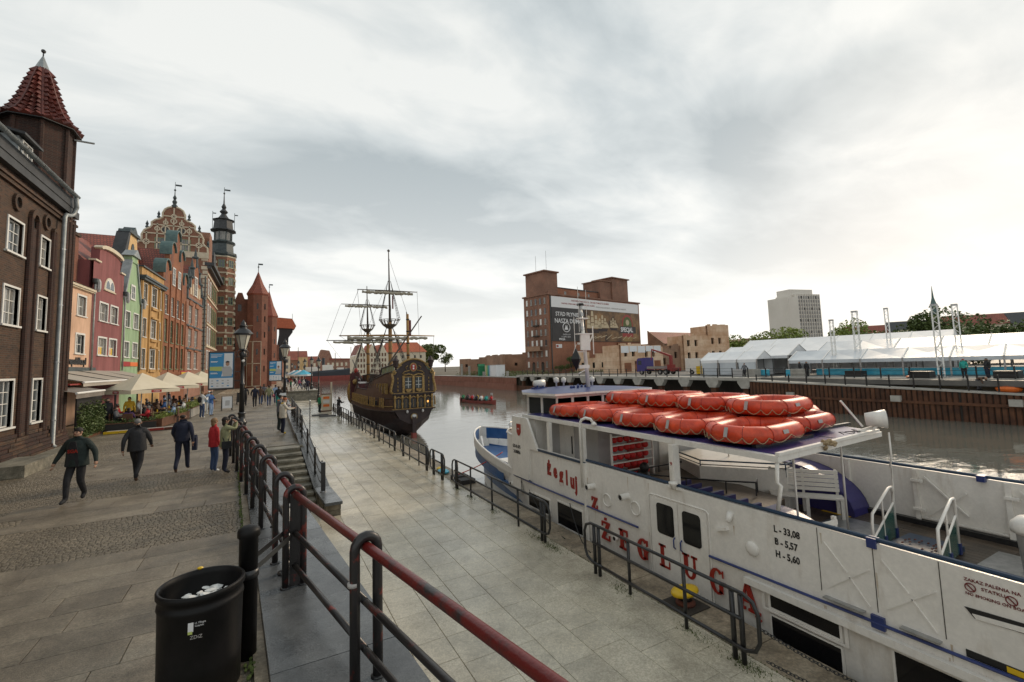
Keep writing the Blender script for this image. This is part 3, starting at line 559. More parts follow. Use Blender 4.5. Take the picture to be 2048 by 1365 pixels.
m2.build('rubbish','concrete_dark',t); MB().ell((-.05,.34,.965),(.03,.02,.014),6,4).build('crumpled_wrapper','safety_yellow',t)
# sticker on the side facing the viewer (wraps the curve)
def on_bin(a0, a1, z0, z1, m_, nm, r=.347):
    mb = MB(); n_ = 6
    for k in range(n_):
        a, b = a0+(a1-a0)*k/n_, a0+(a1-a0)*(k+1)/n_; mb.add([(r*cos(a),r*sin(a),z0),(r*cos(b),r*sin(b),z0),(r*cos(b),r*sin(b),z1),(r*cos(a),r*sin(a),z1)],[(0,1,2,3)])
    mb.build(nm, m_, t)
A0 = -1.66
on_bin(A0-.10, A0+.02, .66, .74, 'poster_white', 'sticker'); on_bin(A0-.10, A0-.0, .64, .665, 'poster_green', 'sticker_band', .3475)
for k, (s_, zz_, sz) in enumerate((('ul. Długie', .725, .022), ('Gdańsk', .70, .022))): lettering(s_, sz, (.35*cos(A0+.05), .35*sin(A0+.05), zz_), (pi/2, 0, A0+.05+pi/2), 'poster_white', t, ext=.0005)
lettering('ZDiZ', .042, (.35*cos(A0-.05), .35*sin(A0-.05), .60), (pi/2, 0, A0-.0+pi/2), 'label_grey', t, ext=.0005)
t = thing('bin_post', 'black round post with a domed cap holding the litter bin', 'post', (-.13,5.78,0))
MB().lathe([(.09,0),(.09,1.20),(.108,1.215),(.108,1.275),(.10,1.29),(.065,1.318),(.001,1.33)],20).build('post_tube','bin_plastic',t,True)
MB().beam((-.04,.02,.92),(.36,1.15,.82),.012,.06).build('bracket','black_iron',t); MB().beam((.06,-.04,.88),(.46,1.1,.78),.012,.06).build('bracket','black_iron',t)
MB().lathe([(.10,.80),(.104,.84),(.10,.88)],16).build('clamp','black_iron',t,True)
# small bin on the stairs side
t = thing('stair_bin', 'small open grey bin standing at the foot of the stairs', 'bin', (.98,13.9,-1.35)); MB().lathe([(.15,0),(.17,.62),(.185,.64),(.185,.67),(.16,.66),(.15,.2),(.001,.18)],16).build('body','concrete_dark',t,True); MB().lathe([(.186,.645),(.19,.665),(.17,.672)],16).build('rim','steel',t,True)
t = thing('stub_post', 'black and white banded post at the corner of the steps beneath the railing', 'post', (RX(7.5)-.02,7.45,.12))
for k in range(5): MB().lathe([(.052,k*.18),(.052,k*.18+.18)],12).build('band','white_paint' if k in (2,4) else 'black_iron',t,True)
MB().lathe([(.075,.9),(.075,.93),(.001,.945)],12).build('cap','steel',t,True)
MB().lathe([(.11,0),(.11,.02),(.06,.03)],12).build('foot','black_iron',t,True)
# railing on the stair parapet
t = thing('stair_railing', 'black railing with hooped posts stepping down the sloped slate parapet', 'railing')
def pz(y): return -.9 if y < 16.7 else (-.9+(y-16.7)*.2308 if y < 21.9 else .30)
def px_(y): return copx(y)+.17
for y in (16.2,17.7,19.6,21.3):
    x = px_(y); z = pz(y); pts = [(x,y-.09,z),(x,y-.09,z+.8)]+[(x,y-.09*cos(a),z+.8+.12*sin(a)) for a in [pi*k/6 for k in range(1,6)]]+[(x,y+.09,z+.8),(x,y+.09,z)]
    MB().tube(pts,.027,8).build('hoop_post','black_iron',t,True)
for dz in (.82,.5,.2):
    MB().tube([(px_(y),y,pz(y)+dz) for y in (16.2,16.75,21.9)],.02,8).build('rail','black_iron',t,True)
MB().box(px_(16.0)-.06,15.9,-.9,px_(16.0)+.06,16.04,.02).build('end_post','black_iron',t); MB().lathe([(.09,0),(.09,.02),(.05,.05)],12,(px_(15.97),15.97,-.9)).build('post_foot','steel',t)
t = thing('edge_railing', 'black railing with slim uprights on the promenade edge beside the leaning couple', 'railing')
def ex(y): return 1.38+(y-21.9)*0.010
for a, b in ((22.1,24.9),(24.9,27.7),(27.7,30.5),(30.5,33.3)):
    for dz in (.95,.5,.12): MB().tube([(ex(a),a,.29+dz),(ex(b),b,.29+dz)],.02,8).build('rail','black_iron',t,True)
    for k in range(4): y = a+(b-a)*k/4; MB().tube([(ex(y),y,.29),(ex(y),y,1.24)],.014 if k else .03,8).build('upright','black_iron',t,True)
t = thing('flagless_pole', 'slim black pole rising from the quay beside the promenade edge', 'pole', (1.98,25.0,-1.35)); MB().tube([(0,0,0),(0,0,2.75)],.025,8).build('shaft','black_iron',t,True); MB().ell((0,0,2.79),.045,8,6).build('finial','white_paint',t,True)
MB().lathe([(.1,0),(.1,.03),(.04,.06)],10).build('foot','black_iron',t,True)
# ticket stand and small quay objects near the far stairs
t = thing('ticket_stand', 'cream ticket kiosk stand with menu boards by the galleon gangway', 'kiosk', (5.6,51.5,-1.35))
MB().box(-.5,-.35,0,.5,.35,.12).build('pallet','box_brown',t); MB().box(-.42,-.3,.12,.42,.3,1.75).build('cabinet','cream',t); MB().box(.44,-.1,.12,.6,.1,3.0).build('tall_board','cream_stone',t); MB().box(-.46,-.34,1.76,.46,.34,1.84).build('cap_board','box_brown',t)
for z in (.5,.9,1.3): MB().box(-.3,-.32,z,.3,-.302,z+.25).build('menu_sheet','poster_white' if z==.9 else 'orange',t)
for k, (x, y) in enumerate(((4.6,47),(5.1,45.4))):
    t = thing('gangplank', ('dark grating lying flat on the quay before the kiosk','second dark grating lying nearer on the quay')[k], 'grating', (x,y,-1.35)); MB().box(-.7,-.4,.06,.7,.4,.12).build('deck','wood_black',t)
    for s in (-1,1): MB().box(-.7,s*.35-.03,0.0,.7,s*.35+.03,.06).build('runner','steel',t)
# mooring lines and chain by the railing
def rope(label, pts, r=.012, m_='cable', cat='rope'):
    P = []; pts = [Vector(p) for p in pts]
    for a, b, sag in pts if False else [(pts[i], pts[i+1], .0) for i in range(len(pts)-1)]:
        for k in range(8): P.append(a.lerp(b, k/8))
    P.append(pts[-1]); return tag(MB().tube(P, r, 6).build('mooring_rope', m_, None, True), label, cat)
def sagrope(label, a, b, sag, r=.012, m_='cable', n=16):
    a, b = Vector(a), Vector(b); P = [a.lerp(b, k/n)-Vector((0,0,sag*4*(k/n)*(1-k/n))) for k in range(n+1)]
    return tag(MB().tube(P, r, 6).build('mooring_rope', m_, None, True), label, 'rope')
sagrope('dark mooring line sagging from the hull to the quay between the two near railings', (7.1,10.2,-.75), (6.5,8.6,-1.33), .25)
sagrope('dark line drooping in the gap of the railings to the far bow', (6.5,9.6,-1.34), (7.15,12.4,-.9), .2)
def chain(label, a, b, sag, n=46, r=.011):
    t = thing('chain', label, 'chain'); a, b = Vector(a), Vector(b); m = MB()
    P = [a.lerp(b, k/n)-Vector((0,0,sag*4*(k/n)*(1-k/n))) for k in range(n+1)]
    for k in range(n):
        c = (P[k]+P[k+1])/2; d = (P[k+1]-P[k]); L = d.length*.68; d.normalize(); s = d.cross(Vector((0,0,1))).normalized(); u = s.cross(d) if k % 2 else s
        MB().tube([c+d*L*cos(a_)+u*.022*sin(a_) for a_ in [2*pi*q/8 for q in range(8)]], .006, 5, closed=True).build('link','black_iron',t,True)
chain('rusty chain running from the railing end along the quay edge', (5.98,4.2,-.75), (7.05,1.9,-1.1), .18, 60)
chain('second rusty chain lying over the edge stones below the first', (6.0,4.15,-1.15), (6.7,2.0,-1.31), .05, 50)
m = MB()
for k in range(1500):
    y = R1.choice([4.4,4.5,5.3,7,9.3,9.4,10.1,12.5,14.2,15.4])+R1.gauss(0,.18); x = 5.97+R1.gauss(0,.07); h = R1.uniform(.01,.05); a = R1.uniform(0,6.28)
    m.add([(x,y,0),(x+.012*cos(a),y+.012*sin(a),0),(x+R1.uniform(-.03,.03),y+R1.uniform(-.03,.03),h)],[(0,1,2)])
for k in range(1100):
    y = R1.uniform(2,30); x = 6.2+R1.gauss(0,.012); h = R1.uniform(.006,.03); a = R1.uniform(0,6.28)
    m.add([(x,y,0),(x+.02*cos(a),y+.02*sin(a),0),(x+R1.uniform(-.02,.02),y+R1.uniform(-.02,.02),h)],[(0,1,2)])
o = m.build('weeds','moss',None,kind='stuff',loc=(0,0,-1.35)); o['label'] = 'tufts of moss and weeds growing along the railing feet and edge joints'; o['category'] = 'weeds'
# ================================================================== THE WHITE SIGHTSEEING BOAT
B0 = Vector((9.78, 5.0, -2.6))
boat = thing('sightseeing_boat', 'white sightseeing boat with blue roof and red lettering moored along the quay', 'boat', B0)
def bp(mb, name, m, parent=None, smooth=False, label=None, kind=None):
    p = parent or boat
    return mb.build(name, m, p, smooth, label, kind, loc=(-B0 if p is boat else (0,0,0)))
XC = 9.78
def hw(y):
    if y <= 11.5: return 2.63
    t = min(1.0, (y-11.5)/10.2); return 2.63*(1-t**2.1)**0.72 if t < 1 else 0.02
def topz(y): return 0.43 if y <= 12.9 else (-.50 + max(0, y-13.4)*0.035)
ys = [-13,-8,-3,0,2,4,6,8,10,11.5,12.4,12.9,13.4,14.2,15.2,16.2,17.2,18.2,19.2,20.2,21.0,21.5,21.68]
for side, nm in ((-1,'hull_side'),(1,'hull_side')):
    m = MB(); m2 = MB(); rows = []
    for y in ys:
        h = hw(y); f = 1 if y < 12 else max(.55, 1-(y-12)*.045)
        rows.append([(XC+side*h*a*(f if a < .999 else 1), y+(0 if y < 15 else (0.0 if z > -1 else -.06*(y-15))), z) for a, z in ((.80,-3.2),(.94,-2.5),(.985,-1.5),(1.0,-.67),(1.0,topz(y)))])
    for r0, r1 in zip(rows, rows[1:]):
        for k in range(4): m.add([r0[k],r1[k],r1[k+1],r0[k+1]],[(0,1,2,3)])
        a = [Vector(p)+Vector((-side*.05,0,0)) for p in (r0[3],r1[3],r1[4],r0[4])]
        m.add(a,[(3,2,1,0)]); m.add([r0[4],r1[4],a[2],a[3]],[(0,1,2,3)])
    bp(m, nm, 'hull_white', smooth=False)
# blue boot stripe low on the bow
for side in (-1,1):
    m = MB(); yy = [13.2,14.2,15.2,16.2,17.2,18.2,19.2,20.2,21.0,21.5]
    for y0, y1 in zip(yy, yy[1:]):
        def q(y, z, a):
            h = hw(y); f = max(.55, 1-(y-12)*.045) if y > 12 else 1; return (XC+side*(h*a*f+.012), y-.0 - (.06*(y-15) if y > 15 else 0), z)
        w0 = .02+.11*(y0-13.2); w1 = .02+.11*(y1-13.2)
        m.add([q(y0,-1.5-w0*.8,.985),q(y1,-1.5-w1*.8,.985),q(y1,-1.5+w1*.55,.988),q(y0,-1.5+w0*.55,.988)],[(0,1,2,3)])
    bp(m, 'boot_stripe', 'bow_blue')
# rubbing strakes and rails
m = MB(); m.tube([(XC-hw(y)-.035,y,-.64) for y in (13.4,12.4,11.5,10,8,7.7)], .021, 6); bp(m,'rub_rail','trim_blue')
m = MB(); m.tube([(XC-2.665,y,-.62+(.05*(5.9-y)/4 if y<5.9 else 0)) for y in (5.9,4,2,0,-4,-13)], .021, 6); bp(m,'rub_rail','trim_blue')
m = MB(); m.box(XC-2.72,-13,-.80,XC-2.63,5.2,-.70); bp(m,'hull_ledge','hull_white')
m = MB(); m.tube([(XC-2.60,y,.47) for y in (9.5,6,3,0,-13)], .032, 8); bp(m,'gunwale_rail','navy_rail')
m = MB(); m.tube([(XC+2.60,y,.47) for y in (12.5,6,3,0,-13)], .032, 8); bp(m,'gunwale_rail','navy_rail')
m = MB(); m.box(XC-2.69,9.47,-1.9,XC-2.63,9.55,.40); bp(m,'fender_strip','hull_white')
# deck planks (broad boards running fore and aft)
m = MB().box(XC-2.58,-13,-.80,XC+2.58,13,-.735); bp(m,'deck_base','black_iron')
k = 0; x = XC-2.56
while x < XC+2.5:
    y = -4.0 + (k % 3)*.8
    while y < 9.4:
        o = MB().box(0.004,0.003,0,.146,2.394,.03).build('deck_plank','deck_wood',boat,loc=Vector((x,y,-.733))-B0); y += 2.4
    x += .15; k += 1
for (x0, y0, x1, y1) in ((10.5,4.85,11.5,5.9),(10.7,2.4,11.7,3.4),(9.5,1.4,10.5,2.4)):
    bp(MB().box(x0,y0,-.70,x1,y1,-.692),'deck_hatch','steel')
bp(MB().box(10.3,5.72,-.70,11.6,5.80,-.694).box(11.52,5.80,-.70,11.6,6.3,-.694).box(9.6,5.72,-.70,10.29,5.8,-.694),'yellow_line','safety_yellow')
# foredeck with blue interior
m = MB(); pts = [(XC-hw(y)+.05,y) for y in (13.3,14.2,15.2,16.2,17.2,18.2,19.2,20.2,21.0)]; pts += [(2*XC-p[0],p[1]) for p in reversed(pts)]
m.prism(pts,'z',-1.12,-1.06); bp(m,'foredeck','bow_blue')
m = MB()
for side in (-1,1):
    yy = [14.5,15.2,16.2,17.2,18.2,19.2,20.2,21.0,21.5]
    for y0, y1 in zip(yy, yy[1:]): m.add([(XC+side*(hw(y0)-.06),y0,-1.08),(XC+side*(hw(y1)-.06),y1,-1.08),(XC+side*(hw(y1)-.06),y1,topz(y1)-.02),(XC+side*(hw(y0)-.06),y0,topz(y0)-.02)],[(0,1,2,3)])
bp(m,'bulwark_lining','bow_blue')
m = MB()
for side in (-1,1): m.tube([(XC+side*(hw(y)-.03),y,topz(y)+.01) for y in (13.4,14.2,15.2,16.2,17.2,18.2,19.2,20.2,21.0,21.5,21.66)],.045,6)
bp(m,'bow_cap_rail','hull_white')
m = MB()
for s in (-1,1): m.cyl((XC+s*.5,17.4,-1.06),(XC+s*.5,17.4,-.7),.09,n=10).cyl((XC+s*.5,17.4,-.7),(XC+s*.5,17.4,-.66),.13,n=10)
m.box(XC-.7,17.32,-.92,XC+.7,17.48,-.85); bp(m,'bitts','hull_white')
bp(MB().box(XC-1.7,15.5,-1.06,XC-1.1,16.3,-.75),'deck_box','trim_blue'); bp(MB().box(XC-1.72,15.48,-.75,XC-1.08,16.32,-.72),'deck_box_lid','hull_white')
m = MB()
for k in range(4): m.tube([(XC-1.5+.26*cos(a)*(1-.1*k),16.9+.26*sin(a)*(1-.1*k),-1.03+.045*k) for a in [2*pi*q/14 for q in range(14)]],.025,5,closed=True)
bp(m,'rope_coil','raft_orange')
sagrope('orange mooring rope from the blue bow of the white boat to the quay', (8.4,16.6,-.55), (6.5,16.6,-1.15), .06, .018, 'raft_orange')
# ---- fore superstructure: curved white front bulwark
fr = [(XC-2.63,12.9),(XC-2.60,13.5),(XC-2.45,14.1),(XC-2.1,14.65),(XC-1.5,15.05),(XC-.7,15.25),(XC,15.3)]
fr += [(2*XC-p[0],p[1]) for p in reversed(fr[:-1])]
m = MB()
for (a, b) in zip(fr, fr[1:]):
    for off, flip in ((0,0),(.06,1)):
        def ins(p):
            d = Vector((XC-p[0], 11-p[1])).normalized(); return (p[0]+d.x*off, p[1]+d.y*off)
        A, Bq = ins(a), ins(b); m.add([(A[0],A[1],-1.1),(Bq[0],Bq[1],-1.1),(Bq[0],Bq[1],.62),(A[0],A[1],.62)],[(0,1,2,3) if not flip else (3,2,1,0)])
bp(m,'front_bulwark','hull_white')
m = MB().tube([(p[0],p[1],.64) for p in fr],.035,6); bp(m,'bulwark_rail','hull_white')
m = MB().tube([(p[0]*.985+XC*.015,p[1]-.05,.88) for p in fr[1:-1]],.018,6)
for p in fr[1:-1:2]: m.cyl((p[0]*.985+XC*.015,p[1]-.05,.6),(p[0]*.985+XC*.015,p[1]-.05,.88),.014,n=6)
bp(m,'bridge_wing_rail','steel')
bp(MB().prism([(p[0]*.97+XC*.03,p[1]-.08) for p in fr],'z',-.06,-.02),'bridge_deck','bow_blue')
# side panel rising to the roof, with the slanted opening edge
bp(MB().prism([(13.3,-.6),(12.35,-.6),(12.2,.36),(11.75,.36),(12.35,1.27),(13.3,1.27)],'x',7.10,7.17),'side_panel','hull_white')
bp(MB().prism([(13.3,-.6),(12.35,-.6),(12.2,.36),(11.75,.36),(12.35,1.27),(13.3,1.27)],'x',12.39,12.46),'side_panel','hull_white')
bp(MB().box(7.12,9.5,.36,7.18,12.2,.42),'side_sill','navy_rail')
for y in (11.2,9.62): bp(MB().box(7.14,y-.06,.42,7.24,y+.06,1.24),'roof_post','hull_white')
# inner cabin block with grey walls and a door
bp(MB().box(7.9,9.9,-.73,11.9,13.0,1.22),'cabin','pale_grey'); bp(MB().box(7.88,11.0,-.7,7.90,11.7,1.1),'cabin_door','hull_white'); bp(MB().box(7.86,11.05,.3,7.88,11.09,.8),'door_handle','black_iron')
bp(MB().box(8.9,9.87,-.1,9.5,9.9,.7),'notice_board','letter_red'); bp(MB().box(10.1,9.87,-.73,10.8,9.9,1.1),'cabin_door','hull_white')
bp(MB().box(7.4,12.3,-.1,7.9,13.0,1.2),'cabin','hull_white')
# wheelhouse
wh = [(7.75,13.35),(8.3,14.35),(9.0,14.75),(10.5,14.75),(11.2,14.35),(11.75,13.3),(11.6,11.9),(7.95,11.9)]
m = MB(); m.prism(wh,'z',.60,1.30); bp(m,'wheelhouse_base','hull_white')
win_i = [0,1,2,3,4,5,6,7]
for i in range(8):
    a, b = Vector(wh[i]), Vector(wh[(i+1) % 8]); d = (b-a); L = d.length; d.normalize(); n = Vector((d.y,-d.x))*(-1)
    kk = max(1, round(L/.62))
    fm = MB(); q = lambda s, z, o: (a.x+d.x*s+n.x*o, a.y+d.y*s+n.y*o, z)
    for j in range(kk+1):
        s = L*j/kk; w = .045; s0, s1 = max(0,s-w), min(L,s+w)
        fm.add([q(s0,1.3,0),q(s1,1.3,0),q(s1,1.92,0),q(s0,1.92,0),q(s0,1.3,-.05),q(s1,1.3,-.05),q(s1,1.92,-.05),q(s0,1.92,-.05)],[(0,1,2,3),(7,6,5,4),(0,3,7,4),(1,5,6,2)])
    fm.add([q(0,1.84,0.004),q(L,1.84,.004),q(L,1.93,.004),q(0,1.93,.004)],[(0,1,2,3)])
    bp(fm,'window_frame','hull_white'); g = MB().add([q(0.03,1.3,-.03),q(L-.03,1.3,-.03),q(L-.03,1.86,-.03),q(.03,1.86,-.03)],[(0,1,2,3),(3,2,1,0)]); bp(g,'window_pane','pane')
cxr = sum(p[0] for p in wh)/8; cyr = sum(p[1] for p in wh)/8
rf = [(cxr+(p[0]-cxr)*1.10, cyr+(p[1]-cyr)*1.12) for p in wh]
m = MB(); m.prism(rf,'z',1.93,1.995); bp(m,'wheelhouse_roof_edge','hull_white'); m = MB(); top = [(cxr+(p[0]-cxr)*.3, cyr+(p[1]-cyr)*.3, 2.09) for p in rf]
vs = [(p[0],p[1],1.998) for p in rf]+top; m.add(vs,[(i,(i+1)%8,8+(i+1)%8,8+i) for i in range(8)]+[tuple(range(8,16))]); bp(m,'wheelhouse_roof','trim_blue', label='blue wheelhouse roof')
# mast
ms = boat
m = MB().cyl((9.9,12.8,2.05),(9.78,12.9,4.9),.075,.05,10); bp(m,'mast','hull_white',smooth=True)
m = MB().box(9.55,12.78,3.55,10.05,12.86,3.62).box(9.5,12.7,3.9,10.1,12.9,3.94).box(9.6,12.75,4.45,9.98,12.95,4.49).cyl((9.4,12.8,3.3),(9.4,12.8,4.5),.012,n=5).cyl((10.2,12.8,3.2),(10.2,12.8,4.2),.02,n=5).beam((9.4,12.8,3.3),(9.8,12.8,3.3),.03).beam((9.85,12.8,3.3),(10.2,12.8,3.9),.03).cyl((9.65,12.85,4.0),(9.65,12.85,5.6),.008,n=5).cyl((10.0,12.85,4.5),(10.0,12.85,5.5),.008,n=5).cyl((9.45,12.8,3.55),(9.25,12.8,3.1),.01,n=5)
bp(m,'mast_frame','hull_white')
for z in (4.05,4.55,4.8): bp(MB().lathe([(.07,0),(.07,.12),(.05,.14)],10,(9.79,12.88,z)),'mast_light','steel')
bp(MB().lathe([(.12,0),(.13,.05),(.12,.08)],10,(9.78,12.9,4.93)),'mast_top','black_iron')
bp(MB().box(9.6,12.72,3.35,10.0,12.78,3.9),'signal_box','hull_white')
bp(MB().add([(9.42,12.8,3.05+.42),(9.2,12.8,3.05),(9.42,12.8,3.05-.42),(9.64,12.8,3.05),(9.42,12.58,3.05),(9.42,13.02,3.05)],[(0,1,4),(1,2,4),(2,3,4),(3,0,4),(1,0,5),(2,1,5),(3,2,5),(0,3,5)]),'day_shape','letter_black',label='black diamond day shape hanging beside the mast')
bp(MB().box(9.5,12.75,2.72,9.95,12.85,2.84).cyl((9.5,12.8,2.55),(9.9,12.8,2.7),.02),'horn_bracket','hull_white')
m = MB().cyl((8.55,14.2,2.22),(8.95,14.2,2.22),.11,.14,12); bp(m,'life_raft_canister','hull_white',smooth=True); bp(MB().box(8.5,14.05,2.02,9.0,14.35,2.08).box(8.6,14.1,2.08,8.65,14.3,2.15).box(8.85,14.1,2.08,8.9,14.3,2.15),'canister_cradle','trim_blue')
for p in ((9.3,13.9,2.08),(10.7,13.6,2.05),(9.9,14.3,2.05)): bp(MB().lathe([(.03,0),(.03,.14),(.09,.17),(.09,.3),(.001,.36)],10,p),'roof_lamp','hull_white',smooth=True)
m = MB(); R4 = random.Random(4)
for k in range(7): m.ell((9.2+k*.13,12.9+R4.uniform(-.1,.1),2.1+R4.uniform(0,.05)),(.06,.05,.05),6,4)
bp(m,'floodlights','trim_blue')
# ---- main roof
roof = [(7.28,4.58),(11.15,4.78),(11.55,6.0),(11.75,12.9),(7.30,12.95)]
m = MB().prism(roof,'z',1.235,1.33); bp(m,'roof_edge','hull_white')
inn = [(7.40,4.68),(11.08,4.88),(11.45,6.05),(11.65,12.8),(7.42,12.8)]
m = MB().prism(inn,'z',1.331,1.345); bp(m,'roof_sheet','deck_blue',label='dark blue painted roof')
for a, b in (((7.42,6.9),(11.5,6.9)),((9.6,4.8),(9.6,6.9)),((7.42,9.3),(11.6,9.3))): bp(MB().beam((*a,1.348),(*b,1.348),.02,.012),'roof_seam','navy_rail')
bp(MB().beam((7.30,4.60,1.36),(10.95,4.76,1.38),.07,.05),'gutter','hull_white')
m = MB()
for k in range(9): m.ell((8.75+R4.uniform(-.06,.25),4.62+R4.uniform(-.05,.05),1.38+R4.uniform(-.1,.05)),(.1,.035,.035),6,4,Euler((0,R4.uniform(-.6,.6),R4.uniform(-1,1))).to_matrix())
bp(m,'rope_bundle','rope_cream')
for (x, y, z0, w) in ((7.24,6.7,.42,.085),):
    bp(MB().box(x-w,y-.06,z0,x+w,y+.06,1.235),'roof_post','hull_white')
bp(MB().tube([(7.33,4.63,1.24),(7.33,4.66,.9),(7.36,4.62,.85),(7.36,4.7,.43)],.033,8),'roof_post','hull_white',smooth=True)
for p in ((8.9,5.3),(10.6,5.3),(11.3,8.5),(11.3,11.5)): bp(MB().cyl((p[0],p[1],-.7),(p[0],p[1],1.235),.022,n=6),'roof_stanchion','hull_white',smooth=True)
lettering('9',.11,Vector((7.148,6.73,.83))-B0,(pi/2,0,-pi/2),'letter_red',boat)
# shower shaped vent pipe over the side
bp(MB().tube([(7.08,9.58,-.2),(7.08,9.58,1.38),(7.10,9.53,1.48),(7.16,9.44,1.53),(7.24,9.34,1.50),(7.28,9.30,1.42)],.036,10),'vent_pipe','hull_white',smooth=True); bp(MB().lathe([(.03,.06),(.08,0),(.07,-.02)],12,(7.29,9.28,1.38)),'vent_cap','hull_white',smooth=True)
# life vests in their rack
rk = link('vest_rack', None, boat, loc=-B0)
for j in range(5):
    for k in range(6):
        MB().ell((7.9+k*.21+R4.uniform(-.02,.02),9.28,.04+j*.22),(.10,.09,.085),8,5).build('life_vest','red_vest',rk,True)
for j in range(6): MB().beam((7.72,9.16,-.08+j*.22),(9.12,9.16,-.08+j*.22),.03).build('rack_bar','hull_white',rk)
for x in (7.72,9.12): MB().beam((x,9.16,-.7),(x,9.16,1.1),.04).build('rack_post','hull_white',rk)
bp(MB().ell((8.35,8.75,-.05),(.22,.2,.28),10,6).ell((8.35,8.7,.28),(.12,.12,.13),8,6),'covered_outboard','box_black',smooth=True)
# ---- saloon skylight: sloped dark cover with blue ribs, railing
bp(MB().add([(8.6,6.0,-.25),(10.3,6.4,-.25),(10.3,9.2,-.05),(8.3,9.2,-.05),(8.6,6.0,-.72),(10.3,6.4,-.72),(10.3,9.2,-.72),(8.3,9.2,-.72)],[(0,1,2,3),(0,4,5,1),(1,5,6,2),(2,6,7,3),(3,7,4,0)]),'saloon_cover','deck_wood')
for k in range(7): y = 6.25+k*.30; z = -.25+(y-6.1)*.0645; bp(MB().box(8.55,y,z,9.25,y+.07,z+.11),'cover_rib','deck_blue')
def rail_loop(pts, zt, m_='navy_rail', r=.02, nm='deck_railing'):
    m = MB().tube([(x,y,zt) for x,y in pts],r,6)
    for i,(x,y) in enumerate(pts): m.cyl((x,y,zt-.30),(x,y,zt),r*.8,n=6)
    bp(m,nm,m_)
rail_loop([(8.45,8.7),(8.9,7.9),(9.4,7.2),(9.83,6.75),(10.1,6.9)],.10,'black_iron'); rail_loop([(8.2,9.1),(9.3,9.15),(10.2,9.1)],.12,'black_iron')
# white stair box with a railing round its top
bp(MB().prism([(10.4,9.8),(9.75,8.2),(10.95,6.7),(11.35,6.75),(11.9,7.6),(11.9,9.8)],'z',-.70,.22),'stair_house','hull_white')
rail_loop([(10.35,9.7),(9.78,8.2),(10.95,6.72),(11.4,6.8),(11.85,7.6)],.36)
rail_loop([(10.35,9.7),(9.78,8.2),(10.95,6.72),(11.4,6.8),(11.85,7.6)],.26,'black_iron',.012)
# curved blue hoods
def hood(c, w, l, h, rot, lab):
    m = MB(); n = 10; vs = []
    for i in range(n+1):
        a = pi*.5*i/n
        for s in (-w/2, w/2): vs.append((s, l*cos(a) if True else 0, h*sin(a)))
    fs = [(2*i,2*i+1,2*i+3,2*i+2) for i in range(n)]
    m.add(vs, fs); side = [(l*cos(pi*.5*i/n), h*sin(pi*.5*i/n)) for i in range(n+1)]+[(0,0)]
    m.prism(side,'x',-w/2,-w/2+.03); m.prism(side,'x',w/2-.03,w/2)
    return m.build('stair_hood','deck_blue',boat,False,label=lab,loc=Vector(c)-B0,rot=rot)
hood((11.95,7.15,-.70),.7,-1.5,.98,0.0,'tall curved blue hood behind the bench')
hood((8.5,5.95,-.70),1.6,-1.15,.62,0.0,'low curved blue hood beside the near bulwark')
# slatted bench against the hood
bn = link('bench', None, boat, loc=Vector((11.15,6.45,-.70))-B0, rot=(0,0,radians(-52)))
for k in range(3): MB().box(-.72,-.42+k*.125,.42,.72,-.31+k*.125,.455).build('seat_slat','hull_white',bn)
for k in range(5): MB().box(-.70,.0+.012*k,.50+k*.095,.70,.025+.012*k,.58+k*.095).build('back_slat','hull_white',bn)
for x in (-.66,0,.66):
    MB().box(x-.035,-.40,0,x+.035,-.33,.42).box(x-.035,-.33,.36,x+.035,.03,.42).box(x-.035,.03,0,x+.035,.09,.42).beam((x,.055,.42),(x,.10,.98),.05,.05).build('bench_leg','hull_white',bn)
b2_ = link('bench', None, boat, loc=Vector((8.15,4.55,-.70))-B0, rot=(0,0,radians(175)))
for k in range(3): MB().box(-.45,-.42+k*.125,.40,.45,-.31+k*.125,.435).build('seat_slat','hull_white',b2_)
for k in range(4): MB().box(-.45,.0+.012*k,.48+k*.095,.45,.025+.012*k,.56+k*.095).build('back_slat','hull_white',b2_)
for x in (-.4,.4): MB().box(x-.03,-.40,0,x+.03,-.34,.40).box(x-.03,.0,0,x+.03,.06,.9).build('bench_leg','hull_white',b2_)
# far bulwark: gate frames and diagonal braces
for y in (7.3,6.05,4.75,3.35,1.9,.4): bp(MB().box(12.28,y-.04,-.72,12.36,y+.04,.42),'bulwark_post','hull_white')
for (y0,z0,y1,z1) in ((4.6,.3,3.95,-.35),(4.6,-.5,3.95,.1),(3.2,.3,2.2,-.45),(3.2,-.5,2.6,0.0),(4.7,-.55,3.4,-.55),(3.3,-.55,1.95,-.55)): bp(MB().beam((12.31,y0,z0),(12.31,y1,z1),.04,.03),'gate_brace','hull_white')
for y, z in ((4.72,.2),(4.72,-.4),(1.95,.15),(1.95,-.42),(3.3,.15)): bp(MB().box(12.24,y-.1,z-.02,12.32,y+.1,z+.03),'gate_hinge','hull_white')
bp(MB().box(12.24,1.62,.02,12.26,1.90,.24),'safety_sign','leaf'); bp(MB().tube([(12.235,1.76+.06*cos(a),.13+.06*sin(a)) for a in [2*pi*k/14 for k in range(14)]],.014,5,closed=True),'safety_symbol','poster_white')
bp(MB().box(12.2,-13,-.72,12.34,7.2,-.60),'deck_gutter','black_iron')
for y in (3.7,): bp(MB().box(12.25,y-.06,.38,12.45,y+.06,.5),'rail_clamp','trim_blue')
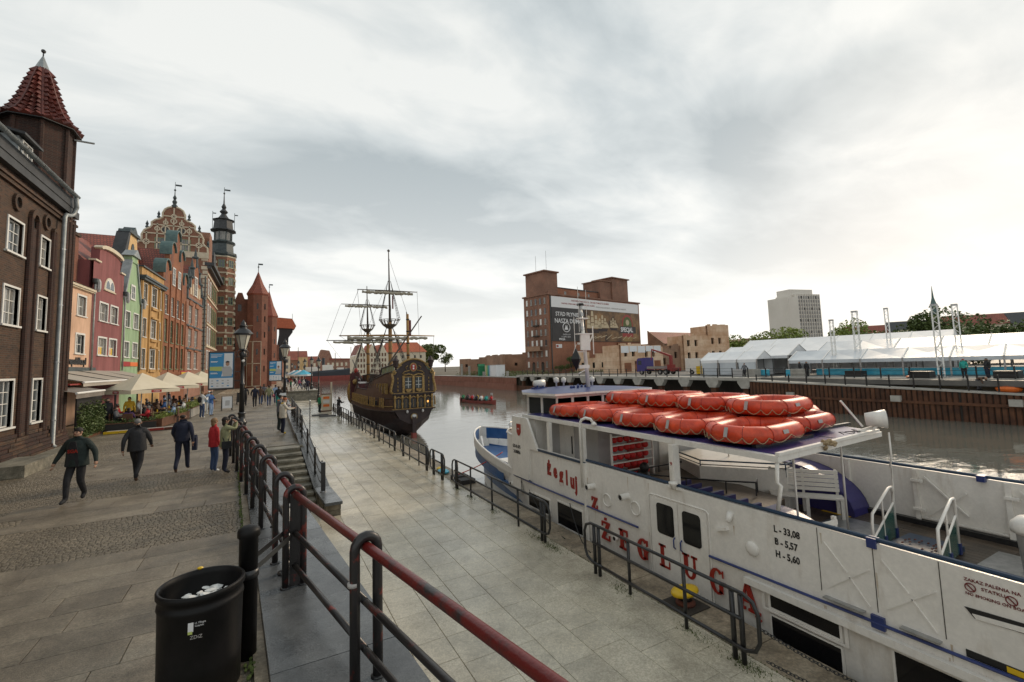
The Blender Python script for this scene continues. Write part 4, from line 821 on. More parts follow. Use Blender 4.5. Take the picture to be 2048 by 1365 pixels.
# gangway with hooped handrails lying on deck
for y in (4.55,3.62):
    m = MB().tube([(9.75,y-.08,-.68),(9.75,y-.08,-.15),(9.85,y-.05,.0),(10.75,y+.05,.30),(10.90,y+.06,.30),(10.98,y+.08,.18),(10.98,y+.08,-.68)],.025,8); bp(m,'gangway_hoop','hull_white',smooth=True)
    bp(MB().tube([(9.76,y-.08,-.42),(10.97,y+.08,-.02)],.018,8).tube([(10.35,y,.15),(10.35,y,-.68)],.018,8),'gangway_rail','hull_white'); bp(MB().add([(9.8,y-.08,-.66),(10.94,y+.07,-.66),(10.94,y+.07,-.08),(9.8,y-.08,-.44)],[(0,1,2,3)]),'gangway_glass','plexi')
    for x in (9.75,10.35,10.98): bp(MB().box(x-.035,y-.11+(x-9.75)*.13,-.69,x+.035,y-.04+(x-9.75)*.13,-.5),'rail_socket','trim_blue')
bp(MB().box(9.4,3.7,-.69,11.2,4.5,-.60),'gangway_deck','navy_rail')
m = MB(); 
for k in range(30): t_ = k/30; m.ell((10.3+.5*sin(t_*9),4.1+.25*cos(t_*13),-.57),(.04,.02,.012),5,3)
bp(m,'rope_heap','rust')
# litter drum at the right
bp(MB().lathe([(.20,0),(.24,.62),(.25,.64),(.001,.64)],18,(11.0,2.72,-.69)),'drum','pale_grey',smooth=True); bp(MB().lathe([(.30,.0),(.30,.06),(.29,.14),(.20,.24),(.001,.27)],20,(11.0,2.72,-.05)),'drum_lid','hull_white',smooth=True)
# near side: gates, doors, windows, fittings
XS = 7.15
for (y0, y1) in ((4.0,3.31),(3.30,2.62)):
    m = MB()
    for (a, b, c, d) in ((.12,.85,.52,.45),(.92,.62,.15,.10),(.55,.40,.88,.02)):
        ya = y0-(y0-y1)*a; yb = y0-(y0-y1)*c; m.beam((XS-.005,ya,-.45+.82*b),(XS-.005,yb,-.45+.82*d),.022,.016)
    bp(m,'gate_rib','hull_white')
for y in (4.0,3.305,2.62): bp(MB().box(XS-.005,y-.004,-.46,XS+.01,y+.004,.42),'gate_seam','concrete_dark')
for a, b in ((3.95,3.45),(3.05,2.66),): bp(MB().box(XS-.09,b,-.52,XS-.0,a,-.50),'gate_step','steel')
bp(MB().box(XS-.012,2.45,-.56,XS+.01,1.4,-.48),'scupper','letter_black')
bp(MB().box(XS-.05,3.38,-.66,XS-.0,3.23,-.50),'rail_clamp','trim_blue'); bp(MB().box(XS-.03,3.36,.36,XS+.09,3.25,.49),'rail_clamp','trim_blue')
# windows in the hull
def hullwin(y1, y0, z1, z0, nm='hull_window', frame=.035):
    w = link(nm, None, boat, loc=-B0); x = XS-.012 if y0 < 11 else XC-hw((y0+y1)/2)-.014
    MB().box(x-.010,y0-frame,z0-frame,x+.03,y0,z1+frame).box(x-.010,y1,z0-frame,x+.03,y1+frame,z1+frame).box(x-.010,y0,z1,x+.03,y1,z1+frame).box(x-.010,y0,z0-frame,x+.03,y1,z0).build('window_frame','hull_white',w)
    MB().box(x-.002,y0,z0,x+.02,y1,z1).build('window_pane','pane_dark',w); return w
hullwin(10.84,9.72,-.86,-1.44); hullwin(12.40,11.25,-.95,-1.34); hullwin(13.02,12.60,.0,-.42,frame=.01)
hullwin(4.80,3.80,-.84,-1.03); hullwin(4.80,3.80,-1.16,-1.75,frame=.02); hullwin(3.16,1.0,-.86,-1.9,frame=.03)
hullwin(.3,-2.4,-.86,-1.9,frame=.03)
bp(MB().box(XS-.035,4.93,-1.10,XS-.012,4.89,-.76).box(XS-.035,3.73,-1.10,XS-.012,3.69,-.76).box(XS-.035,4.89,-.79,XS-.012,3.73,-.76).box(XS-.035,4.89,-1.10,XS-.012,3.73,-1.07),'outer_frame','hull_white')
# double doors
dr = link('double_door', None, boat, loc=-B0)
MB().box(XS-.022,6.60,-1.48,XS+.01,7.32,.12).build('door_leaf','hull_white',dr); MB().box(XS-.022,5.92,-1.48,XS+.01,6.585,.12).build('door_leaf','hull_white',dr)
def rrect(y0, y1, z0, z1, r):
    return arc(y1-r,z1-r,r,0,90,4)+arc(y0+r,z1-r,r,90,180,4)+arc(y0+r,z0+r,r,180,270,4)+arc(y1-r,z0+r,r,270,360,4)
for (y0,y1) in ((6.70,7.14),(6.06,6.48)): MB().prism(rrect(y0,y1,-.57,.03,.07),'x',XS-.030,XS-.02).build('door_window','pane_dark',dr)
for y in (6.69,6.52): MB().tube([(XS-.03,y,-.55),(XS-.07,y,-.58),(XS-.07,y,-.72),(XS-.03,y,-.76)],.014,6).build('door_handle','trim_blue',dr,True)
fp = rrect(5.88,7.36,-1.5,.16,.09); m = MB().tube([(XS-.01,a,b) for a,b in fp],.014,6,closed=True); m.build('door_frame','hull_white',dr,True)
# knobbly vents and tubes
for y, z in ((9.2,-.10),(8.0,-.06)): bp(MB().cyl((XS,y,z),(XS-.24,y,z),.07,.07,14,cap=False).cyl((XS,y,z),(XS-.235,y,z),.052,.052,14),'tube_vent','hull_white',smooth=False); bp(MB().cyl((XS-.236,y,z),(XS-.238,y,z),.05,n=14),'vent_mouth','letter_black')
for y, z in ((8.72,-.32),(7.78,-.27)): bp(MB().tube([(XS-.015,y+.14*cos(a),z+.14*sin(a)) for a in [2*pi*k/20 for k in range(20)]],.018,6,closed=True),'porthole_rim','hull_white',smooth=True)
bp(MB().cyl((XS,5.42,.26),(XS-.10,5.42,.12),.06,.045,12),'scoop_vent','hull_white',smooth=True); bp(MB().beam((XS-.03,5.72,-.10),(XS-.03,5.48,-.02),.09,.05),'cleat','hull_white'); bp(MB().ell((XS-.02,5.05,-.22),(.05,.12,.12),10,6),'vent_cover','hull_white',smooth=True)
bp(MB().lathe([(.05,0),(.06,.08),(.09,.1),(.09,.14),(.001,.15)],12,(XS-.06,6.62,.40)),'mushroom_vent','hull_white',smooth=True); bp(MB().beam((XS,6.85,.42),(XS,6.45,.42),.08,.05),'vent_plate','hull_white')
for y, z in ((13.6,-.95),(8.45,-1.1)):
    xx = XC-hw(y)-.03; bp(MB().cyl((xx+.03,y,z),(xx-.05,y,z),.06,n=12),'drain_pipe','hull_white'); bp(MB().cyl((xx-.052,y,z),(xx-.053,y,z),.045,n=12),'drain_mouth','letter_black')
bp(MB().tube([(XS-.02,y,z) for y,z in ((13.3,-.35),(12.9,-.55),(12.2,-.62))],.02,6),'bow_rail','navy_rail')
# crest by the bow
bp(MB().prism([(12.98,1.05),(12.72,1.05),(12.72,.80),(12.79,.70),(12.85,.68),(12.91,.70),(12.98,.80)],'x',7.085,7.10),'crest','letter_red',label='small red coat of arms'); lettering('++',.11,Vector((7.082,12.92,.86))-B0,(pi/2,0,-pi/2),'poster_white',boat,'crest_mark')
bp(MB().prism([(2.42,.0),(1.72,.04),(1.80,-.07),(2.34,-.10)],'x',XS-.012,XS-.004),'fairlead_opening','letter_black'); bp(MB().prism([(2.36,-.05),(1.80,-.0),(1.82,-.06),(2.33,-.10)],'x',XS-.016,XS-.012),'fairlead_lip','hull_white')
bp(MB().box(XS-.016,2.12,-.55,XS-.0,1.98,-.49),'yellow_mark','safety_yellow')
# ---- lettering
def hull_text(s, y, z, size, m_='letter_black', bold=0.0, sx=1.0, tilt=0.0, x=XS): 
    o = lettering(s, size, Vector((x-.004,y,z))-B0, (pi/2,0,-pi/2), m_, boat, bold=bold, sx=sx); o.rotation_euler = (Matrix.Rotation(-pi/2,3,'Z') @ Matrix.Rotation(pi/2,3,'X') @ Matrix.Rotation(tilt,3,'Z')).to_euler(); return o
hull_text('L - 33,08', 4.66, .17, .145, sx=.78, bold=.003); hull_text('B - 5,57', 4.66, -.02, .145, sx=.78, bold=.003); hull_text('H - 5,60', 4.66, -.21, .145, sx=.78, bold=.003)
hull_text('GD-01-075', 13.27, .28, .15, sx=.72, x=7.098); hull_text('24300056', 13.22, .11, .15, sx=.72, x=7.098)
hull_text('ZAKAZ PALENIA NA', 2.40, .30, .050, 'maroon', sx=1.0); hull_text('STATKU', 2.26, .235, .050, 'maroon', sx=1.05); hull_text('NO SMOKING ON BOARD', 2.40, .145, .045, 'maroon', sx=1.0)
for y, z in ((2.35,.235),(2.02,.225)): bp(MB().tube([(XS-.01,y+.045*cos(a),z+.045*sin(a)) for a in [2*pi*k/16 for k in range(16)]],.006,5,closed=True).beam((XS-.01,y+.03,z+.03),(XS-.01,y-.03,z-.03),.01),'no_smoking_symbol','maroon')
# slab-serif red letters built from strokes: unit box 1 wide x 1.35 high, thick and thin strokes
def glyph(ch):
    T, t = .30, .13; S = []                                     # list of polygons in (u,v)
    R_ = lambda a, b, c, d: S.append([(a,b),(c,b),(c,d),(a,d)])
    H = 1.35
    def arc_band(cx, cz, ro, rzo, w, a0, a1, n=12):
        o = arc(cx,cz,ro,a0,a1,n,rzo); i = arc(cx,cz,ro-w,a0,a1,n,rzo-t*1.0)
        for k in range(n): S.append([o[k],o[k+1],i[k+1],i[k]])
    if ch == 'Z': R_(0.05,H-t,1,H); R_(0.0,0,1,t); S.append([(.66,H-t),(1.0,H-t),(.36,t),(0.0,t)]); R_(0.05,H-.38,.14,H-t); R_(.90,t,1.0,.4)
    if ch == 'E': R_(.12,0,.12+T,H); R_(0,0,.95,t); R_(0,H-t,.92,H); R_(.42,.62,.75,.62+t); R_(.68,.50,.77,.88); R_(.84,H-.40,.92,H-t); R_(.87,t,.95,.42)
    if ch == 'L': R_(.14,0,.14+T,H); R_(0,0,.92,t); R_(0,H-t,.6,H); R_(.83,t,.92,.45)
    if ch == 'G': arc_band(.52,.675,.52,.69,T,45,315); R_(.62,.10,.62+T*.9,.62); R_(.50,.60,1.02,.60+t); R_(.86,.95,.95,1.32)
    if ch == 'U': R_(.10,.42,.10+T,H); R_(.78,.42,.78+.16,H); R_(0,H-t,.52,H); R_(.64,H-t,1.08,H); arc_band(.52,.45,.42,.45,.24,180,360)
    if ch == 'A': S.append([(.42,H),(.62,H),(1.0,t),(.66,t)]); S.append([(.42,H),(.50,H-.1),(.22,t),(.10,t)]); R_(.28,.40,.74,.40+t); R_(-.02,0,.36,t); R_(.52,0,1.14,t)
    if ch == 'z': R_(0.02,.82,.8,.95); R_(0.0,0,.8,.12); S.append([(.46,.82),(.8,.82),(.34,.12),(0.0,.12)]); R_(.03,.62,.12,.82); R_(.70,.12,.8,.34)
    return S
def strokes(ch, y, z, h, w=None, m_='letter_red', name='letter', extra=None, parent=None):
    k = h/1.35; kw = (w or h*.74); mb = MB()
    for poly in glyph(ch)+(extra or []): mb.prism([(y-u*kw, z+v*k) for u, v in poly],'x',XS-.034,XS-(.024 if 5.9 < y < 7.3 else .002))
    return bp(mb, name, m_)
dot = [[(.42,1.47),(.64,1.47),(.64,1.66),(.42,1.66)]]
strokes('Z', 8.96, -1.25, .41, .29, extra=dot); strokes('E', 8.34,-1.27,.43,.29); strokes('G',7.76,-1.28,.43,.31); strokes('L',7.13,-1.22,.44,.30); strokes('U',6.53,-1.20,.44,.32); strokes('G',5.93,-1.23,.44,.31); strokes('A',5.37,-1.26,.44,.34, extra=[[(.92,.0),(1.02,.0),(.98,-.12),(1.18,-.20),(1.14,-.28),(.90,-.2),(.86,-.1)]])
strokes('z', 9.30,-.64,.40,.27)
for ch, y, z in (('ż',11.32,-.20),('e',11.00,-.22),('g',10.70,-.26),('l',10.40,-.30),('u',10.20,-.33),('j',9.98,-.36)):
    hull_text(ch, y, z, .50, 'letter_red', bold=.03, sx=.74); 
    if ch in 'lj': pass
R15 = random.Random(15)
for k in range(16):
    y = R15.choice([9.5,7.36,5.9,4.0,3.3,2.62,9.2,8.0,5.4,12.0,1.4,10.8])+R15.uniform(-.05,.05); z = R15.choice([.36,.05,-.5,-.66]); l = R15.uniform(.12,.34); w = R15.uniform(.005,.013)
    if y < 11.5: bp(MB().add([(XS-.003,y-w,z),(XS-.003,y+w,z),(XS-.003,y+w*.3,z-l),(XS-.003,y-w*.3,z-l)],[(0,1,2,3)]),'rust_stain','rust_stain')
# ================================================================== LIFE RAFTS on the roof
RW, RL, RR = .66, .95, .158
def raft_mesh():
    def ring(z, sc=1.0):
        hx, hy = RL-.16, RW-.16; c = .25; P = [(hx,-hy+c),(hx,hy-c),(hx-c,hy),(-hx+c,hy),(-hx,hy-c),(-hx,-hy+c),(-hx+c,-hy),(hx-c,-hy)]
        out = []
        for i in range(8):
            a, b = Vector(P[i]), Vector(P[(i+1) % 8]); n_ = 3 if i % 2 == 0 or True else 2
            for k in range(n_): q = a.lerp(b, k/n_); out.append((q.x, q.y, z))
        return out
    return ring
ring = raft_mesh()(RR)
m = MB().tube(ring, RR, 12, closed=True); RM = m.mesh('tube','raft_orange',True)
m = MB(); hx, hy = RL-.16, RW-.16; c = .25
P8 = [(hx,-hy+c),(hx,hy-c),(hx-c,hy),(-hx+c,hy),(-hx,hy-c),(-hx,-hy+c),(-hx+c,-hy),(hx-c,-hy)]
FL = MB().prism([(p[0],p[1]) for p in P8],'z',.06,.09).mesh('floor_net','orange')
SEAM = MB()
for i in range(8):
    a = Vector((*P8[i],RR)); d = (Vector((*P8[(i+1)%8],RR))-Vector((*P8[i-1],RR))).normalized(); s = d.cross(Vector((0,0,1)))
    SEAM.tube([a+s*(RR+.003)*cos(t)+Vector((0,0,1))*(RR+.003)*sin(t) for t in [2*pi*k/14 for k in range(14)]],.006,4,closed=True)
SEAMM = SEAM.mesh('seam','letter_red')
# grab line looping round the outside
pl = []; RPx = []
def outer(t):                                        # point on the outer side of the ring at fraction t
    n_ = len(ring); f = (t % 1)*n_; i = int(f); a = Vector(ring[i]); b = Vector(ring[(i+1) % n_]); p = a.lerp(b, f-i); d = Vector((p.x,p.y,0)); q = Vector((p.x*1.0+ (RR+.015)*p.x/max(.1,d.length), p.y+(RR+.015)*p.y/max(.1,d.length), RR)); return q
loops = 16
for k in range(loops*6):
    t = k/(loops*6); q = outer(t); q.z = RR-.02-.10*abs(sin(pi*t*loops)); pl.append(q)
ROPEM = MB().tube(pl,.008,5,closed=True).mesh('grab_line','rope_cream',True)
LABM = MB().box(-.09,-.035,0,.09,.035,.004).mesh('label_patch','label_grey')
RB = []
R5 = random.Random(9)
m = MB()
for k in range(9): a = R5.uniform(0,6.28); m.tube([(R5.uniform(-.4,.4),R5.uniform(-.2,.2),.10+R5.uniform(0,.05)) for _ in range(4)],.012,4)
KNOT = m.mesh('tangled_rope','rust')
def raft(x, y, z, rot, lab, tx=0, ty=0):
    t = thing('life_raft', lab, 'life raft', (x,y,z), rot, 'orange life rafts stacked on the boat roof'); t.rotation_euler = (tx, ty, rot)
    link('tube', RM, t); link('floor', FL, t); link('seam', SEAMM, t); link('grab_line', ROPEM, t); link('tangled_rope', KNOT, t)
    o = link('label_patch', LABM, t, loc=(-RL+.02+0.0,.0,RR+.04)); o.rotation_euler = (0, -pi/2+.35, 0); o.location = (-RL-.0,0,RR+.05)
    o = link('label_patch', LABM, t); o.rotation_euler = (pi/2-.25,0,0); o.location = (-.15,-RW-.0,RR+.045)
    return t
z0 = 1.40
rafts = [(8.25,5.62,z0,.10,'orange life raft nearest the rear edge of the roof, in the front row'),(8.30,6.98,z0,.06,'second orange life raft of the front row, behind the nearest one'),
 (8.32,8.36,z0,.02,'middle orange life raft of the front row along the near edge'),(8.34,9.74,z0,-.03,'fourth orange life raft of the front row, beside the vent pipe'),(8.32,11.12,z0,-.05,'orange life raft at the wheelhouse end of the front row'),
 (9.98,5.95,z0,.10,'orange life raft under the stacked row at the rear'),(10.0,7.35,z0,.05,'second orange life raft of the lower hidden row'),(10.02,8.75,z0,.02,'third orange life raft of the lower hidden row'),(10.04,10.3,z0,0,'orange life raft lying behind the front row near the wheelhouse'),
 (9.75,6.25,z0+.33,.12,'orange life raft on top of the stack, nearest the rear edge'),(9.72,7.6,z0+.33,.06,'second orange life raft from the rear on top of the stack'),(9.74,8.95,z0+.33,.02,'third orange life raft from the rear on top of the stack'),(9.8,10.35,z0+.31,0,'orange life raft on top of the stack, nearest the wheelhouse'),
 (11.05,6.6,z0+.02,.55,'lone orange life raft at the far rear corner of the roof')]
for r in rafts: raft(*r)
for y in (5.2,6.0): tag(MB().box(7.6,y-.04,1.346,9.4,y+.04,1.40).build('raft_skid','black_iron'), 'black skid bar under the rearmost life rafts, '+('outer' if y < 5.5 else 'inner')+' one','bar','raft skids')
tag(MB().box(10.3,5.55,1.346,11.6,5.63,1.40).build('raft_skid','black_iron'),'black skid bar under the lone raft at the far corner','bar','raft skids')
# loudhailer / floodlight on the roof corner
t = thing('floodlight', 'large white floodlight drum on a bracket at the rear roof corner', 'floodlight', (10.55,4.75,1.38))
MB().cyl((-.06,.0,.26),(.10,-.28,.28),.12,.18,20).build('drum','hull_white',t,True); MB().cyl((.10,-.28,.28),(.104,-.287,.2803),.155,.155,20).build('lens_ring','pale_grey',t); MB().cyl((.104,-.288,.2803),(.106,-.292,.2803),.06,n=14).build('lens','pane_dark',t)
MB().beam((-.30,.30,.62),(-.10,.05,.12),.09,.03).build('bracket_arm','hull_white',t); MB().beam((-.2,.1,.02),(.1,-.1,.12),.05,.05).build('bracket','hull_white',t); MB().beam((-.05,-.1,.05),(.0,-.2,.2),.04,.04).build('bracket','hull_white',t)
m = MB().tube([(-.6+.05*k,.15+.12*sin(k*1.3),.0+.03*abs(sin(k))) for k in range(14)],.008,5); m.build('cable','cable',t,True)
tag(MB().tube([(10.65,4.45,1.40),(10.66,4.45,.9),(10.68,4.5,.75),(10.85,4.55,.68),(10.95,4.6,.2),(11.0,4.75,-.66)],.016,6).build('light_stay','hull_white',None,True),'thin bent white tube running down from the floodlight to the deck','pole')
# ================================================================== LEFT BANK BUILDINGS
# ---- nearest dark brick building (local x runs along the street, outside is -y)
bl = thing('brick_tenement', 'dark brown brick building with white casements and zinc drainpipe, nearest on the left', 'building', (-7.9,12.0,0), pi/2)
def L(o): return o
holes = []
cols = [(-3.2,-2.15),(.6,1.65),(3.2,4.25),(6.2,7.3),(9.70,10.80),(12.35,13.15)]
for i, (a, b) in enumerate(cols):
    for (z0, z1) in ((7.42,8.58),(4.87,6.18),(1.30,2.92)): holes.append((a,b,z0,z1))
w = MB().wall(-8, 15.6, .0, 10.2, holes, 0, .22); w.box(-8,.24,0,15.6,9,10.2); w.add([(15.6,0,0),(15.6,9,0),(15.6,9,10.2),(15.6,0,10.2)],[(0,1,2,3)]); w.build('wall','brick_dark',bl)
for a, b in cols:
    for (z0, z1) in ((7.42,8.58),(4.87,6.18),(1.30,2.92)):
        window(bl,(a+b)/2,z0,b-a,z1-z0,y=.14,cols=3 if b-a > .9 else 2,rows=4 if z1-z0 > 1.4 else 3,surround=.07,bar=.045)
# piers with half-round edges and blind arches over the windows
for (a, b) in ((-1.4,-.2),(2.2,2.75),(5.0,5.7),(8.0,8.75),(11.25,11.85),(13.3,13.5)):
    m = MB()
    for x in (a, b): m.cyl((x,-.04,.9),(x,-.04,9.0),.10,n=8)
    m.box(a+.1,-.06,.9,b-.1,0.0,8.7); m.build('pier','brick_turret',bl)
    c = (a+b)/2; r = (b-a)/2; o = arc(c,9.0,r+.1,0,180,10); i = arc(c,9.0,max(.05,r-.1),0,180,10); m = MB()
    for k in range(10): m.prism([o[k],o[k+1],i[k+1],i[k]],'y',-.13,0)
    m.build('arch_ring','brick_dark',bl); MB().prism([(a+.1,8.7),(b-.1,8.7)]+arc(c,8.95,max(.05,r-.1),0,180,8),'y',-.005,.0).build('niche_shade','letter_black',bl)  # flat black sheet under the arch, recess shade put into its colour
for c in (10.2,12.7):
    m = MB(); o = arc(c,9.25,.32,0,360,14); i = arc(c,9.25,.20,0,360,14)
    for k in range(14): m.prism([o[k],o[k+1],i[k+1],i[k]],'y',-.09,0)
    m.build('roundel','brick_dark',bl); MB().prism(arc(c,9.25,.2,0,350,12),'y',-.006,0).build('roundel_shade','letter_black',bl)  # flat black disc in the ring, shade of the hollow painted on
# battered plinth in projecting courses of long stones
R6 = random.Random(21)
for r in range(7):
    x = -6.0
    while x < 15.5:
        l = R6.uniform(.8,1.6); p = .30-.036*r; MB().box(x+.01,-p+R6.uniform(-.015,.015),.03+r*.14+.008,min(x+l,15.6)-.01,.0,.03+r*.14+.132).build('plinth_stone','brick_turret' if R6.random() < .5 else 'brick_dark',bl); x += l
MB().box(-8,-.95,-.06,15.7,-.32,.10).build('kerb_step','step_stone',bl)
# low block wall end seen at the left edge
tag(MB().box(-7.3,19.4,0,-6.35,21.6,.36).build('stone_block','step_stone'),'low grey stone block against the dark brick building at the left edge','stone block')
# corner buttress ribs beyond the drainpipe
m = MB()
for k, x in enumerate((14.45,14.85,15.25)): m.cyl((x,-.05,.6),(x,-.05,10.1),.15,n=8)
m.build('corner_ribs','brick_turret',bl)
MB().box(-8,-.10,9.72,15.62,.0,9.86).box(-8,-.16,9.862,15.65,.0,9.96).build('cornice','brick_dark',bl); MB().box(-8,-.22,10.2,15.5,.3,10.5).build('eaves','roof_slate',bl)
m = MB(); m.add([(-8,-.25,10.9),(15.0,-.25,10.9),(15.0,5,15.6),(-8,5,15.6),(-8,-.25,10.5),(15.0,-.25,10.5),(15.0,5,10.5),(-8,5,10.5)],[(0,1,2,3),(4,7,6,5),(0,4,5,1),(1,5,6,2),(2,6,7,3),(3,7,4,0)]); m.build('roof','roof_slate',bl)
m = MB()
prof = arc(0,0,.10,180,360,6)
for x0 in (-8,): 
    pts = [(x, -.42+p[0], 10.98+p[1]) for x in (-8,14.5) for p in prof]; n_ = len(prof); m.add(pts,[(i,i+1,n_+i+1,n_+i) for i in range(n_-1)]+[(i+1,i,n_+i,n_+i+1) for i in range(n_-1)])
m.build('gutter','zinc',bl); m = MB()
for k in range(31): x = -7.9+k*.72; m.tube([(x,-.42+.108*cos(a),10.98+.108*sin(a)) for a in [pi+pi*q/6 for q in range(7)]],.012,4)
m.build('gutter_bracket','zinc',bl)
MB().tube([(14.3,-.42,10.9),(14.5,-.40,10.5),(14.5,-.32,10.2),(14.3,-.27,10.05),(14.0,-.22,10.0),(13.85,-.22,9.85),(13.82,-.22,9.5),(13.82,-.22,.25),(13.80,-.32,.12)],.085,10).build('drainpipe','zinc',bl,True)
for z in (1.2,3.6,6.0,8.4): MB().lathe([(.1,0),(.1,.05)],10,(13.82,-.22,z)).build('pipe_clamp','steel',bl)
# dormers
for x0 in (10.55,5.5):
    dm = link('dormer', None, bl, loc=(x0,0.05,10.9))
    MB().box(-.05,.1,0,1.05,2.2,.95).build('dormer_wall','zinc',dm); MB().add([(-.3,-.15,.93),(1.25,-.15,.93),(1.25,2.6,1.55),(-.3,2.6,1.55),(-.3,-.15,1.02),(1.25,-.15,1.02),(1.25,2.6,1.64),(-.3,2.6,1.64)],[(0,3,2,1),(4,5,6,7),(0,1,5,4),(1,2,6,5),(2,3,7,6),(3,0,4,7)]).build('dormer_roof','roof_slate',dm)
    window(dm,.5,.12,.8,.75,y=.08,cols=2,rows=2,sill=False)
# ---- round-cornered stair turret with a tiled cap
tu = thing('stair_turret', 'octagonal dark brick turret with a flared red tiled cap above the brick building', 'turret', (-9.08,27.1,8.0))
MB().lathe([(1.16,-8),(1.16,6.05),(1.22,6.1),(1.22,6.25)],8,a0=pi/8).build('wall','brick_turret',tu)
m = MB()
for k in range(8): a = pi/8+k*pi/4; m.cyl((1.16*cos(a),1.16*sin(a),-2),(1.16*cos(a),1.16*sin(a),6.1),.09,n=6)
m.build('corner_shaft','brick_turret',tu)
def caprad(t): return 1.24*(1-t)**1.0*(1-.18*sin(pi*min(1,t*1.0))) + 0.14*(1 if t < .12 else 0)*(1-t/.12) + .2*t
zb, zt = 6.15, 8.85; NR = 11
tl = MB(); tile_meshes = {}
for r in range(NR):
    t0, t1 = r/NR, (r+1)/NR; r0, r1 = caprad(t0), caprad(t1); z0_, z1_ = zb+(zt-zb)*t0, zb+(zt-zb)*t1+.07
    per = 3 if r < 5 else (2 if r < 9 else 1)
    for k in range(8):
        a, b = pi/8+k*pi/4, pi/8+(k+1)*pi/4
        P0, P1 = Vector((r0*cos(a),r0*sin(a),z0_)), Vector((r0*cos(b),r0*sin(b),z0_)); Q0, Q1 = Vector((r1*cos(a),r1*sin(a),z1_)), Vector((r1*cos(b),r1*sin(b),z1_))
        for j in range(per):
            f0, f1 = j/per, (j+1)/per; A, B = P0.lerp(P1,f0), P0.lerp(P1,f1); C, D = Q0.lerp(Q1,f0), Q0.lerp(Q1,f1)
            nrm = (B-A).cross(C-A).normalized()*1; nrm = nrm if nrm.dot(Vector((cos((a+b)/2),sin((a+b)/2),0))) > 0 else -nrm
            mA, mC = (A+B)/2+nrm*.15, (C+D)/2+nrm*.05; off = nrm*.07
            vs = [A+off, mA+off, B+off, C, mC, D, A, B]
            MB().add(vs,[(0,1,4,3),(1,2,5,4),(6,0,3),(7,5,2),(6,7,2,1,0)]).build('roof_tile','roof_tile_clay',tu)
m = MB()
for k in range(8):
    a = pi/8+k*pi/4; m.tube([(caprad(t)*1.03*cos(a),caprad(t)*1.03*sin(a),zb+(zt-zb)*t+.04) for t in [i/10 for i in range(11)]],.06,6)
m.build('hip_tiles','roof_tile_clay',tu); MB().lathe([(.30,8.75),(.17,9.15),(.02,9.55)],8,a0=pi/8).build('zinc_cap','zinc',tu); MB().cyl((0,0,9.5),(0,0,9.75),.025,n=6).ell((0,0,9.78),.09,8,6).build('finial','black_iron',tu); MB().lathe([(1.42,6.1),(1.42,6.14),(1.2,6.16)],8,a0=pi/8).build('cap_base','box_black',tu); MB().beam((1.1,.3,5.95),(1.75,.6,6.05),.12,.05).build('spout','zinc',tu)

# ---- the street front: local frame at (-11,36), running at 86 degrees
FA = radians(86); F0 = Vector((-11,36,0))
def front(name, label, s0, setback=0.0, cat='house', group=None):
    p = F0 + Vector((cos(FA),sin(FA),0))*s0 + Vector((-sin(FA),cos(FA),0))*setback
    return thing(name, label, cat, p, FA, group)
def gable_roof(h, w, zE, zR, d0=.1, depth=10, m_='roof_rows', nm='roof'):   # ridge parallel to the street
    m = MB().add([(0,d0,zE),(w,d0,zE),(w,depth/2,zR),(0,depth/2,zR),(w,depth,zE),(0,depth,zE)],[(0,1,2,3),(3,2,4,5),(1,4,2),(0,3,5)]); return m.build(nm,m_,h)
H2 = [(7.0,8.28),(4.52,5.75)]
# beige house
h = front('beige_house', 'peach plastered house with black lettering under its lower windows', 0.0)
wn = [(1.35,1.15),(3.70,1.15)]; holes = [(c-q/2,c+q/2,a,b) for c,q in wn for a,b in H2]
m = MB().wall(-1.5,5.25,0,8.85,holes); m.box(-1.5,.22,0,5.25,9,8.85).add([(-1.5,0,0),(-1.5,.22,0),(-1.5,.22,8.85),(-1.5,0,8.85)],[(0,3,2,1)]); m.build('wall','plaster_beige',h)
for c, q in wn:
    for a, b in H2: window(h,c,a,q,b-a,cols=2,rows=2,surround=.12,bar=.07)
MB().box(-1.55,-.16,8.72,5.25,0,8.80).box(-1.55,-.24,8.802,5.25,.0,8.95).build('cornice','cream',h)
MB().add([(-1.6,-.3,8.97),(5.25,-.3,8.97),(5.25,2.4,10.3),(-1.6,2.4,10.3)],[(0,1,2,3)]).add([(-1.6,2.4,10.3),(5.25,2.4,10.3),(5.25,6,14.4),(-1.6,6,14.4)],[(0,1,2,3)]).build('roof','roof_rows',h)
dm = link('dormer', None, h, loc=(1.5,.6,9.3)); MB().box(-.7,0,0,.75,2.5,1.15).build('dormer_wall','cream',dm); MB().box(-.95,-.25,1.15,1.0,3,1.27).build('dormer_roof','roof_slate',dm); window(dm,0,.15,1.0,.85,y=-.0,cols=2,rows=1,sill=False)
MB().box(2.6,.8,8.9,5.1,2.6,12.6).build('chimney','brick_gothic',h); MB().box(2.5,.7,12.601,5.2,2.7,12.8).build('chimney_cap','brick_dark',h)
lettering('nrepublika.pl', .62, (1.85,-.03,3.82), (pi/2,0,0), 'letter_black', h, 'lettering', .02, .022, sx=.9)
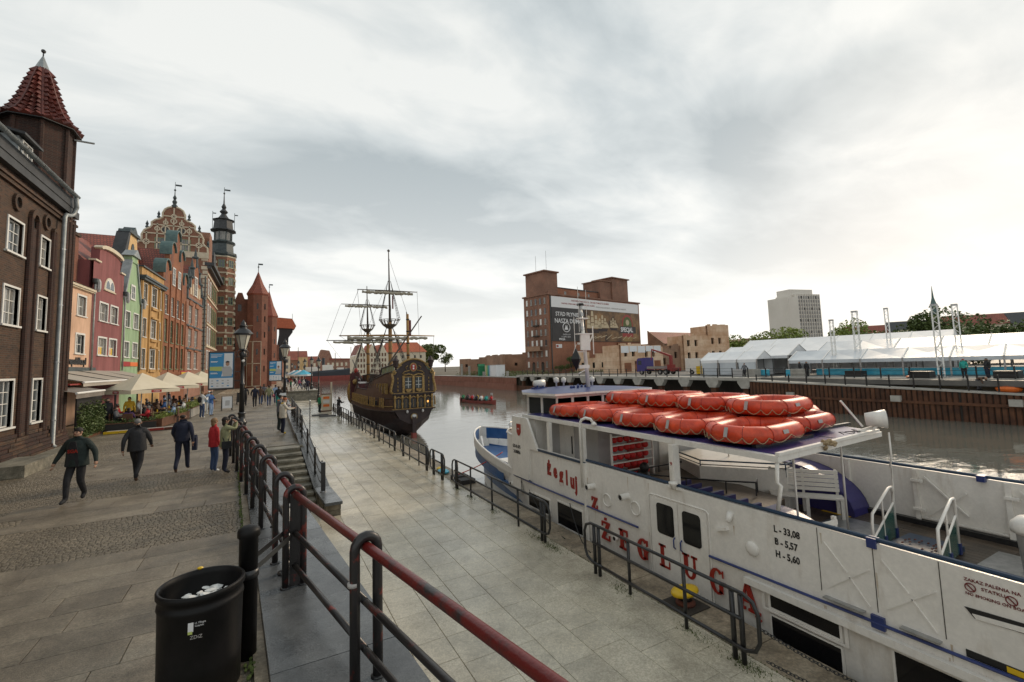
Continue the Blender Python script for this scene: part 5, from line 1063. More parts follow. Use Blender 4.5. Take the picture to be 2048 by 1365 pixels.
# burgundy house
h = front('burgundy_house', 'burgundy house with half-round attic window and yellow posters in its windows', 5.25)
W2 = [(2.05,1.40),(4.05,1.35)]; holes = [(c-q/2,c+q/2,a,b) for c,q in W2 for a,b in H2]
m = MB().wall(0,5.85,0,11.1,holes); m.box(0,.22,0,5.85,9,11.1); m.box(.95,0.0,11.1,4.95,.5,12.2); m.prism([(.95,12.2),(4.95,12.2)]+arc(2.95,12.2,2.0,0,180,12,.30),'y',0,.5); m.build('wall','plaster_burgundy',h)
for c, q in W2:
    for a, b in H2:
        wo = window(h,c,a,q,b-a,cols=2,rows=2,surround=.12,bar=.07)
        if a < 5: MB().box(-.36,-.03,.06,.36,-.02,.62).build('yellow_poster','yellow_sign',wo); MB().prism([(-.1,.5),(.1,.5),(.1,.15),(-.1,.15)],'y',-.034,-.031).build('poster_figure','orange',wo)
m = MB(); o = arc(2.95,12.2,2.18,0,180,12,.40); i = arc(2.95,12.1,1.95,0,180,12,.22)
for k in range(12): m.prism([o[k],o[k+1],i[k+1],i[k]],'y',-.18,.3)
m.build('arched_cornice','cream',h); MB().box(-.0,-.12,11.1,1.0,.3,11.22).box(4.9,-.12,11.1,5.85,.3,11.22).build('shoulder_cap','cream',h)
m = MB().prism(arc(2.95,9.35,1.02,0,180,14,1.0),'y',-.03,-.004); m.build('lunette_surround','cream',h)
lw = MB().prism(arc(2.95,9.42,.85,0,180,14,.84),'y',-.05,-.031).build('lunette_window','window_white',h); MB().prism(arc(2.55,9.47,.35,0,180,10,.6),'y',-.056,-.052).prism(arc(3.35,9.47,.35,0,180,10,.6),'y',-.056,-.052).box(2.2,-.056,9.47,3.7,-.052,9.5).build('pane','pane',lw)
MB().box(1.85,-.09,9.28,4.05,0,9.35).build('sill','cream',h)
MB().add([(0,.5,11.1),(5.85,.5,11.1),(5.85,5,15.8),(0,5,15.8)],[(0,1,2,3)]).build('roof','roof_rows',h)
def pipes(s, ztop=9.4, lamp=True):
    t = front('drainpipe', 'zinc drainpipe between the houses at %s' % s[1], s[0], -.12, 'drainpipe', 'drainpipes between the plastered houses')
    MB().cyl((0,0,3.4),(0,0,ztop),.06,n=8).build('pipe','zinc',t,True); MB().lathe([(.06,0),(.16,.15),(.18,.35),(.14,.4)],8,(0,0,ztop)).build('hopper','copper_dark',t)
    if lamp: MB().lathe([(.08,0),(.14,.2),(.14,.7),(.06,.9)],8,(.3,-.1,8.9)).build('wall_lamp','pale_grey',t); MB().beam((.0,0,9.2),(.3,-.1,9.3),.04).build('bracket','black_iron',t)
pipes((5.3,'the peach and the burgundy one')); pipes((11.15,'the burgundy and the green one')); pipes((15.3,'the green and the ochre one'))
# green house
h = front('green_house', 'narrow mint green house with a steep gable and a small pediment', 11.10)
W3 = [(1.15,1.05),(3.2,1.15)]; holes = [(c-q/2,c+q/2,a,b) for c,q in W3 for a,b in H2]
m = MB().wall(0,4.15,0,9.3,holes+[]); m.box(0,.22,0,4.15,9,9.3); m.prism([(0,9.3),(4.15,9.3),(2.75,12.6),(1.45,12.6)],'y',0,.4); m.build('wall','plaster_green',h)
for c, q in W3:
    for a, b in H2: window(h,c,a,q,b-a,cols=2,rows=2,surround=.1,bar=.07)
window(h,2.1,9.45,.85,1.15,y=-.02,cols=2,rows=2,surround=.1,bar=.06)
MB().prism([(-.1,9.3),(1.35,12.75),(1.45,12.6),(.12,9.3)],'y',-.12,.5).prism([(4.25,9.3),(2.85,12.75),(2.75,12.6),(4.03,9.3)],'y',-.12,.5).build('gable_cap','zinc',h); MB().box(1.4,-.08,12.6,2.8,.5,13.1).build('gable_top','plaster_green',h); MB().prism([(1.15,13.1),(3.05,13.1),(2.1,13.75)],'y',-.25,.6).build('pediment','zinc',h)
MB().add([(.0,.4,9.3),(2.1,.4,12.6),(2.1,8,12.6),(0,8,9.3)],[(0,1,2,3)]).add([(4.15,.4,9.3),(2.1,.4,12.6),(2.1,8,12.6),(4.15,8,9.3)],[(3,2,1,0)]).build('roof','roof_rows',h)
MB().box(.2,-.05,3.75,2.0,-.01,4.15).build('shop_sign','red_print',h); MB().box(2.1,-.05,3.78,3.95,-.01,4.12).build('shop_sign','orange',h)
# ochre house
h = front('ochre_house', 'ochre plastered house with tall window bays and a curved gable set behind its parapet', 15.25)
holes = []; wz = [(9.55,11.4),(6.5,8.2),(3.6,5.4)]; wc = [(1.35,.95,0),(4.05,1.5,1),(6.05,.55,0)]
for c, q, _ in wc:
    for a, b in wz: holes.append((c-q/2,c+q/2,a,b))
m = MB().wall(0,6.95,0,11.9,holes); m.box(0,.22,0,6.95,9,11.9); m.build('wall','plaster_ochre',h)
for c, q, bay in wc:
    for a, b in wz:
        window(h,c,a,q,b-a,cols=2 if q > .6 else 1,rows=3,bar=.06,surround=.09 if bay else .05)
        if bay: MB().box(c-q/2-.3,-.22,b+.12,c+q/2+.3,0,b+.28).build('window_hood','plaster_ochre',h); MB().box(c-q/2-.22,-.16,a-.35,c+q/2+.22,0,a-.1).build('window_apron','plaster_ochre',h)
for x in (.1,2.5,5.4,6.65): MB().box(x,-.12,3.3,x+.22,0,11.5).build('pilaster','plaster_ochre',h)
MB().box(-.1,-.3,11.6,7.05,0,11.8).box(-.15,-.42,11.802,7.1,.2,12.0).build('cornice','copper_dark',h); MB().box(0,-.05,12.0,6.95,.3,12.75).build('parapet','plaster_ochre',h); MB().box(-.1,-.2,12.751,7.05,.4,12.88).build('parapet_cap','copper_dark',h)
g_ = [(1.0,12.0),(4.9,12.0)]+[(4.9-.25*k-(.10*k*k*.5 if k<4 else .8), 12.0+k*.55) for k in range(1,7)]
prof = [(0.2,12.0),(5.4,12.0),(5.1,13.2),(4.55,14.2),(4.1,15.4),(3.9,16.2),(1.7,16.2),(1.5,15.4),(1.05,14.2),(.5,13.2)]
MB().prism(prof,'y',1.5,1.9).build('curved_gable','plaster_yellow',h); MB().prism([(.5,13.2),(1.05,14.2),(1.5,15.4),(1.7,16.2),(1.35,16.2),(.95,15.4),(.45,14.3),(.05,13.2),(-.2,12.0),(.2,12.0)],'y',1.35,2.3).build('gable_scroll','roof_slate',h); MB().prism([(1.3,16.2),(4.3,16.2),(4.1,16.5),(3.4,16.5),(2.8,17.0),(2.2,16.5),(1.5,16.5)],'y',1.3,2.2).build('gable_pediment','copper_dark',h)
MB().prism(arc(2.8,14.9,.35,0,360,12,.5)[:-1],'y',1.44,1.49).build('oval_window','copper_dark',h)
MB().add([(0,1.9,11.9),(7,1.9,11.9),(7,6,16.2),(0,6,16.2)],[(0,1,2,3)]).build('roof','roof_rows',h)
# terracotta stepped-gable house
h = front('gothic_house', 'orange brick house with tall green windows and a stepped round-topped gable', 22.2)
wc = [(1.5,1.15),(3.9,1.15),(6.3,1.15),(8.7,1.15)]; wz = [(9.4,11.5),(6.45,8.9),(3.6,6.0)]; holes = [(c-q/2,c+q/2,a,b) for c,q in wc for a,b in wz]
m = MB().wall(0,10.2,0,12.2,holes); m.box(0,.22,0,10.2,9,12.2); m.build('wall','brick_terra',h)
for c, q in wc:
    for a, b in wz: window(h,c,a,q,b-a,cols=2,rows=4,fm='window_green' if a < 9 else 'window_white',bar=.06,arch=(a < 9))
steps = [(0,2.1,14.2),(2.1,4.1,16.6),(4.1,6.1,18.4),(6.1,8.1,16.6),(8.1,10.2,14.2)]
m = MB()
for a, b, z in steps: m.box(a,0,12.2,b,.45,z)
m.build('stepped_gable','brick_terra',h)
for a, b, z in steps:
    c, r = (a+b)/2, (b-a)/2; MB().prism([(a,z),(b,z)]+arc(c,z,r,0,180,10,r*.9),'y',0,.5).build('gable_lobe','brick_terra',h)
    m = MB(); o = arc(c,z,r+.14,0,180,10,r*.9+.14); i = arc(c,z,r-.02,0,180,10,r*.9)
    for k in range(10): m.prism([o[k],o[k+1],i[k+1],i[k]],'y',-.2,.9)
    m.box(a-.14,-.2,z-.6,a+.02,.9,z).build('lobe_cap','verdigris',h)
    MB().prism([(c-.55,z-1.5),(c+.55,z-1.5)]+arc(c,z-.2,.55,0,180,8),'y',-.006,-.001).build('blind_arch','brick_gothic',h)
for c in (3.9,6.3): window(h,c,12.9,1.0,1.9,y=-.03,cols=2,rows=3,bar=.06,surround=.06)
for x in (.3,2.7,5.1,7.5,9.9): MB().box(x-.13,-.10,3.3,x+.13,0,11.9 if x in (.3,9.9) else 13.9).build('pilaster','brick_terra',h)
MB().box(4.2,-.9,2.6,8.9,-.85,3.35).build('shop_banner','red_print',h); MB().box(4.4,-.92,2.7,8.6,-.905,3.2).build('banner_print','safety_yellow',h)
MB().add([(0,.45,12.2),(5.1,.45,17.2),(5.1,9,17.2),(0,9,12.2)],[(0,1,2,3)]).add([(10.2,.45,12.2),(5.1,.45,17.2),(5.1,9,17.2),(10.2,9,12.2)],[(3,2,1,0)]).build('roof','roof_rows',h)
# small brick gable house with dark pinnacles
h = front('pinnacle_house', 'pink brick house with white windows and a stepped gable of dark pinnacles', 32.5)
wc = [(2.3,1.9),(5.9,1.9)]; wz = [(9.3,11.7),(6.4,8.7),(3.6,5.8)]; holes = [(c-q/2,c+q/2,a,b) for c,q in wc for a,b in wz]
m = MB().wall(0,9.6,0,13.0,holes); m.box(0,.22,0,9.6,9,13.0); m.build('wall','brick_pink',h)
for c, q in wc:
    for a, b in wz:
        window(h,c,a,q,b-a,cols=3,rows=3,bar=.07,pm='pane_curtain'); MB().prism([(c-q/2-.2,b+.05),(c+q/2+.2,b+.05)]+arc(c,b+.05,q/2+.2,0,180,8,.7),'y',-.10,-.02).build('relieving_arch','brick_terra',h)
for z in (12.4,9.0,6.1): MB().box(-.05,-.14,z,9.65,0,z+.18).build('string_course','copper_dark',h)
stp = [(0.0,1.5,13.6),(1.5,2.9,15.2),(2.9,6.7,16.6),(6.7,8.1,15.2),(8.1,9.6,13.6)]
m = MB()
for a, b, z in stp: m.box(a,0,13.0,b,.45,z)
m.prism([(2.9,16.6),(6.7,16.6),(4.8,18.6)],'y',0,.45); m.build('stepped_gable','brick_terra',h)
for x, z in ((.1,13.6),(1.5,15.2),(2.9,16.6),(4.8,18.4),(6.7,16.6),(8.1,15.2),(9.5,13.6)):
    MB().lathe([(.3,-1.2),(.3,0),(.42,.1),(.42,.25),(.2,.35),(.16,.7),(.02,1.5)],6,(x,.1,z)).build('pinnacle','copper_dark',h)
window(h,4.8,13.3,1.5,2.5,y=-.03,cols=2,rows=3,bar=.07,pm='pane_curtain',surround=.1)
for x in (2.2,3.4,6.2,7.4): MB().prism([(x-.35,13.2),(x+.35,13.2)]+arc(x,14.4,.35,0,180,6),'y',-.03,-.002).build('blind_arch','cream_stone',h)
MB().add([(0,.45,13),(4.8,.45,17.5),(4.8,9,17.5),(0,9,13)],[(0,1,2,3)]).add([(9.6,.45,13),(4.8,.45,17.5),(4.8,9,17.5),(9.6,9,13)],[(3,2,1,0)]).build('roof','roof_rows',h)
MB().cyl((9.9,-.2,3.4),(9.9,-.2,17),.09,n=8).build('drainpipe','copper_dark',h)
# long red roof behind the row of houses
rr = thing('rear_tenement', 'tall house behind the burgundy one, only its wide red tiled roof showing', 'building', (-27,51.0,0))
MB().box(0,0,0,14.6,18,11.3).build('wall','brick_ruin',rr); MB().add([(-.3,-.3,11.2),(14.8,-.3,11.2),(14.8,9,17.5),(-.3,9,17.5),(14.8,18.3,11.2),(-.3,18.3,11.2)],[(0,1,2,3),(3,2,4,5),(1,4,2),(0,3,5)]).build('roof','roof_rows',rr)
rr = thing('rear_tenement', 'nearer tenement behind the peach house with a brick chimney block and red roof', 'building', (-15.0,36.0,0), radians(86))
MB().box(0,2,0,14,9,11.0).build('wall','brick_ruin',rr); MB().add([(-2,1.2,10.2),(14,1.2,10.2),(14,6,15.6),(-2,6,15.6),(14,11,10.2),(-2,11,10.2)],[(0,1,2,3),(3,2,4,5),(1,4,2),(0,3,5)]).build('roof','roof_rows',rr)

# ---- museum: side front along the street, great scrolled gable to the south, stair tower
mu = thing('museum_building', 'tall red brick museum with a scrolled gable laced with pale stone bands', 'building', (-16.0,80.2,0), 0)
Wd = 8.15
m = MB().box(0,0,0,Wd,18,20.2); m.build('wall','brick_red',mu)
def scroll(side):                                   # half outline of the gable from base to peak (distance from axis, height)
    return [(4.9,20.9),(4.85,21.6),(4.2,22.2),(4.25,22.9),(3.9,23.6),(3.2,24.0),(2.95,24.3),(3.0,24.8),(2.5,25.2),(1.9,25.4),(1.55,25.7),(1.55,26.3),(1.25,26.9),(.8,27.2),(.3,27.35)]
hp = [(a*.86,b) for a,b in scroll(0)]; C0 = 3.95
outl = [(C0+a,b) for a,b in hp]+[(C0-a,b) for a,b in reversed(hp)]
gb = MB().prism(outl,'y',-.05,.5).build('scrolled_gable','brick_red',mu)
def band(a, b, w=.16): return MB().beam((a[0],-.10,a[1]),(b[0],-.10,b[1]),.10,w,up=(0,0,1) if abs(a[0]-b[0])>abs(a[1]-b[1]) else (1,0,0))
for z, hw_ in ((21.9,4.4),(23.2,4.0),(24.5,2.9),(25.9,1.45)): band((C0-hw_*.86,z),(C0+hw_*.86,z)).build('stone_band','cream_stone',mu)
for x, z1 in ((-3.6,23.4),(-2.2,24.7),(-.0,27.2),(2.2,24.7),(3.6,23.4),(-1.1,25.5),(1.1,25.5)): band((C0+x*.86,20.9),(C0+x*.86,z1)).build('stone_band','cream_stone',mu)
for x, z, r in ((-1.1,23.85,.5),(1.1,23.85,.5),(0,25.2,.34),(-2.2,24.5-.6,.28),(2.2,23.9,.28),(0,25.9,.28),(-3.6,21.9,.35),(3.6,21.9,.35),(-1.1,24.9,.25),(1.1,24.9,.25)):
    MB().tube([(C0+x*.86+r*cos(a),-.10,z+r*sin(a)) for a in [2*pi*k/16 for k in range(16)]],.09,6,closed=True).build('stone_ring','cream_stone',mu)
    MB().prism([(C0+x*.86+(r-.05)*cos(a),z+(r-.05)*sin(a)) for a in [2*pi*k/14 for k in range(14)]],'y',-.075,-.055).build('oculus','pane_dark' if r > .4 else 'brick_pink',mu)
m = MB()
for s in (-1,1): m.tube([(C0+s*a,-.05,b) for a,b in hp],.14,6)
m.build('gable_coping','copper_dark' if False else 'cream_stone',mu)
for s in (-1,1):
    for a, b in ((4.9,21.8),(3.6,24.0),(2.1,25.6)): MB().lathe([(.22,0),(.22,.2),(.1,.3),(.2,.55),(.05,.95),(.001,1.1)],8,(C0+s*a*.86,.1,b)).build('gable_finial','copper_dark',mu)
MB().lathe([(.35,0),(.4,.3),(.2,.5),(.32,.9),(.14,1.2),(.25,1.5),(.07,1.9),(.05,2.5),(.16,2.65),(.05,2.85)],8,(C0,.1,27.3)).build('gable_finial','copper_dark',mu); MB().beam((C0,.1,30.0),(C0,.1,31.2),.05).box(C0+.05,.08,30.6,C0+.8,.12,30.85).build('weather_vane','copper_dark',mu)
for x in (-1.9,1.15): window(mu,C0+x+.35,20.95,1.2,1.7,y=-.06,cols=2,rows=2,bar=.08,fm='window_green')
MB().box(-.3,-.22,20.0,Wd+.15,.0,20.9).build('cornice','cream_stone',mu)
for k in range(26): z = 3.2+k*.66; MB().box(Wd-.55-(.2 if k % 2 else 0),-.06,z,Wd+.06,0.0,z+.5).build('quoin','cream_stone',mu)
window(mu,2.6,14.6,1.1,1.8,y=-.03,cols=2,rows=2,bar=.08)
MB().add([(0,.5,20.2),(C0,.5,27),(C0,18,27),(0,18,20.2)],[(3,2,1,0)]).add([(Wd,.5,20.2),(C0,.5,27),(C0,18,27),(Wd,18,20.2)],[(0,1,2,3)]).build('roof','roof_slate',mu)
# street side front of the museum
ms_ = link('side_front', None, mu, loc=(Wd,0,0), rot=pi/2)
for i, x in enumerate((2.0,4.9,7.8,10.7,13.6)):
    for z0, z1 in ((3.6,6.4),(7.3,9.9),(10.8,13.4),(14.9,17.2)):
        window(ms_,x,z0,1.3,z1-z0,y=-.03,cols=2,rows=3,bar=.09,surround=.12,pm='pane_curtain' if i == 0 else 'pane',fm='window_white' if i < 2 else 'window_green',sm='cream_stone')
for z in (6.9,10.2,14.2,17.6): MB().box(0,-.16,z,17,.0,z+.28).build('string_course','cream_stone',ms_)
MB().box(-.1,-.5,18.6,17.2,0,19.0).box(-.15,-.9,19.02,17.2,0.3,19.5).build('eaves','roof_slate',ms_)
MB().prism([(1.5,19.5),(1.5,23.5),(2.2,24.6),(5.0,24.6),(5.7,23.5),(5.7,19.5)],'y',-.05,2.5).build('side_dormer','brick_red',ms_); MB().prism([(8.5,19.5),(8.5,22.5),(9.2,23.2),(11,23.2),(11.7,22.5),(11.7,19.5)],'y',-.05,2.5).build('side_dormer','roof_slate',ms_)
tw = thing('museum_tower', 'slender brick stair tower with pale quoins, dark lantern and spire', 'tower', (-7.35,99.5,0))
MB().lathe([(2.0,0),(2.0,25.6)],8,a0=pi/8).build('wall','brick_red',tw)
for z in (6.6,10.6,14.6,18.6,22.2,25.4): MB().lathe([(2.0,0),(2.12,.08),(2.12,.22),(2.0,.3)],8,(0,0,z),pi/8).build('string_course','cream_stone',tw)
for k in range(8):
    a = pi/8+k*pi/4
    if cos(a-(-pi/2)) > -.3:
        for j in range(20): MB().box(-.12 if j%2 else -.2,-.13,3.2+j*1.1,.12 if j%2 else .2,.06,3.2+j*1.1+.5).build('quoin','cream_stone',tw,loc=(2.0*cos(a),2.0*sin(a),0),rot=a+pi/2)
for i, z in enumerate((4.6,8.4,12.2,16.2,20.0,23.4)):
    for a in (-pi/2,-pi/4,0):
        s_ = link('window_bay', None, tw, loc=(1.85*cos(a),1.85*sin(a),0), rot=a+pi/2); window(s_,0,z,.95,1.5,y=-.02,cols=2,rows=2,bar=.08,fm='window_green',sm='cream_stone')
MB().lathe([(2.0,25.7),(2.2,26.1),(2.2,26.4),(1.7,26.6),(1.6,28.2),(1.95,28.6),(1.6,28.9),(1.4,29.0)],8,a0=pi/8).build('lantern_base','copper_dark',tw)
MB().lathe([(1.25,29.0),(1.25,30.7)],8,a0=pi/8).build('lantern_glazing','pane_curtain',tw)
m = MB()
for k in range(8): a = pi/8+k*pi/4; m.cyl((1.32*cos(a),1.32*sin(a),28.9),(1.32*cos(a),1.32*sin(a),30.8),.10,n=6)
m.build('lantern_column','copper_dark',tw)
MB().lathe([(1.4,30.7),(2.0,31.0),(1.55,31.4),(1.4,33.0),(1.7,33.2),(.85,33.6),(.6,34.0),(.35,34.5),(.65,34.9),(.25,35.5),(.4,35.9),(.12,36.6),(.06,38.5),(.16,38.7),(.03,39.0)],8,a0=pi/8).build('dome','roof_slate',tw)
for s in (-1,1): MB().cyl((1.6*s,0,31.2),(1.6*s,0,34.9),.04,n=5).box(1.6*s,-.02,34.4,1.6*s+.5,.02,34.6).build('flagpole','copper_dark',tw)
MB().box(.05,-.02,39.3,.9,.02,39.6).cyl((0,0,38.9),(0,0,40),.04,n=5).build('weather_vane','copper_dark',tw)

tw.scale = (1.1,1.1,.955)
# ---- gothic water gate with two turrets
def turret(name, label, x, y, r, ze, zp, gm='brick_gothic', roofm='roof_rows'):
    t = thing(name, label, 'turret', (x,y,0)); MB().lathe([(r,0),(r,ze)],8,a0=pi/8).build('wall',gm,t); MB().lathe([(r+.05,ze-.25),(r+.22,ze),(r*.55,ze+(zp-ze)*.42),(.03,zp)],8,a0=pi/8).build('roof','roof_rows_dull',t)
    MB().cyl((0,0,zp-.2),(0,0,zp+1.6),.06,n=5).ell((0,0,zp+.9),.16,6,4).build('finial','copper_dark',t); MB().box(.05,-.02,zp+1.3,.75,.02,zp+1.6).build('weather_vane','copper_dark',t)
    for a in (-pi/2+.0,-pi/4):
        for z in (3.0,6.2,9.4,12.4,14.8):
            if z < ze-1.5:
                s_ = link('slit', None, t, loc=(r*.925*cos(a),r*.925*sin(a),z), rot=a+pi/2); MB().box(-.13,-.03,0,.13,.0,1.1).build('slit_opening','pane_dark',s_)
    return t
wallmat('roof_rows_dull', (0.36,0.10,0.06), (0.28,0.08,0.05), (0.14,0.05,0.035), bw=.3, bh=.35, mortar=.03, dirt=.35, dscale=.3, rough=.7)
t = turret('gate_turret','nearer octagonal brick turret of the water gate with pale painted band', -1.45, 99.5, 1.85, 17.8, 22.3)
# white painted strips on the turret faces toward the street
for a, xs in ((-pi/2,(-.55,.55)),):
    s_ = link('painted_frame', None, t, loc=(1.85*.925*cos(a),1.85*.925*sin(a),0), rot=a+pi/2)
    for x in (-.66,.66): MB().box(x-.05,-.03,.3,x+.05,-.0,8.6).build('painted_strip','cream_stone',s_)
    for z in (.3,4.5,8.6): MB().box(-.7,-.03,z,.7,-.0,z+.12).build('painted_strip','cream_stone',s_)
a = -3*pi/4; s_ = link('painted_frame', None, t, loc=(1.85*.925*cos(a),1.85*.925*sin(a),0), rot=a+pi/2)
for x in (-.6,.6): MB().box(x-.05,-.03,.3,x+.05,-.0,8.6).build('painted_strip','cream_stone',s_)
for z in (.3,4.5,8.6,11.6): MB().box(-.66,-.03,z,.66,-.0,z+.12).build('painted_strip','cream_stone',s_)
MB().box(-.35,-.02,2.2,.35,-.0,11.4).build('pale_panel','brick_pink',s_)
turret('gate_turret','farther octagonal brick turret of the water gate behind the first', 0.55, 122, 1.9, 16.0, 22.2)
gt = thing('water_gate', 'brick water gate building with a stepped gable left of its turret', 'building', (-6.4,100.5,0))
MB().box(0,0,0,4.2,22,14.0).build('wall','brick_gothic',gt); MB().prism([(0,14),(4.2,14),(4.2,15.6),(3.6,15.6),(3.2,17),(2.7,17),(2.3,18.2),(1.6,18.2),(1.2,17),(.8,16.2),(.4,15.2),(0,14.6)],'y',0,.5).build('gable','brick_gothic',gt)
for x, z in ((1.0,10.5),(2.6,10.5),(1.9,14.6),(1.0,4.2),(2.8,4.2),(1.0,7.2),(2.8,7.2)): MB().box(x-.3,-.03,z,x+.3,0,z+1.3).build('window','pane_dark',gt)
MB().add([(0,.5,14),(2.1,.5,17.6),(2.1,22,17.6),(0,22,14)],[(3,2,1,0)]).add([(4.2,.5,14),(2.1,.5,17.6),(2.1,22,17.6),(4.2,22,14)],[(0,1,2,3)]).build('roof','roof_rows_dull',gt)
MB().box(4.2,2,0,6.8,21,12.5).build('gate_wing','brick_gothic',gt); MB().prism([(4.2,12.5),(6.8,12.5),(4.2,14.6)],'y',2,21).build('wing_roof','roof_rows_dull',gt)
for k in range(4): MB().box(6.8,3+k*4.6,0,7.5,4.2+k*4.6,10.5-.6*k).build('buttress','brick_gothic',gt)
for k in range(4): MB().box(6.78,5.2+k*4.4,1.5,6.84,6.6+k*4.4,8.5).build('blind_arch','cream_stone' if k % 2 else 'brick_terra',gt)
# ---- medieval port crane
cr_ = thing('port_crane', 'medieval port crane with black timber hoist house under an orange roof', 'crane', (5.3,168,0))
MB().lathe([(3.6,0),(3.6,11.5)],12,(-3.5,0,0)).build('brick_tower','brick_gothic',cr_)
MB().prism([(-2.2,10.4),(-1.5,15.0),(-1.5,17.0),(2.4,17.0),(2.4,15.6),(1.2,13.8),(1.1,10.4),(.2,9.6),(-.2,6.5),(-1.2,6.5)],'y',-3,3).build('timber_house','wood_black',cr_)
MB().prism([(-3.2,17.0),(3.0,16.7),(3.4,17.6),(2.2,20.0),(-3.2,20.4)],'y',-3.6,3.6).build('roof','roof_rows_orange',cr_); MB().box(-.1,-.3,6.0,.5,.3,9.6).build('hoist_block','wood_black',cr_); MB().cyl((2.4,0,20),(2.4,0,22),.06,n=5).build('weather_vane','copper_dark',cr_)
for x, w_, hh, mm_, lab in ((-8,9,14,'brick_gothic','brick house front between the water gate and the crane'),):
    t = thing('brick_house', lab, 'house', (-5,126,0)); MB().box(0,0,0,6.4,38,11).build('wall','brick_gothic',t); MB().add([(0,0,11),(6.4,0,11),(3.2,0,14.5),(0,38,11),(6.4,38,11),(3.2,38,14.5)],[(0,2,1),(3,4,5),(1,2,5,4),(0,3,5,2)]).build('roof','roof_rows_dull',t)
    for k in range(8):
        for z in (2,5.2,8.2): MB().box(6.4,2+k*4.4,z,6.45,3.4+k*4.4,z+1.8).build('window','pane',t)
# farther houses along the left bank
R7 = random.Random(31)
for k, (x, y, w_, hh, mm_, lab) in enumerate(((1.5,190,7,9,'brick_pink','small pink brick house beyond the crane'),(4.0,205,6,8,'plaster_beige','peach house far along the left quay'),(7.5,222,8,9.5,'cream','cream house far along the left quay'),(12.5,240,7,8,'brick_red','red house near the end of the left quay'),(16.5,262,9,10,'plaster_yellow','yellow house at the bend of the river'))):
    t = thing('quay_house', lab, 'house', (x-6,y,0)); MB().box(0,0,0,w_,10,hh).build('wall',mm_,t); MB().add([(0,-.2,hh),(w_,-.2,hh),(w_,5,hh+3.4),(0,5,hh+3.4),(w_,10,hh),(0,10,hh)],[(0,1,2,3),(3,2,4,5),(1,4,2),(0,3,5)]).build('roof','roof_rows_dull',t)
    for i in range(3):
        for z in (1.2,4.0,6.6):
            if z+1.6 < hh: MB().box(w_*(i+.3)/3,-.05,z,w_*(i+.7)/3,0,z+1.5).build('window','pane',t)
# ================================================================== PEOPLE
def cloth(name, c): 
    if name not in MATS: mat(name, c, tuple(min(1, v*1.35+.004) for v in c), rough=0.85, scale=7, bump=0.9, bscale=9)
    return name
for n_, c in dict(c_black=(.012,.012,.014), c_char=(.022,.022,.024), c_navy=(.010,.013,.030), c_denim=(.03,.055,.12), c_green=(.010,.018,.016), c_red=(.35,.015,.02), c_olive=(.22,.22,.12), c_beige=(.48,.43,.35), c_white=(.62,.62,.6), c_brown=(.09,.05,.03),
                 c_grey=(.10,.10,.11), c_blue=(.03,.09,.25), c_teal=(.02,.28,.24), c_yellow=(.62,.38,.03), c_purple=(.07,.03,.10), c_pink=(.35,.08,.14), c_dgreen=(.02,.16,.07), c_orange=(.55,.14,.03), c_lblue=(.25,.34,.48)).items(): cloth(n_, c)
mat('hair_dark', (.018,.012,.009), rough=.7); mat('hair_grey', (.20,.19,.18), rough=.7); mat('hair_fair', (.22,.13,.06), rough=.7); mat('hair_ginger', (.35,.09,.03), rough=.7)
V = Vector
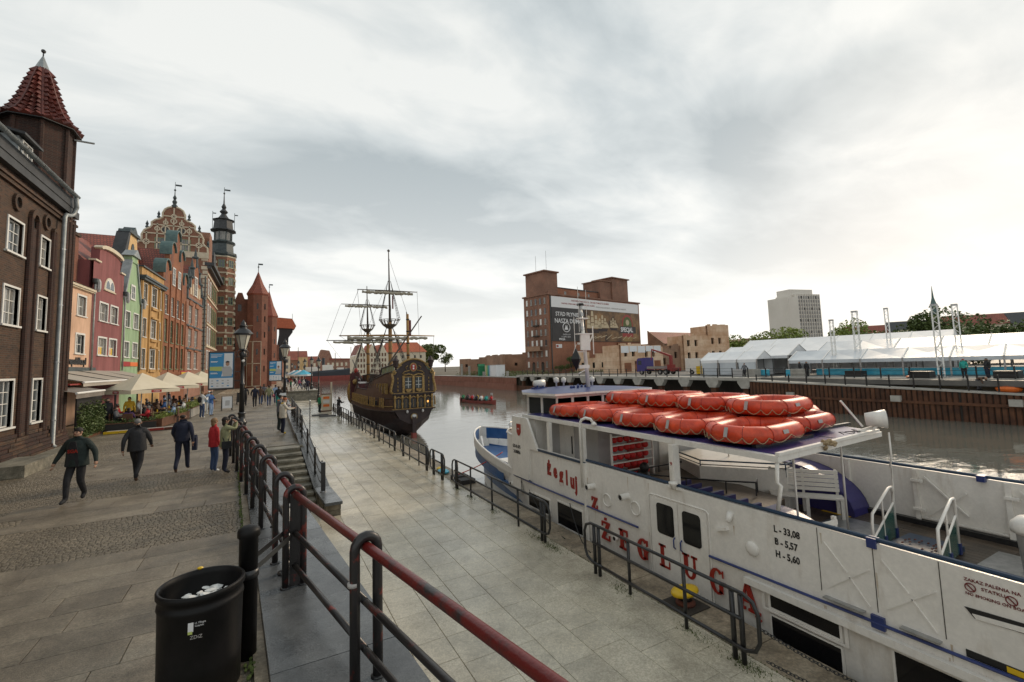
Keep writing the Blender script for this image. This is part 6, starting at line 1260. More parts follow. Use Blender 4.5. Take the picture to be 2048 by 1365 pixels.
def pose(kind):
    J = dict(pelvis=V((0,0,.96)), belly=V((0,.0,1.12)), chest=V((0,.01,1.32)), neck=V((0,0,1.49)), head=V((0,.015,1.585)), top=V((0,.01,1.67)))
    for s, n_ in ((-1,'l'),(1,'r')):
        J['sh'+n_] = V((s*.17,0,1.42)); J['el'+n_] = V((s*.235,-.03,1.14)); J['wr'+n_] = V((s*.25,.04,.90)); J['ha'+n_] = V((s*.25,.07,.81))
        J['hip'+n_] = V((s*.095,0,.90)); J['kn'+n_] = V((s*.10,.03,.50)); J['an'+n_] = V((s*.10,-.02,.10)); J['to'+n_] = V((s*.115,.13,.045))
    if kind in ('walk','walkb'):
        s, o = ('l','r') if kind == 'walk' else ('r','l'); sx = lambda q: -1 if q == 'l' else 1
        J['kn'+s] = V((sx(s)*.09,.20,.53)); J['an'+s] = V((sx(s)*.09,.27,.12)); J['to'+s] = V((sx(s)*.10,.42,.07))
        J['kn'+o] = V((sx(o)*.09,-.02,.50)); J['an'+o] = V((sx(o)*.09,-.30,.20)); J['to'+o] = V((sx(o)*.09,-.20,.05))
        J['el'+o] = V((sx(o)*.26,.10,1.15)); J['wr'+o] = V((sx(o)*.24,.28,.98)); J['ha'+o] = V((sx(o)*.23,.35,.92))
        J['el'+s] = V((sx(s)*.26,-.14,1.15)); J['wr'+s] = V((sx(s)*.28,-.13,.90)); J['ha'+s] = V((sx(s)*.28,-.10,.81))
    if kind == 'stride':                              # towards the viewer, arms held away from the body
        for s, n_ in ((-1,'l'),(1,'r')): J['el'+n_] = V((s*.34,-.03,1.16)); J['wr'+n_] = V((s*.42,.06,.94)); J['ha'+n_] = V((s*.43,.09,.85))
        J['knr'] = V((.09,.16,.52)); J['anr'] = V((.07,.20,.11)); J['tor'] = V((.08,.36,.06)); J['knl'] = V((-.08,.0,.50)); J['anl'] = V((-.05,-.22,.17)); J['tol'] = V((-.05,-.12,.05))
        J['head'] = V((0,.03,1.58)); J['top'] = V((0,.03,1.665))
    if kind == 'photo':
        for s, n_ in ((-1,'l'),(1,'r')): J['el'+n_] = V((s*.24,.24,1.36)); J['wr'+n_] = V((s*.07,.30,1.54)); J['ha'+n_] = V((s*.04,.24,1.60))
    if kind == 'lean':
        for s, n_ in ((-1,'l'),(1,'r')): J['el'+n_] = V((s*.25,.16,1.18)); J['wr'+n_] = V((s*.18,.42,1.20)); J['ha'+n_] = V((s*.14,.50,1.22))
        for q in ('chest','neck','head','top'): J[q] = J[q] + V((0,.08,0))
    if kind == 'phone':
        J['elr'] = V((.25,.12,1.16)); J['wrr'] = V((.12,.30,1.30)); J['har'] = V((.08,.33,1.36)); J['ell'] = V((-.26,.08,1.18)); J['wrl'] = V((-.05,.26,1.26)); J['hal'] = V((.0,.28,1.30))
    if kind == 'sit':
        for q in ('pelvis','belly','chest','neck','head','top'): J[q] = J[q] + V((0,0,-.46))
        for s, n_ in ((-1,'l'),(1,'r')):
            J['sh'+n_] += V((0,0,-.46)); J['el'+n_] = V((s*.25,.08,.72)); J['wr'+n_] = V((s*.16,.32,.76)); J['ha'+n_] = V((s*.13,.40,.77)); J['hip'+n_] = V((s*.10,.03,.50)); J['kn'+n_] = V((s*.13,.45,.52)); J['an'+n_] = V((s*.12,.42,.10)); J['to'+n_] = V((s*.12,.56,.05))
    if kind == 'bent':
        J['belly'] = V((0,.16,1.05)); J['chest'] = V((0,.36,1.10)); J['neck'] = V((0,.52,1.10)); J['head'] = V((0,.62,1.07)); J['top'] = V((0,.70,1.03))
        for s, n_ in ((-1,'l'),(1,'r')): J['sh'+n_] = V((s*.17,.45,1.06)); J['el'+n_] = V((s*.2,.50,.80)); J['wr'+n_] = V((s*.12,.55,.58)); J['ha'+n_] = V((s*.10,.57,.50))
    return J
def body_mesh(J, bulk=1.0, subs=1, fingers=False, coat=0.0, skirt=False):
    names = ['pelvis','belly','chest','neck','head','top']; rad = dict(pelvis=(.145,.11),belly=(.135,.105),chest=(.16,.115),neck=(.055,.058),head=(.078,.092),top=(.062,.075))
    E = [('pelvis','belly'),('belly','chest'),('chest','neck'),('neck','head'),('head','top')]
    for n_ in 'lr':
        names += [q+n_ for q in ('sh','el','wr','ha','hip','kn','an','to')]
        rad.update({'sh'+n_:(.068,.068),'el'+n_:(.05,.05),'wr'+n_:(.036,.036),'ha'+n_:(.042,.028),'hip'+n_:(.095,.10),'kn'+n_:(.068,.07),'an'+n_:(.052,.055),'to'+n_:(.045,.035)})
        E += [('chest','sh'+n_),('sh'+n_,'el'+n_),('el'+n_,'wr'+n_),('wr'+n_,'ha'+n_),('pelvis','hip'+n_),('hip'+n_,'kn'+n_),('kn'+n_,'an'+n_),('an'+n_,'to'+n_)]
    big = {'pelvis','belly','chest','shl','shr','ell','elr'}
    me = bpy.data.meshes.new('skel'); me.from_pydata([J[q] for q in names], [(names.index(a),names.index(b)) for a,b in E], [])
    o = bpy.data.objects.new('skel', me); COL.objects.link(o); md = o.modifiers.new('s','SKIN'); md.use_smooth_shade = True; md.branch_smoothing = .3
    sv_ = me.skin_vertices[0].data
    for i, q in enumerate(names):
        r = rad[q]; k = bulk if q in big else (1+(bulk-1)*.5 if q[:2] in ('hi','kn','wr') else 1); 
        if q in big: k *= 1+coat
        sv_[i].radius = (r[0]*k, r[1]*k); sv_[i].use_root = (q == 'pelvis')
    if subs: m2 = o.modifiers.new('u','SUBSURF'); m2.levels = subs; m2.render_levels = subs
    dg = bpy.context.evaluated_depsgraph_get(); out = bpy.data.meshes.new_from_object(o.evaluated_get(dg)); bpy.data.objects.remove(o)
    zones = [('pelvis','belly',0,.13),('belly','chest',0,.13),('chest','neck',0,.10),('neck','head',3,.055),('head','top',3,.08)]
    for n_ in 'lr': zones += [('sh'+n_,'el'+n_,0,.06),('chest','sh'+n_,0,.08),('el'+n_,'wr'+n_,0,.045),('wr'+n_,'ha'+n_,3,.035),('hip'+n_,'kn'+n_,1,.08),('kn'+n_,'an'+n_,1,.06),('an'+n_,'to'+n_,2,.045)]
    segs = [(J[a],J[b],z,r) for a,b,z,r in zones]; hem = J['pelvis'].z-.10
    for p in out.polygons:
        c = p.center; best = 9; bz = 0
        for a, b, z, r in segs:
            ab = b-a; t = max(0, min(1, (c-a).dot(ab)/max(1e-9,ab.length_squared))); d = (c-(a+ab*t)).length-r
            if d < best: best = d; bz = z
        if bz == 3 and (c-J['neck']).length < .075 and c.z < J['neck'].z+.01: bz = 0
        p.material_index = bz
    for i in range(4): out.materials.append(None)
    for a in list(out.materials)[4:]: pass
    while len(out.materials) > 4: out.materials.pop()
    out.polygons.foreach_set('use_smooth', [True]*len(out.polygons))
    if fingers:                                         # five separate fingers on each hand, rooted in the palm
        bm = bmesh.new(); bm.from_mesh(out); mb = MB()
        for n_ in 'lr':
            w, h = J['wr'+n_], J['ha'+n_]; d = (h-w).normalized(); side = d.cross(V((0,0,1))) if abs(d.z) < .9 else V((0,1,0)); side.normalize(); nn = d.cross(side)
            for k, ln in enumerate((.062,.074,.068,.052)):
                o_ = h+side*(-.027+.018*k)+d*.015; mb.tube([o_, o_+d*ln*.5, o_+d*ln*.85+nn*.016], [.0095,.009,.007], 6)
            o_ = w+d*.03+side*-.03; mb.tube([o_, o_-side*.022+d*.025, o_-side*.026+d*.055], [.011,.010,.008], 6)
        fm = bpy.data.meshes.new('f'); fm.from_pydata(mb.v, [], mb.f); n0 = len(bm.faces); bm.from_mesh(fm); bm.faces.ensure_lookup_table()
        for f in bm.faces[n0:]: f.material_index = 3; f.smooth = True
        bm.to_mesh(out); bm.free()
    return out
BODY = {}
def head_bits(J, style='short', face=True):
    h = (J['head']+J['top'])/2; d = (J['top']-J['neck']).normalized(); hair = MB()
    if style == 'short': hair.ell(h+V((0,-.036,.028)), (.084,.085,.08), 12, 8)
    elif style == 'long': hair.ell(h+V((0,-.025,.02)), (.095,.10,.10), 12, 8).ell(h+V((0,-.055,-.07)), (.085,.06,.10), 10, 6)
    elif style == 'bald': hair.ell(h+V((0,-.05,-.01)), (.080,.065,.055), 10, 6)
    elif style == 'cap': hair.ell(h+V((0,0,.04)), (.088,.10,.07), 12, 6).box(h.x-.06,h.y+.05,h.z+.03,h.x+.06,h.y+.17,h.z+.042)
    f = MB()
    if face:
        y = h.y+.085; f.ell((h.x,y+.004,h.z-.015),(.012,.018,.020),6,4)
        for s in (-1,1): f.ell((h.x+s*.082,h.y-.005,h.z-.015),(.012,.022,.03),6,4)
    return hair, f
def person(label, x, y, z, face_deg, kind='stand', top='c_black', legs='c_black', shoes='c_black', hair='hair_dark', style='short', h=1.75, bulk=1.0, subs=1, fingers=False, group=None, coat=0.0, extra=None, cat='person'):
    """face_deg: heading, 0 = along the street (+y), clockwise"""
    key = (kind, round(bulk,2), subs, fingers, round(coat,2), style)
    if key not in BODY:
        J = pose(kind); bm_ = body_mesh(J, bulk, subs, fingers, coat); hb, fb = head_bits(J, style)
        BODY[key] = (bm_, hb.mesh('hair',[None] if False else 'hair_dark', True), fb.mesh('face','skin',True), J)
    bmesh_, hm, fm, J = BODY[key]
    t = thing('person', label, cat, (x,y,z), radians(-face_deg), group); k = h/1.75; t.scale = (k,k,k)
    b = link('body', bmesh_, t)
    for i, m_ in enumerate((top, legs, shoes, 'skin')): b.material_slots[i].link = 'OBJECT'; b.material_slots[i].material = MATS[m_]
    hh = link('hair' if style != 'cap' else 'cap', hm, t); hh.material_slots[0].link = 'OBJECT'; hh.material_slots[0].material = MATS[hair]
    if subs: link('face', fm, t)
    if extra: extra(t, J)
    return t
def jacket(m_, z0=.86, open_=False, bulk=1.0):
    def f(t, J):
        c = J['pelvis']; prof = [(.185*bulk,z0-.02),(.19*bulk,z0),(.175*bulk,1.05),(.172*bulk,1.2),(.17*bulk,1.32),(.12*bulk,1.43)]
        MB().lathe(prof,18,(0,0,0),sx=1.05,sy=.80).build('jacket',m_,t,True)
    return f
def multi(*fs):
    def f(t, J):
        for q in fs: q(t, J)
    return f
def glasses(t, J):
    h = (J['head']+J['top'])/2; y = h.y+.092
    for s in (-1,1): MB().tube([(h.x+s*.034+.024*cos(a),y,h.z+.008+.017*sin(a)) for a in [2*pi*k/10 for k in range(10)]],.004,4,closed=True).build('glasses_rim','letter_black',t)
    for s in (-1,1): MB().ell((h.x+s*.034,y-.006,h.z+.008),(.012,.006,.007),6,4).build('eye','letter_black',t)
    MB().ell((h.x,y-.006,h.z-.045),(.024,.006,.006),6,4).build('mouth','maroon',t)
def chest_print(t, J):
    lettering('SGA',.11,(.10,.172,1.16),(pi/2,0,pi),'letter_red',t,'chest_lettering',.003,.004); MB().prism([(.13,.84),(-.13,.84),(-.10,1.2),(-.05,1.42),(.05,1.42),(.10,1.2)],'y',.150,.166).build('shirt_front','c_black',t)
def satchel(t, J):
    MB().box(.16,-.12,.78,.26,.14,1.0).build('shoulder_bag','c_black',t); MB().tube([(-.13,.02,1.46),(.02,-.12,1.28),(.21,-.06,1.0)],.014,5).tube([(-.13,.02,1.46),(.02,.13,1.3),(.21,.06,1.0)],.014,5).build('bag_strap','c_black',t)
def camera_(t, J): MB().box(-.06,.28,1.57,.06,.34,1.64).cyl((0,.34,1.60),(0,.40,1.60),.028,n=10).build('camera','letter_black',t)
def carried_jacket(t, J): MB().prism([(-.09,.62),(.09,.60),(.13,.95),(.02,1.06),(-.10,.98)],'x',.25,.36).build('carried_jacket','c_navy',t)
def backpack(m_): return lambda t, J: MB().ell((0,-.19,1.22),(.15,.10,.22),10,7).build('backpack',m_,t,True)
def collar(m_): return lambda t, J: MB().lathe([(.075,1.44),(.085,1.47),(.075,1.50)],12).build('scarf',m_,t,True)
def redbag(t, J): MB().ell((.30,.0,.88),(.09,.16,.14),8,6).build('handbag','c_pink',t,True)
person('heavy set man in glasses and open dark green jacket walking towards the viewer', -3.94,14.8,0, 197, 'stride','c_green','c_black','c_char', h=1.78, bulk=1.22, fingers=True, coat=.08, extra=multi(jacket('c_green',bulk=1.18), chest_print, glasses))
person('grey haired man in black bomber jacket walking away, hands in front', -3.16,16.6,0, 8, 'walk','c_char','c_black','c_brown','hair_grey', h=1.76, bulk=1.18, fingers=True, coat=.08, extra=jacket('c_char',bulk=1.15))
person('man in navy sweater walking away with a jacket over his arm', -2.19,17.2,0, 4, 'walkb','c_navy','c_navy','c_brown','hair_dark','bald', h=1.80, bulk=1.12, fingers=True, extra=multi(carried_jacket, jacket('c_navy',.92,bulk=1.02)))
person('person in red hooded jacket standing behind the photographer by the lamp', -1.33,16.6,0, 60, 'stand','c_red','c_denim','c_white','hair_fair','long', h=1.62, fingers=True, extra=jacket('c_red',.84))
person('woman in khaki jacket with shoulder bag raising a camera by the lamp post', -1.02,16.2,0, 78, 'photo','c_olive','c_navy','c_black','hair_dark','long', h=1.66, fingers=True, extra=multi(satchel, camera_, jacket('c_olive',.84)))
person('person in beige jacket and orange hood leaning on the edge railing', .75,24.3,0, 75, 'lean','c_beige','c_navy','safety_yellow','hair_ginger','cap', h=1.72, bulk=1.1, fingers=True, extra=multi(jacket('c_beige',.80,bulk=1.1), collar('c_yellow')))
person('man in grey coat standing behind the one in beige at the railing', .62,25.6,0, 80, 'lean','c_grey','c_green','c_brown','hair_dark', h=1.80, coat=.1, extra=collar('c_orange'))
person('standing man in white shirt and jeans with a black backpack beside the planters', -3.7,37.0,0, 40, 'phone','c_white','c_denim','c_white','hair_fair', h=1.78, extra=backpack('c_black'))
person('person in blue shirt and pale shorts reading a map beside the planters', -3.3,38.3,0, 120, 'phone','c_blue','c_lblue','c_brown','hair_dark', h=1.7)
person('tourist with a white cap and blue top next to the map readers', -3.6,40.0,0, 160, 'stand','c_lblue','c_white','c_white','c_white','cap', h=1.7)
R8 = random.Random(17)
grp = [(-1.55,46.5,'walk','c_char','c_black','hair_fair','slim woman in dark jacket at the left of the walking group'),(-.75,44.2,'walkb','c_navy','c_black','hair_grey','broad man in navy jacket walking in the middle of the group'),(-.35,46.6,'walk','c_brown','c_denim','hair_dark','person in brown coat and jeans in the walking group'),
 (.30,44.4,'walkb','c_olive','c_denim','hair_dark','woman in green jacket with a pink handbag in the walking group'),(.98,42.6,'walk','c_black','c_teal','hair_dark','man in black hooded jacket and blue jeans walking ahead'),(.85,47.5,'walk','c_lblue','c_denim','hair_dark','tall man in light blue shirt ahead of the black hooded one'),(1.55,47.0,'stand','c_brown','c_black','hair_fair','person in brown jacket beside the far lamp post'),(-.1,50.0,'walk','c_grey','c_black','hair_dark','grey coated person at the back of the walking group')]
for x, y, k, tp, lg, hr, lb in grp: person(lb, x, y, 0, R8.uniform(-8,8), k, tp, lg, 'c_black', hr, 'bald' if hr == 'hair_grey' else 'short', h=R8.uniform(1.68,1.85), bulk=R8.uniform(.98,1.15), subs=1, coat=.06, extra=redbag if 'handbag' in lb else None)
farp = [(3.4,76.3,'stand','c_dgreen','c_black','person in a bright green coat standing at the top of the far stairs'),(5.4,80,'walk','c_white','c_grey','person in white top on the far promenade'),(4.9,82,'walkb','c_pink','c_denim','person in pink on the far promenade'),(4.2,95,'stand','c_red','c_black','person in red far along the promenade'),(5.0,97,'walk','c_black','c_black','person in black far along the promenade'),
 (3.5,101,'walk','c_blue','c_denim','person in blue far along the promenade'),(5.6,105,'walkb','c_white','c_denim','person in white and jeans far along the promenade'),(4.4,112,'walk','c_brown','c_black','person in brown far along the promenade'),(5.8,90,'stand','c_grey','c_black','person in grey by the far railing'),(6.0,86,'stand','c_navy','c_navy','person in navy by the far railing'),(4.8,120,'walk','c_orange','c_grey','person in orange far along the promenade'),(3.8,130,'walk','c_black','c_grey','dark clad person near the distant crane'),(5.6,74.9,'walk','c_navy','c_navy','person in navy coming down the far stairs')]
for x, y, k, tp, lg, lb in farp: person(lb, x, y, 0 if y > 75 else -.15, R8.choice((0,180,90)), k, tp, lg, 'c_black', subs=0, h=R8.uniform(1.65,1.82))
person('person in green jacket beside the ticket stand', 4.9,50.6,-1.35, 120,'stand','c_dgreen','c_green','c_black',h=1.75,subs=0)
person('crew member in dark jacket at the galleon gangway railing', 6.1,46.0,-1.35, 60,'lean','c_black','c_grey','c_black',h=1.75,subs=0)

# ================================================================== STREET FURNITURE
def street_lamp(label, x, y, z=0, h=5.25, sub=True):
    t = thing('street_lamp', label, 'street lamp', (x,y,z), 0, 'cast iron lamps along the promenade')
    MB().lathe([(.30,0),(.30,.10),(.26,.14),(.26,.30),(.29,.34),(.29,.40),(.20,.46),(.17,.75),(.21,.80),(.21,.86),(.14,.92),(.12,1.15),(.15,1.19),(.15,1.24),(.105,1.28)],16).build('base','black_iron',t,True)
    MB().lathe([(.105,1.28),(.085,2.4),(.10,2.43),(.10,2.48),(.078,2.5),(.066,h-1.75),(.10,h-1.72),(.10,h-1.62),(.16,h-1.5),(.06,h-1.4),(.05,h-1.32)],14).build('pole','black_iron',t,True)
    zl = h-1.30
    m = MB()
    for k in range(6): a = k*pi/3; m.cyl((.12*cos(a),.12*sin(a),zl),(.29*cos(a),.29*sin(a),zl+.62),.014,n=5)
    m.lathe([(.10,-.06),(.15,-.02),(.13,.02)],6,(0,0,zl)).lathe([(.27,.60),(.32,.62),(.32,.66),(.27,.68)],6,(0,0,zl)); m.build('lantern_frame','black_iron',t)
    MB().lathe([(.12,0),(.285,.62)],6,(0,0,zl)).build('lantern_glass','lamp_glass',t)
    MB().lathe([(.40,.655),(.36,.70),(.26,.82),(.15,.90),(.15,.98),(.19,1.0),(.10,1.06),(.10,1.14),(.05,1.2),(.001,1.3)],12,(0,0,zl)).build('lantern_hood','black_iron',t,True)
    m = MB()
    for k in range(4): a = k*pi/2+.5; m.tube([(.08*cos(a),.08*sin(a),zl-.34),(.22*cos(a),.22*sin(a),zl-.30),(.24*cos(a),.24*sin(a),zl-.12),(.14*cos(a),.14*sin(a),zl-.03)],.016,5)
    m.build('scroll_bracket','black_iron',t); return t
t0_ = street_lamp('cast iron lamp with the larger poster, nearest the stairs', -.87, 22.86)
MB().ell((0.02,-.08,3.45),(.06,.06,.06),8,6).build('camera_globe','white_paint',t0_,True); MB().beam((-.06,0,3.62),(-1.15,-.05,3.62),.03).beam((-.06,0,2.62),(-1.15,-.05,2.62),.03).beam((-.06,0,3.0),(-.28,-.05,3.0),.03).build('poster_bracket','black_iron',t0_)
street_lamp('cast iron lamp with the smaller poster, beyond the leaning couple', 1.20, 36.0)
for k, (y, nm_) in enumerate(((68,'first'),(79,'second'),(93,'third'),(112,'fourth'),(140,'fifth'))): street_lamp('%s cast iron lamp of the distant row at the water edge' % nm_, 6.45, y, 0 if y > 72 else -1.35+.0, 5.25 if y > 72 else 6.2)
def poster(label, x0, x1, z0, z1, y):
    t = thing('poster_board', label, 'poster', ((x0+x1)/2, y, z0)); w, h = x1-x0, z1-z0; W2_ = w/2
    MB().box(-W2_,0,0,W2_,.10,h).build('case','black_iron',t); f = lambda a,b,c,d,e=-.006: MB().box(-W2_+w*a,e,h*b,-W2_+w*c,-.001,h*d)
    f(.05,.04,.95,.30).build('lower_panel','poster_white',t); f(.05,.303,.95,.96,-.004).build('blue_panel','poster_blue',t)
    MB().prism([(-W2_+w*.60,h*.95),(-W2_+w*.93,h*.95),(-W2_+w*.93,h*.40),(-W2_+w*.5,h*.34),(-W2_+w*.58,h*.6)],'y',-.008,-.004).build('white_shape','poster_white',t)
    MB().prism([(-W2_+w*.06,h*.60),(-W2_+w*.55,h*.60),(-W2_+w*.50,h*.48),(-W2_+w*.06,h*.50)],'y',-.010,-.005).build('green_stripe','poster_green',t)
    MB().prism([(-W2_+w*.50,h*.56),(-W2_+w*.62,h*.60),(-W2_+w*.84,h*.60),(-W2_+w*.93,h*.50),(-W2_+w*.90,h*.34),(-W2_+w*.56,h*.34)],'y',-.012,-.0085).build('figure_coat','pale_grey',t)
    MB().prism([(-W2_+w*.73+w*.075*cos(a),h*.67+w*.10*sin(a)) for a in [2*pi*k/14 for k in range(14)]],'y',-.014,-.0125).build('figure_face','skin',t); MB().prism([(-W2_+w*.73+w*.08*cos(a),h*.705+w*.075*sin(a)) for a in [pi*k/8 for k in range(9)]],'y',-.016,-.0145).build('figure_hair','letter_black',t)
    for q, (zz_, ww) in enumerate(((.905,.55),(.87,.50),(.84,.30),(.73,.34),(.715,.30),(.43,.3),(.41,.34))): f(.09,zz_,.09+ww*.8,zz_+.014,-.0065).build('text_line','poster_white',t)
    for r in range(3):
        for c in range(4): MB().box(-W2_+w*(.12+.2*c),-.009,h*(.08+.07*r),-W2_+w*(.2+.2*c),-.007,h*(.105+.07*r)).build('sponsor_mark','pale_grey' if (r+c)%3 else 'poster_blue',t)
    return t
poster('large framed poster with a blue and white print hung on the near lamp post', -2.09, -1.16, 2.27, 3.86, 22.7); poster('smaller framed poster with the same blue print on the farther lamp post', .21, 1.02, 2.28, 3.71, 35.9)
t = thing('arrow_sign', 'small white arrow sign on the farther lamp post', 'sign', (1.2,35.7,1.35)); MB().prism([(-.34,0),(-.2,.13),(-.2,.09),(.1,.09),(.1,-.09),(-.2,-.09),(-.2,-.13)],'y',0,.02).build('arrow_board','poster_white',t); MB().lathe([(.085,-.04),(.085,.04)],10,(0,.3,0)).build('clip','black_iron',t)
for k, (x, y, lb) in enumerate(((-2.6,42.5,'white fronted menu board beside the planters'),(-1.9,49.5,'dark blackboard sign behind the lamp post'))):
    t = thing('sandwich_board', lb, 'sign', (x,y,0), .2); m = MB().beam((-.35,0,0),(-.35,.12,1.15),.04).beam((.35,0,0),(.35,.12,1.15),.04).beam((-.35,.45,0),(-.35,.14,1.15),.04).beam((.35,.45,0),(.35,.14,1.15),.04); m.build('frame','black_iron',t)
    MB().add([(-.33,.01,.2),(.33,.01,.2),(.33,.10,1.1),(-.33,.10,1.1)],[(0,1,2,3)]).build('board','poster_white' if k == 0 else 'box_black',t); MB().add([(-.15,.02,.4),(.15,.02,.4),(.18,.06,.8),(-.12,.06,.8)],[(0,1,2,3)]).build('drawing','pale_grey',t)
# ---- cafe terrace
t = thing('cafe_awning', 'long pale grey retractable awning over the terrace of the plastered houses', 'awning', (0,0,0))
m = MB().add([(-7.9,30.0,2.72),(-7.9,47.5,2.72),(-10.35,47.5,3.42),(-10.75,38.2,3.42),(-10.9,30.0,3.42)],[(0,1,2,3,4)]); m.build('cloth','awning_cloth',t); MB().add([(-7.9,30.0,2.70),(-7.9,47.5,2.70),(-7.9,47.5,2.50),(-7.9,30.0,2.50)],[(0,1,2,3)]).build('valance','awning_cloth',t)
MB().cyl((-7.9,30.0,2.70),(-7.9,47.5,2.70),.05,n=8).build('front_bar','white_paint',t)
for y in (30.1,34.6,39.0,43.3): MB().beam((-7.95,y,2.74),(-10.8,y,3.45),.05,.035).build('arm','black_iron',t)
MB().box(-10.9,36.2,3.35,-10.55,53,3.62).build('cassette','copper_dark',t)
for y in (31,36.5,42,47): MB().cyl((-8.1,y,0),(-8.1,y,2.65),.05,n=8).build('post','black_iron',t)
t = thing('cafe_awning', 'lower darker awning over the ivy covered corner of the terrace', 'awning', (0,0,0))
MB().add([(-7.3,26.9,2.28),(-7.3,30.9,2.28),(-10.6,30.9,3.05),(-10.6,28.3,3.05),(-7.95,28.3,2.43),(-7.95,26.9,2.43)],[(0,1,2,3,4,5)]).build('cloth','awning_dark',t); MB().cyl((-7.3,26.9,2.26),(-7.3,30.9,2.26),.05,n=8).build('front_bar','white_paint',t); MB().add([(-7.3,26.9,2.22),(-7.3,30.9,2.22),(-7.3,30.9,2.02),(-7.3,26.9,2.02)],[(0,1,2,3)]).build('valance','awning_dark',t); MB().box(-8.6,28.6,2.60,-8.0,30.2,2.66).build('heater','letter_red',t)
def leaves(name, m_, pts_fn, n, size, parent=None, seed=1, kind=None):
    R = random.Random(seed); mb = MB()
    for _ in range(n):
        p = pts_fn(R); a, b, c = R.uniform(0,6.28), R.uniform(-1,1), R.uniform(-.8,.8); s = size*R.uniform(.6,1.3); M_ = Euler((b*1.2,c*1.2,a)).to_matrix()
        q = [M_ @ Vector(v) for v in ((-s*.45,0,0),(0,-s*.15,s*.1),(s*.55,0,0),(0,s*.5,0))]; mb.add([Vector(p)+v for v in q],[(0,1,2,3)])
    return mb.build(name, m_, parent, kind=kind)
t = thing('ivy_screen', 'trellis of dark ivy beside the brick building under the lower awning', 'plant', (-7.55,30.0,0)); MB().box(-.12,-1.9,0,.0,1.7,.15).build('trough','box_brown',t); MB().box(-.10,-1.9,.15,-.04,1.7,2.0).build('trellis','box_black',t)
leaves('foliage','leaf_dark',lambda R:(R.uniform(-.12,.12)+.06,R.uniform(-1.9,1.7),R.uniform(.15,1.0+.85*R.random())),2600,.11,t,2); leaves('outer_leaves','leaf',lambda R:(R.uniform(.05,.2),R.uniform(-1.6,1.4),.3+1.3*R.random()),500,.10,t,3)  # outer layer of leaves in a second leaf green
def planter(label, x0, y0, x1, y1, zt=.55, mm='box_brown', leafm='leaf_light', n=700, seed=1, lh=.32):
    t = thing('planter', label, 'planter', (x0,y0,0)); d = Vector((x1-x0,y1-y0,0)); Lg = d.length; a = atan2(d.y,d.x); t.rotation_euler = (0,0,a)
    MB().box(0,0,0.04,Lg,.5,zt).build('box',mm,t); MB().box(-.03,-.03,zt,Lg+.03,.03,zt+.05).box(-.03,.47,zt,Lg+.03,.53,zt+.05).build('rim','box_brown',t); MB().box(.02,.03,zt-.1,Lg-.02,.47,zt-.03).build('soil','earth',t)
    leaves('hedge',leafm,lambda R:(R.uniform(.05,Lg-.05),R.uniform(-.02,.5),zt+R.uniform(0,lh)*(.6+.4*sin(R.uniform(0,6)))),n,.10,t,seed)
planter('dark planter with low green plants at the front corner of the terrace',-7.5,31.7,-5.3,32.0,.42,'box_black','leaf',500,4,.25)
planter('brown planter with bright green hedge along the terrace, nearer one',-5.1,32.4,-4.4,37.2,.48,'box_brown','leaf_light',1300,5,.4)
planter('grey stone planter with light green hedge farther along the terrace',-4.35,37.6,-4.1,44.0,.62,'concrete','leaf_light',1500,6,.45)
planter('short planter with feathery green shrub near the menu boards',-3.9,45.0,-3.8,47.0,.6,'box_brown','leaf_light',600,7,.6)
t = thing('kerb_barrier', 'low yellow and red striped timber edge in front of the terrace planters', 'barrier', (-7.2,30.6,0), .05)
for k in range(5): MB().box(k*.62,-.05,.03,k*.62+.6,.05,.15).build('board','safety_yellow' if k < 2 else ('rust' if k > 3 else 'letter_red'),t)
MB().box(0,.1,0,3.2,1.0,.10).build('plinth','concrete',t)
def parasol(label, x, y, half, zt, zv, rot):
    t = thing('parasol', label, 'parasol', (x,y,0), rot, 'cream parasols over the cafe terrace')
    R = MB(); n = 4; c = [(half,half),(-half,half),(-half,-half),(half,-half)]; apex = (0,0,zt)
    for k in range(4):
        a, b = c[k], c[(k+1)%4]; m = ((a[0]+b[0])/2*1.0,(a[1]+b[1])/2*1.0)
        R.add([(a[0],a[1],zv),(m[0],m[1],zv+.05),(0,0,zt)],[(0,1,2)]); R.add([(m[0],m[1],zv+.05),(b[0],b[1],zv),(0,0,zt)],[(0,1,2)])
    R.build('canopy','parasol_cream',t); v = MB()
    for k in range(4): a, b = c[k], c[(k+1)%4]; v.add([(a[0],a[1],zv),(b[0],b[1],zv),(b[0],b[1],zv-.2),(a[0],a[1],zv-.2)],[(0,1,2,3)])
    v.build('valance','parasol_cream',t)
    MB().cyl((0,0,0),(0,0,zt-.05),.035,n=8).build('pole','white_paint',t); MB().box(-.35,-.35,0,.35,.35,.08).build('foot','concrete_dark',t); rb = MB()
    for p in c: rb.beam((0,0,zt-.12),(p[0]*.98,p[1]*.98,zv-.01),.025)
    rb.build('ribs','pale_grey',t)
    for k in range(4):
        a = k*pi/2; s_ = link('brand_patch', MB().box(-.28,-.006,-.15,.28,0,0.0).mesh('brand_patch','red_print'), t, loc=(half*sin(a),-half*cos(a)-.001,zv-.02), rot=a); lettering('TYSKIE',.11,(0,-.008,-.115),(pi/2,0,0),'poster_white',s_,'brand_lettering',.001,.001,'CENTER')
    return t
parasol('nearest cream parasol in front of the ivy corner',-6.55,35.0,1.35,3.12,2.12,.72); parasol('second cream parasol from the ivy corner',-6.1,40.2,1.35,3.15,2.15,.70); parasol('third cream parasol along the terrace',-5.6,45.8,1.4,3.18,2.18,.68); parasol('fourth cream parasol along the terrace',-5.3,51.5,1.4,3.2,2.2,.66); parasol('farthest cream parasol, by the museum',-4.9,57.5,1.4,3.2,2.2,.66)
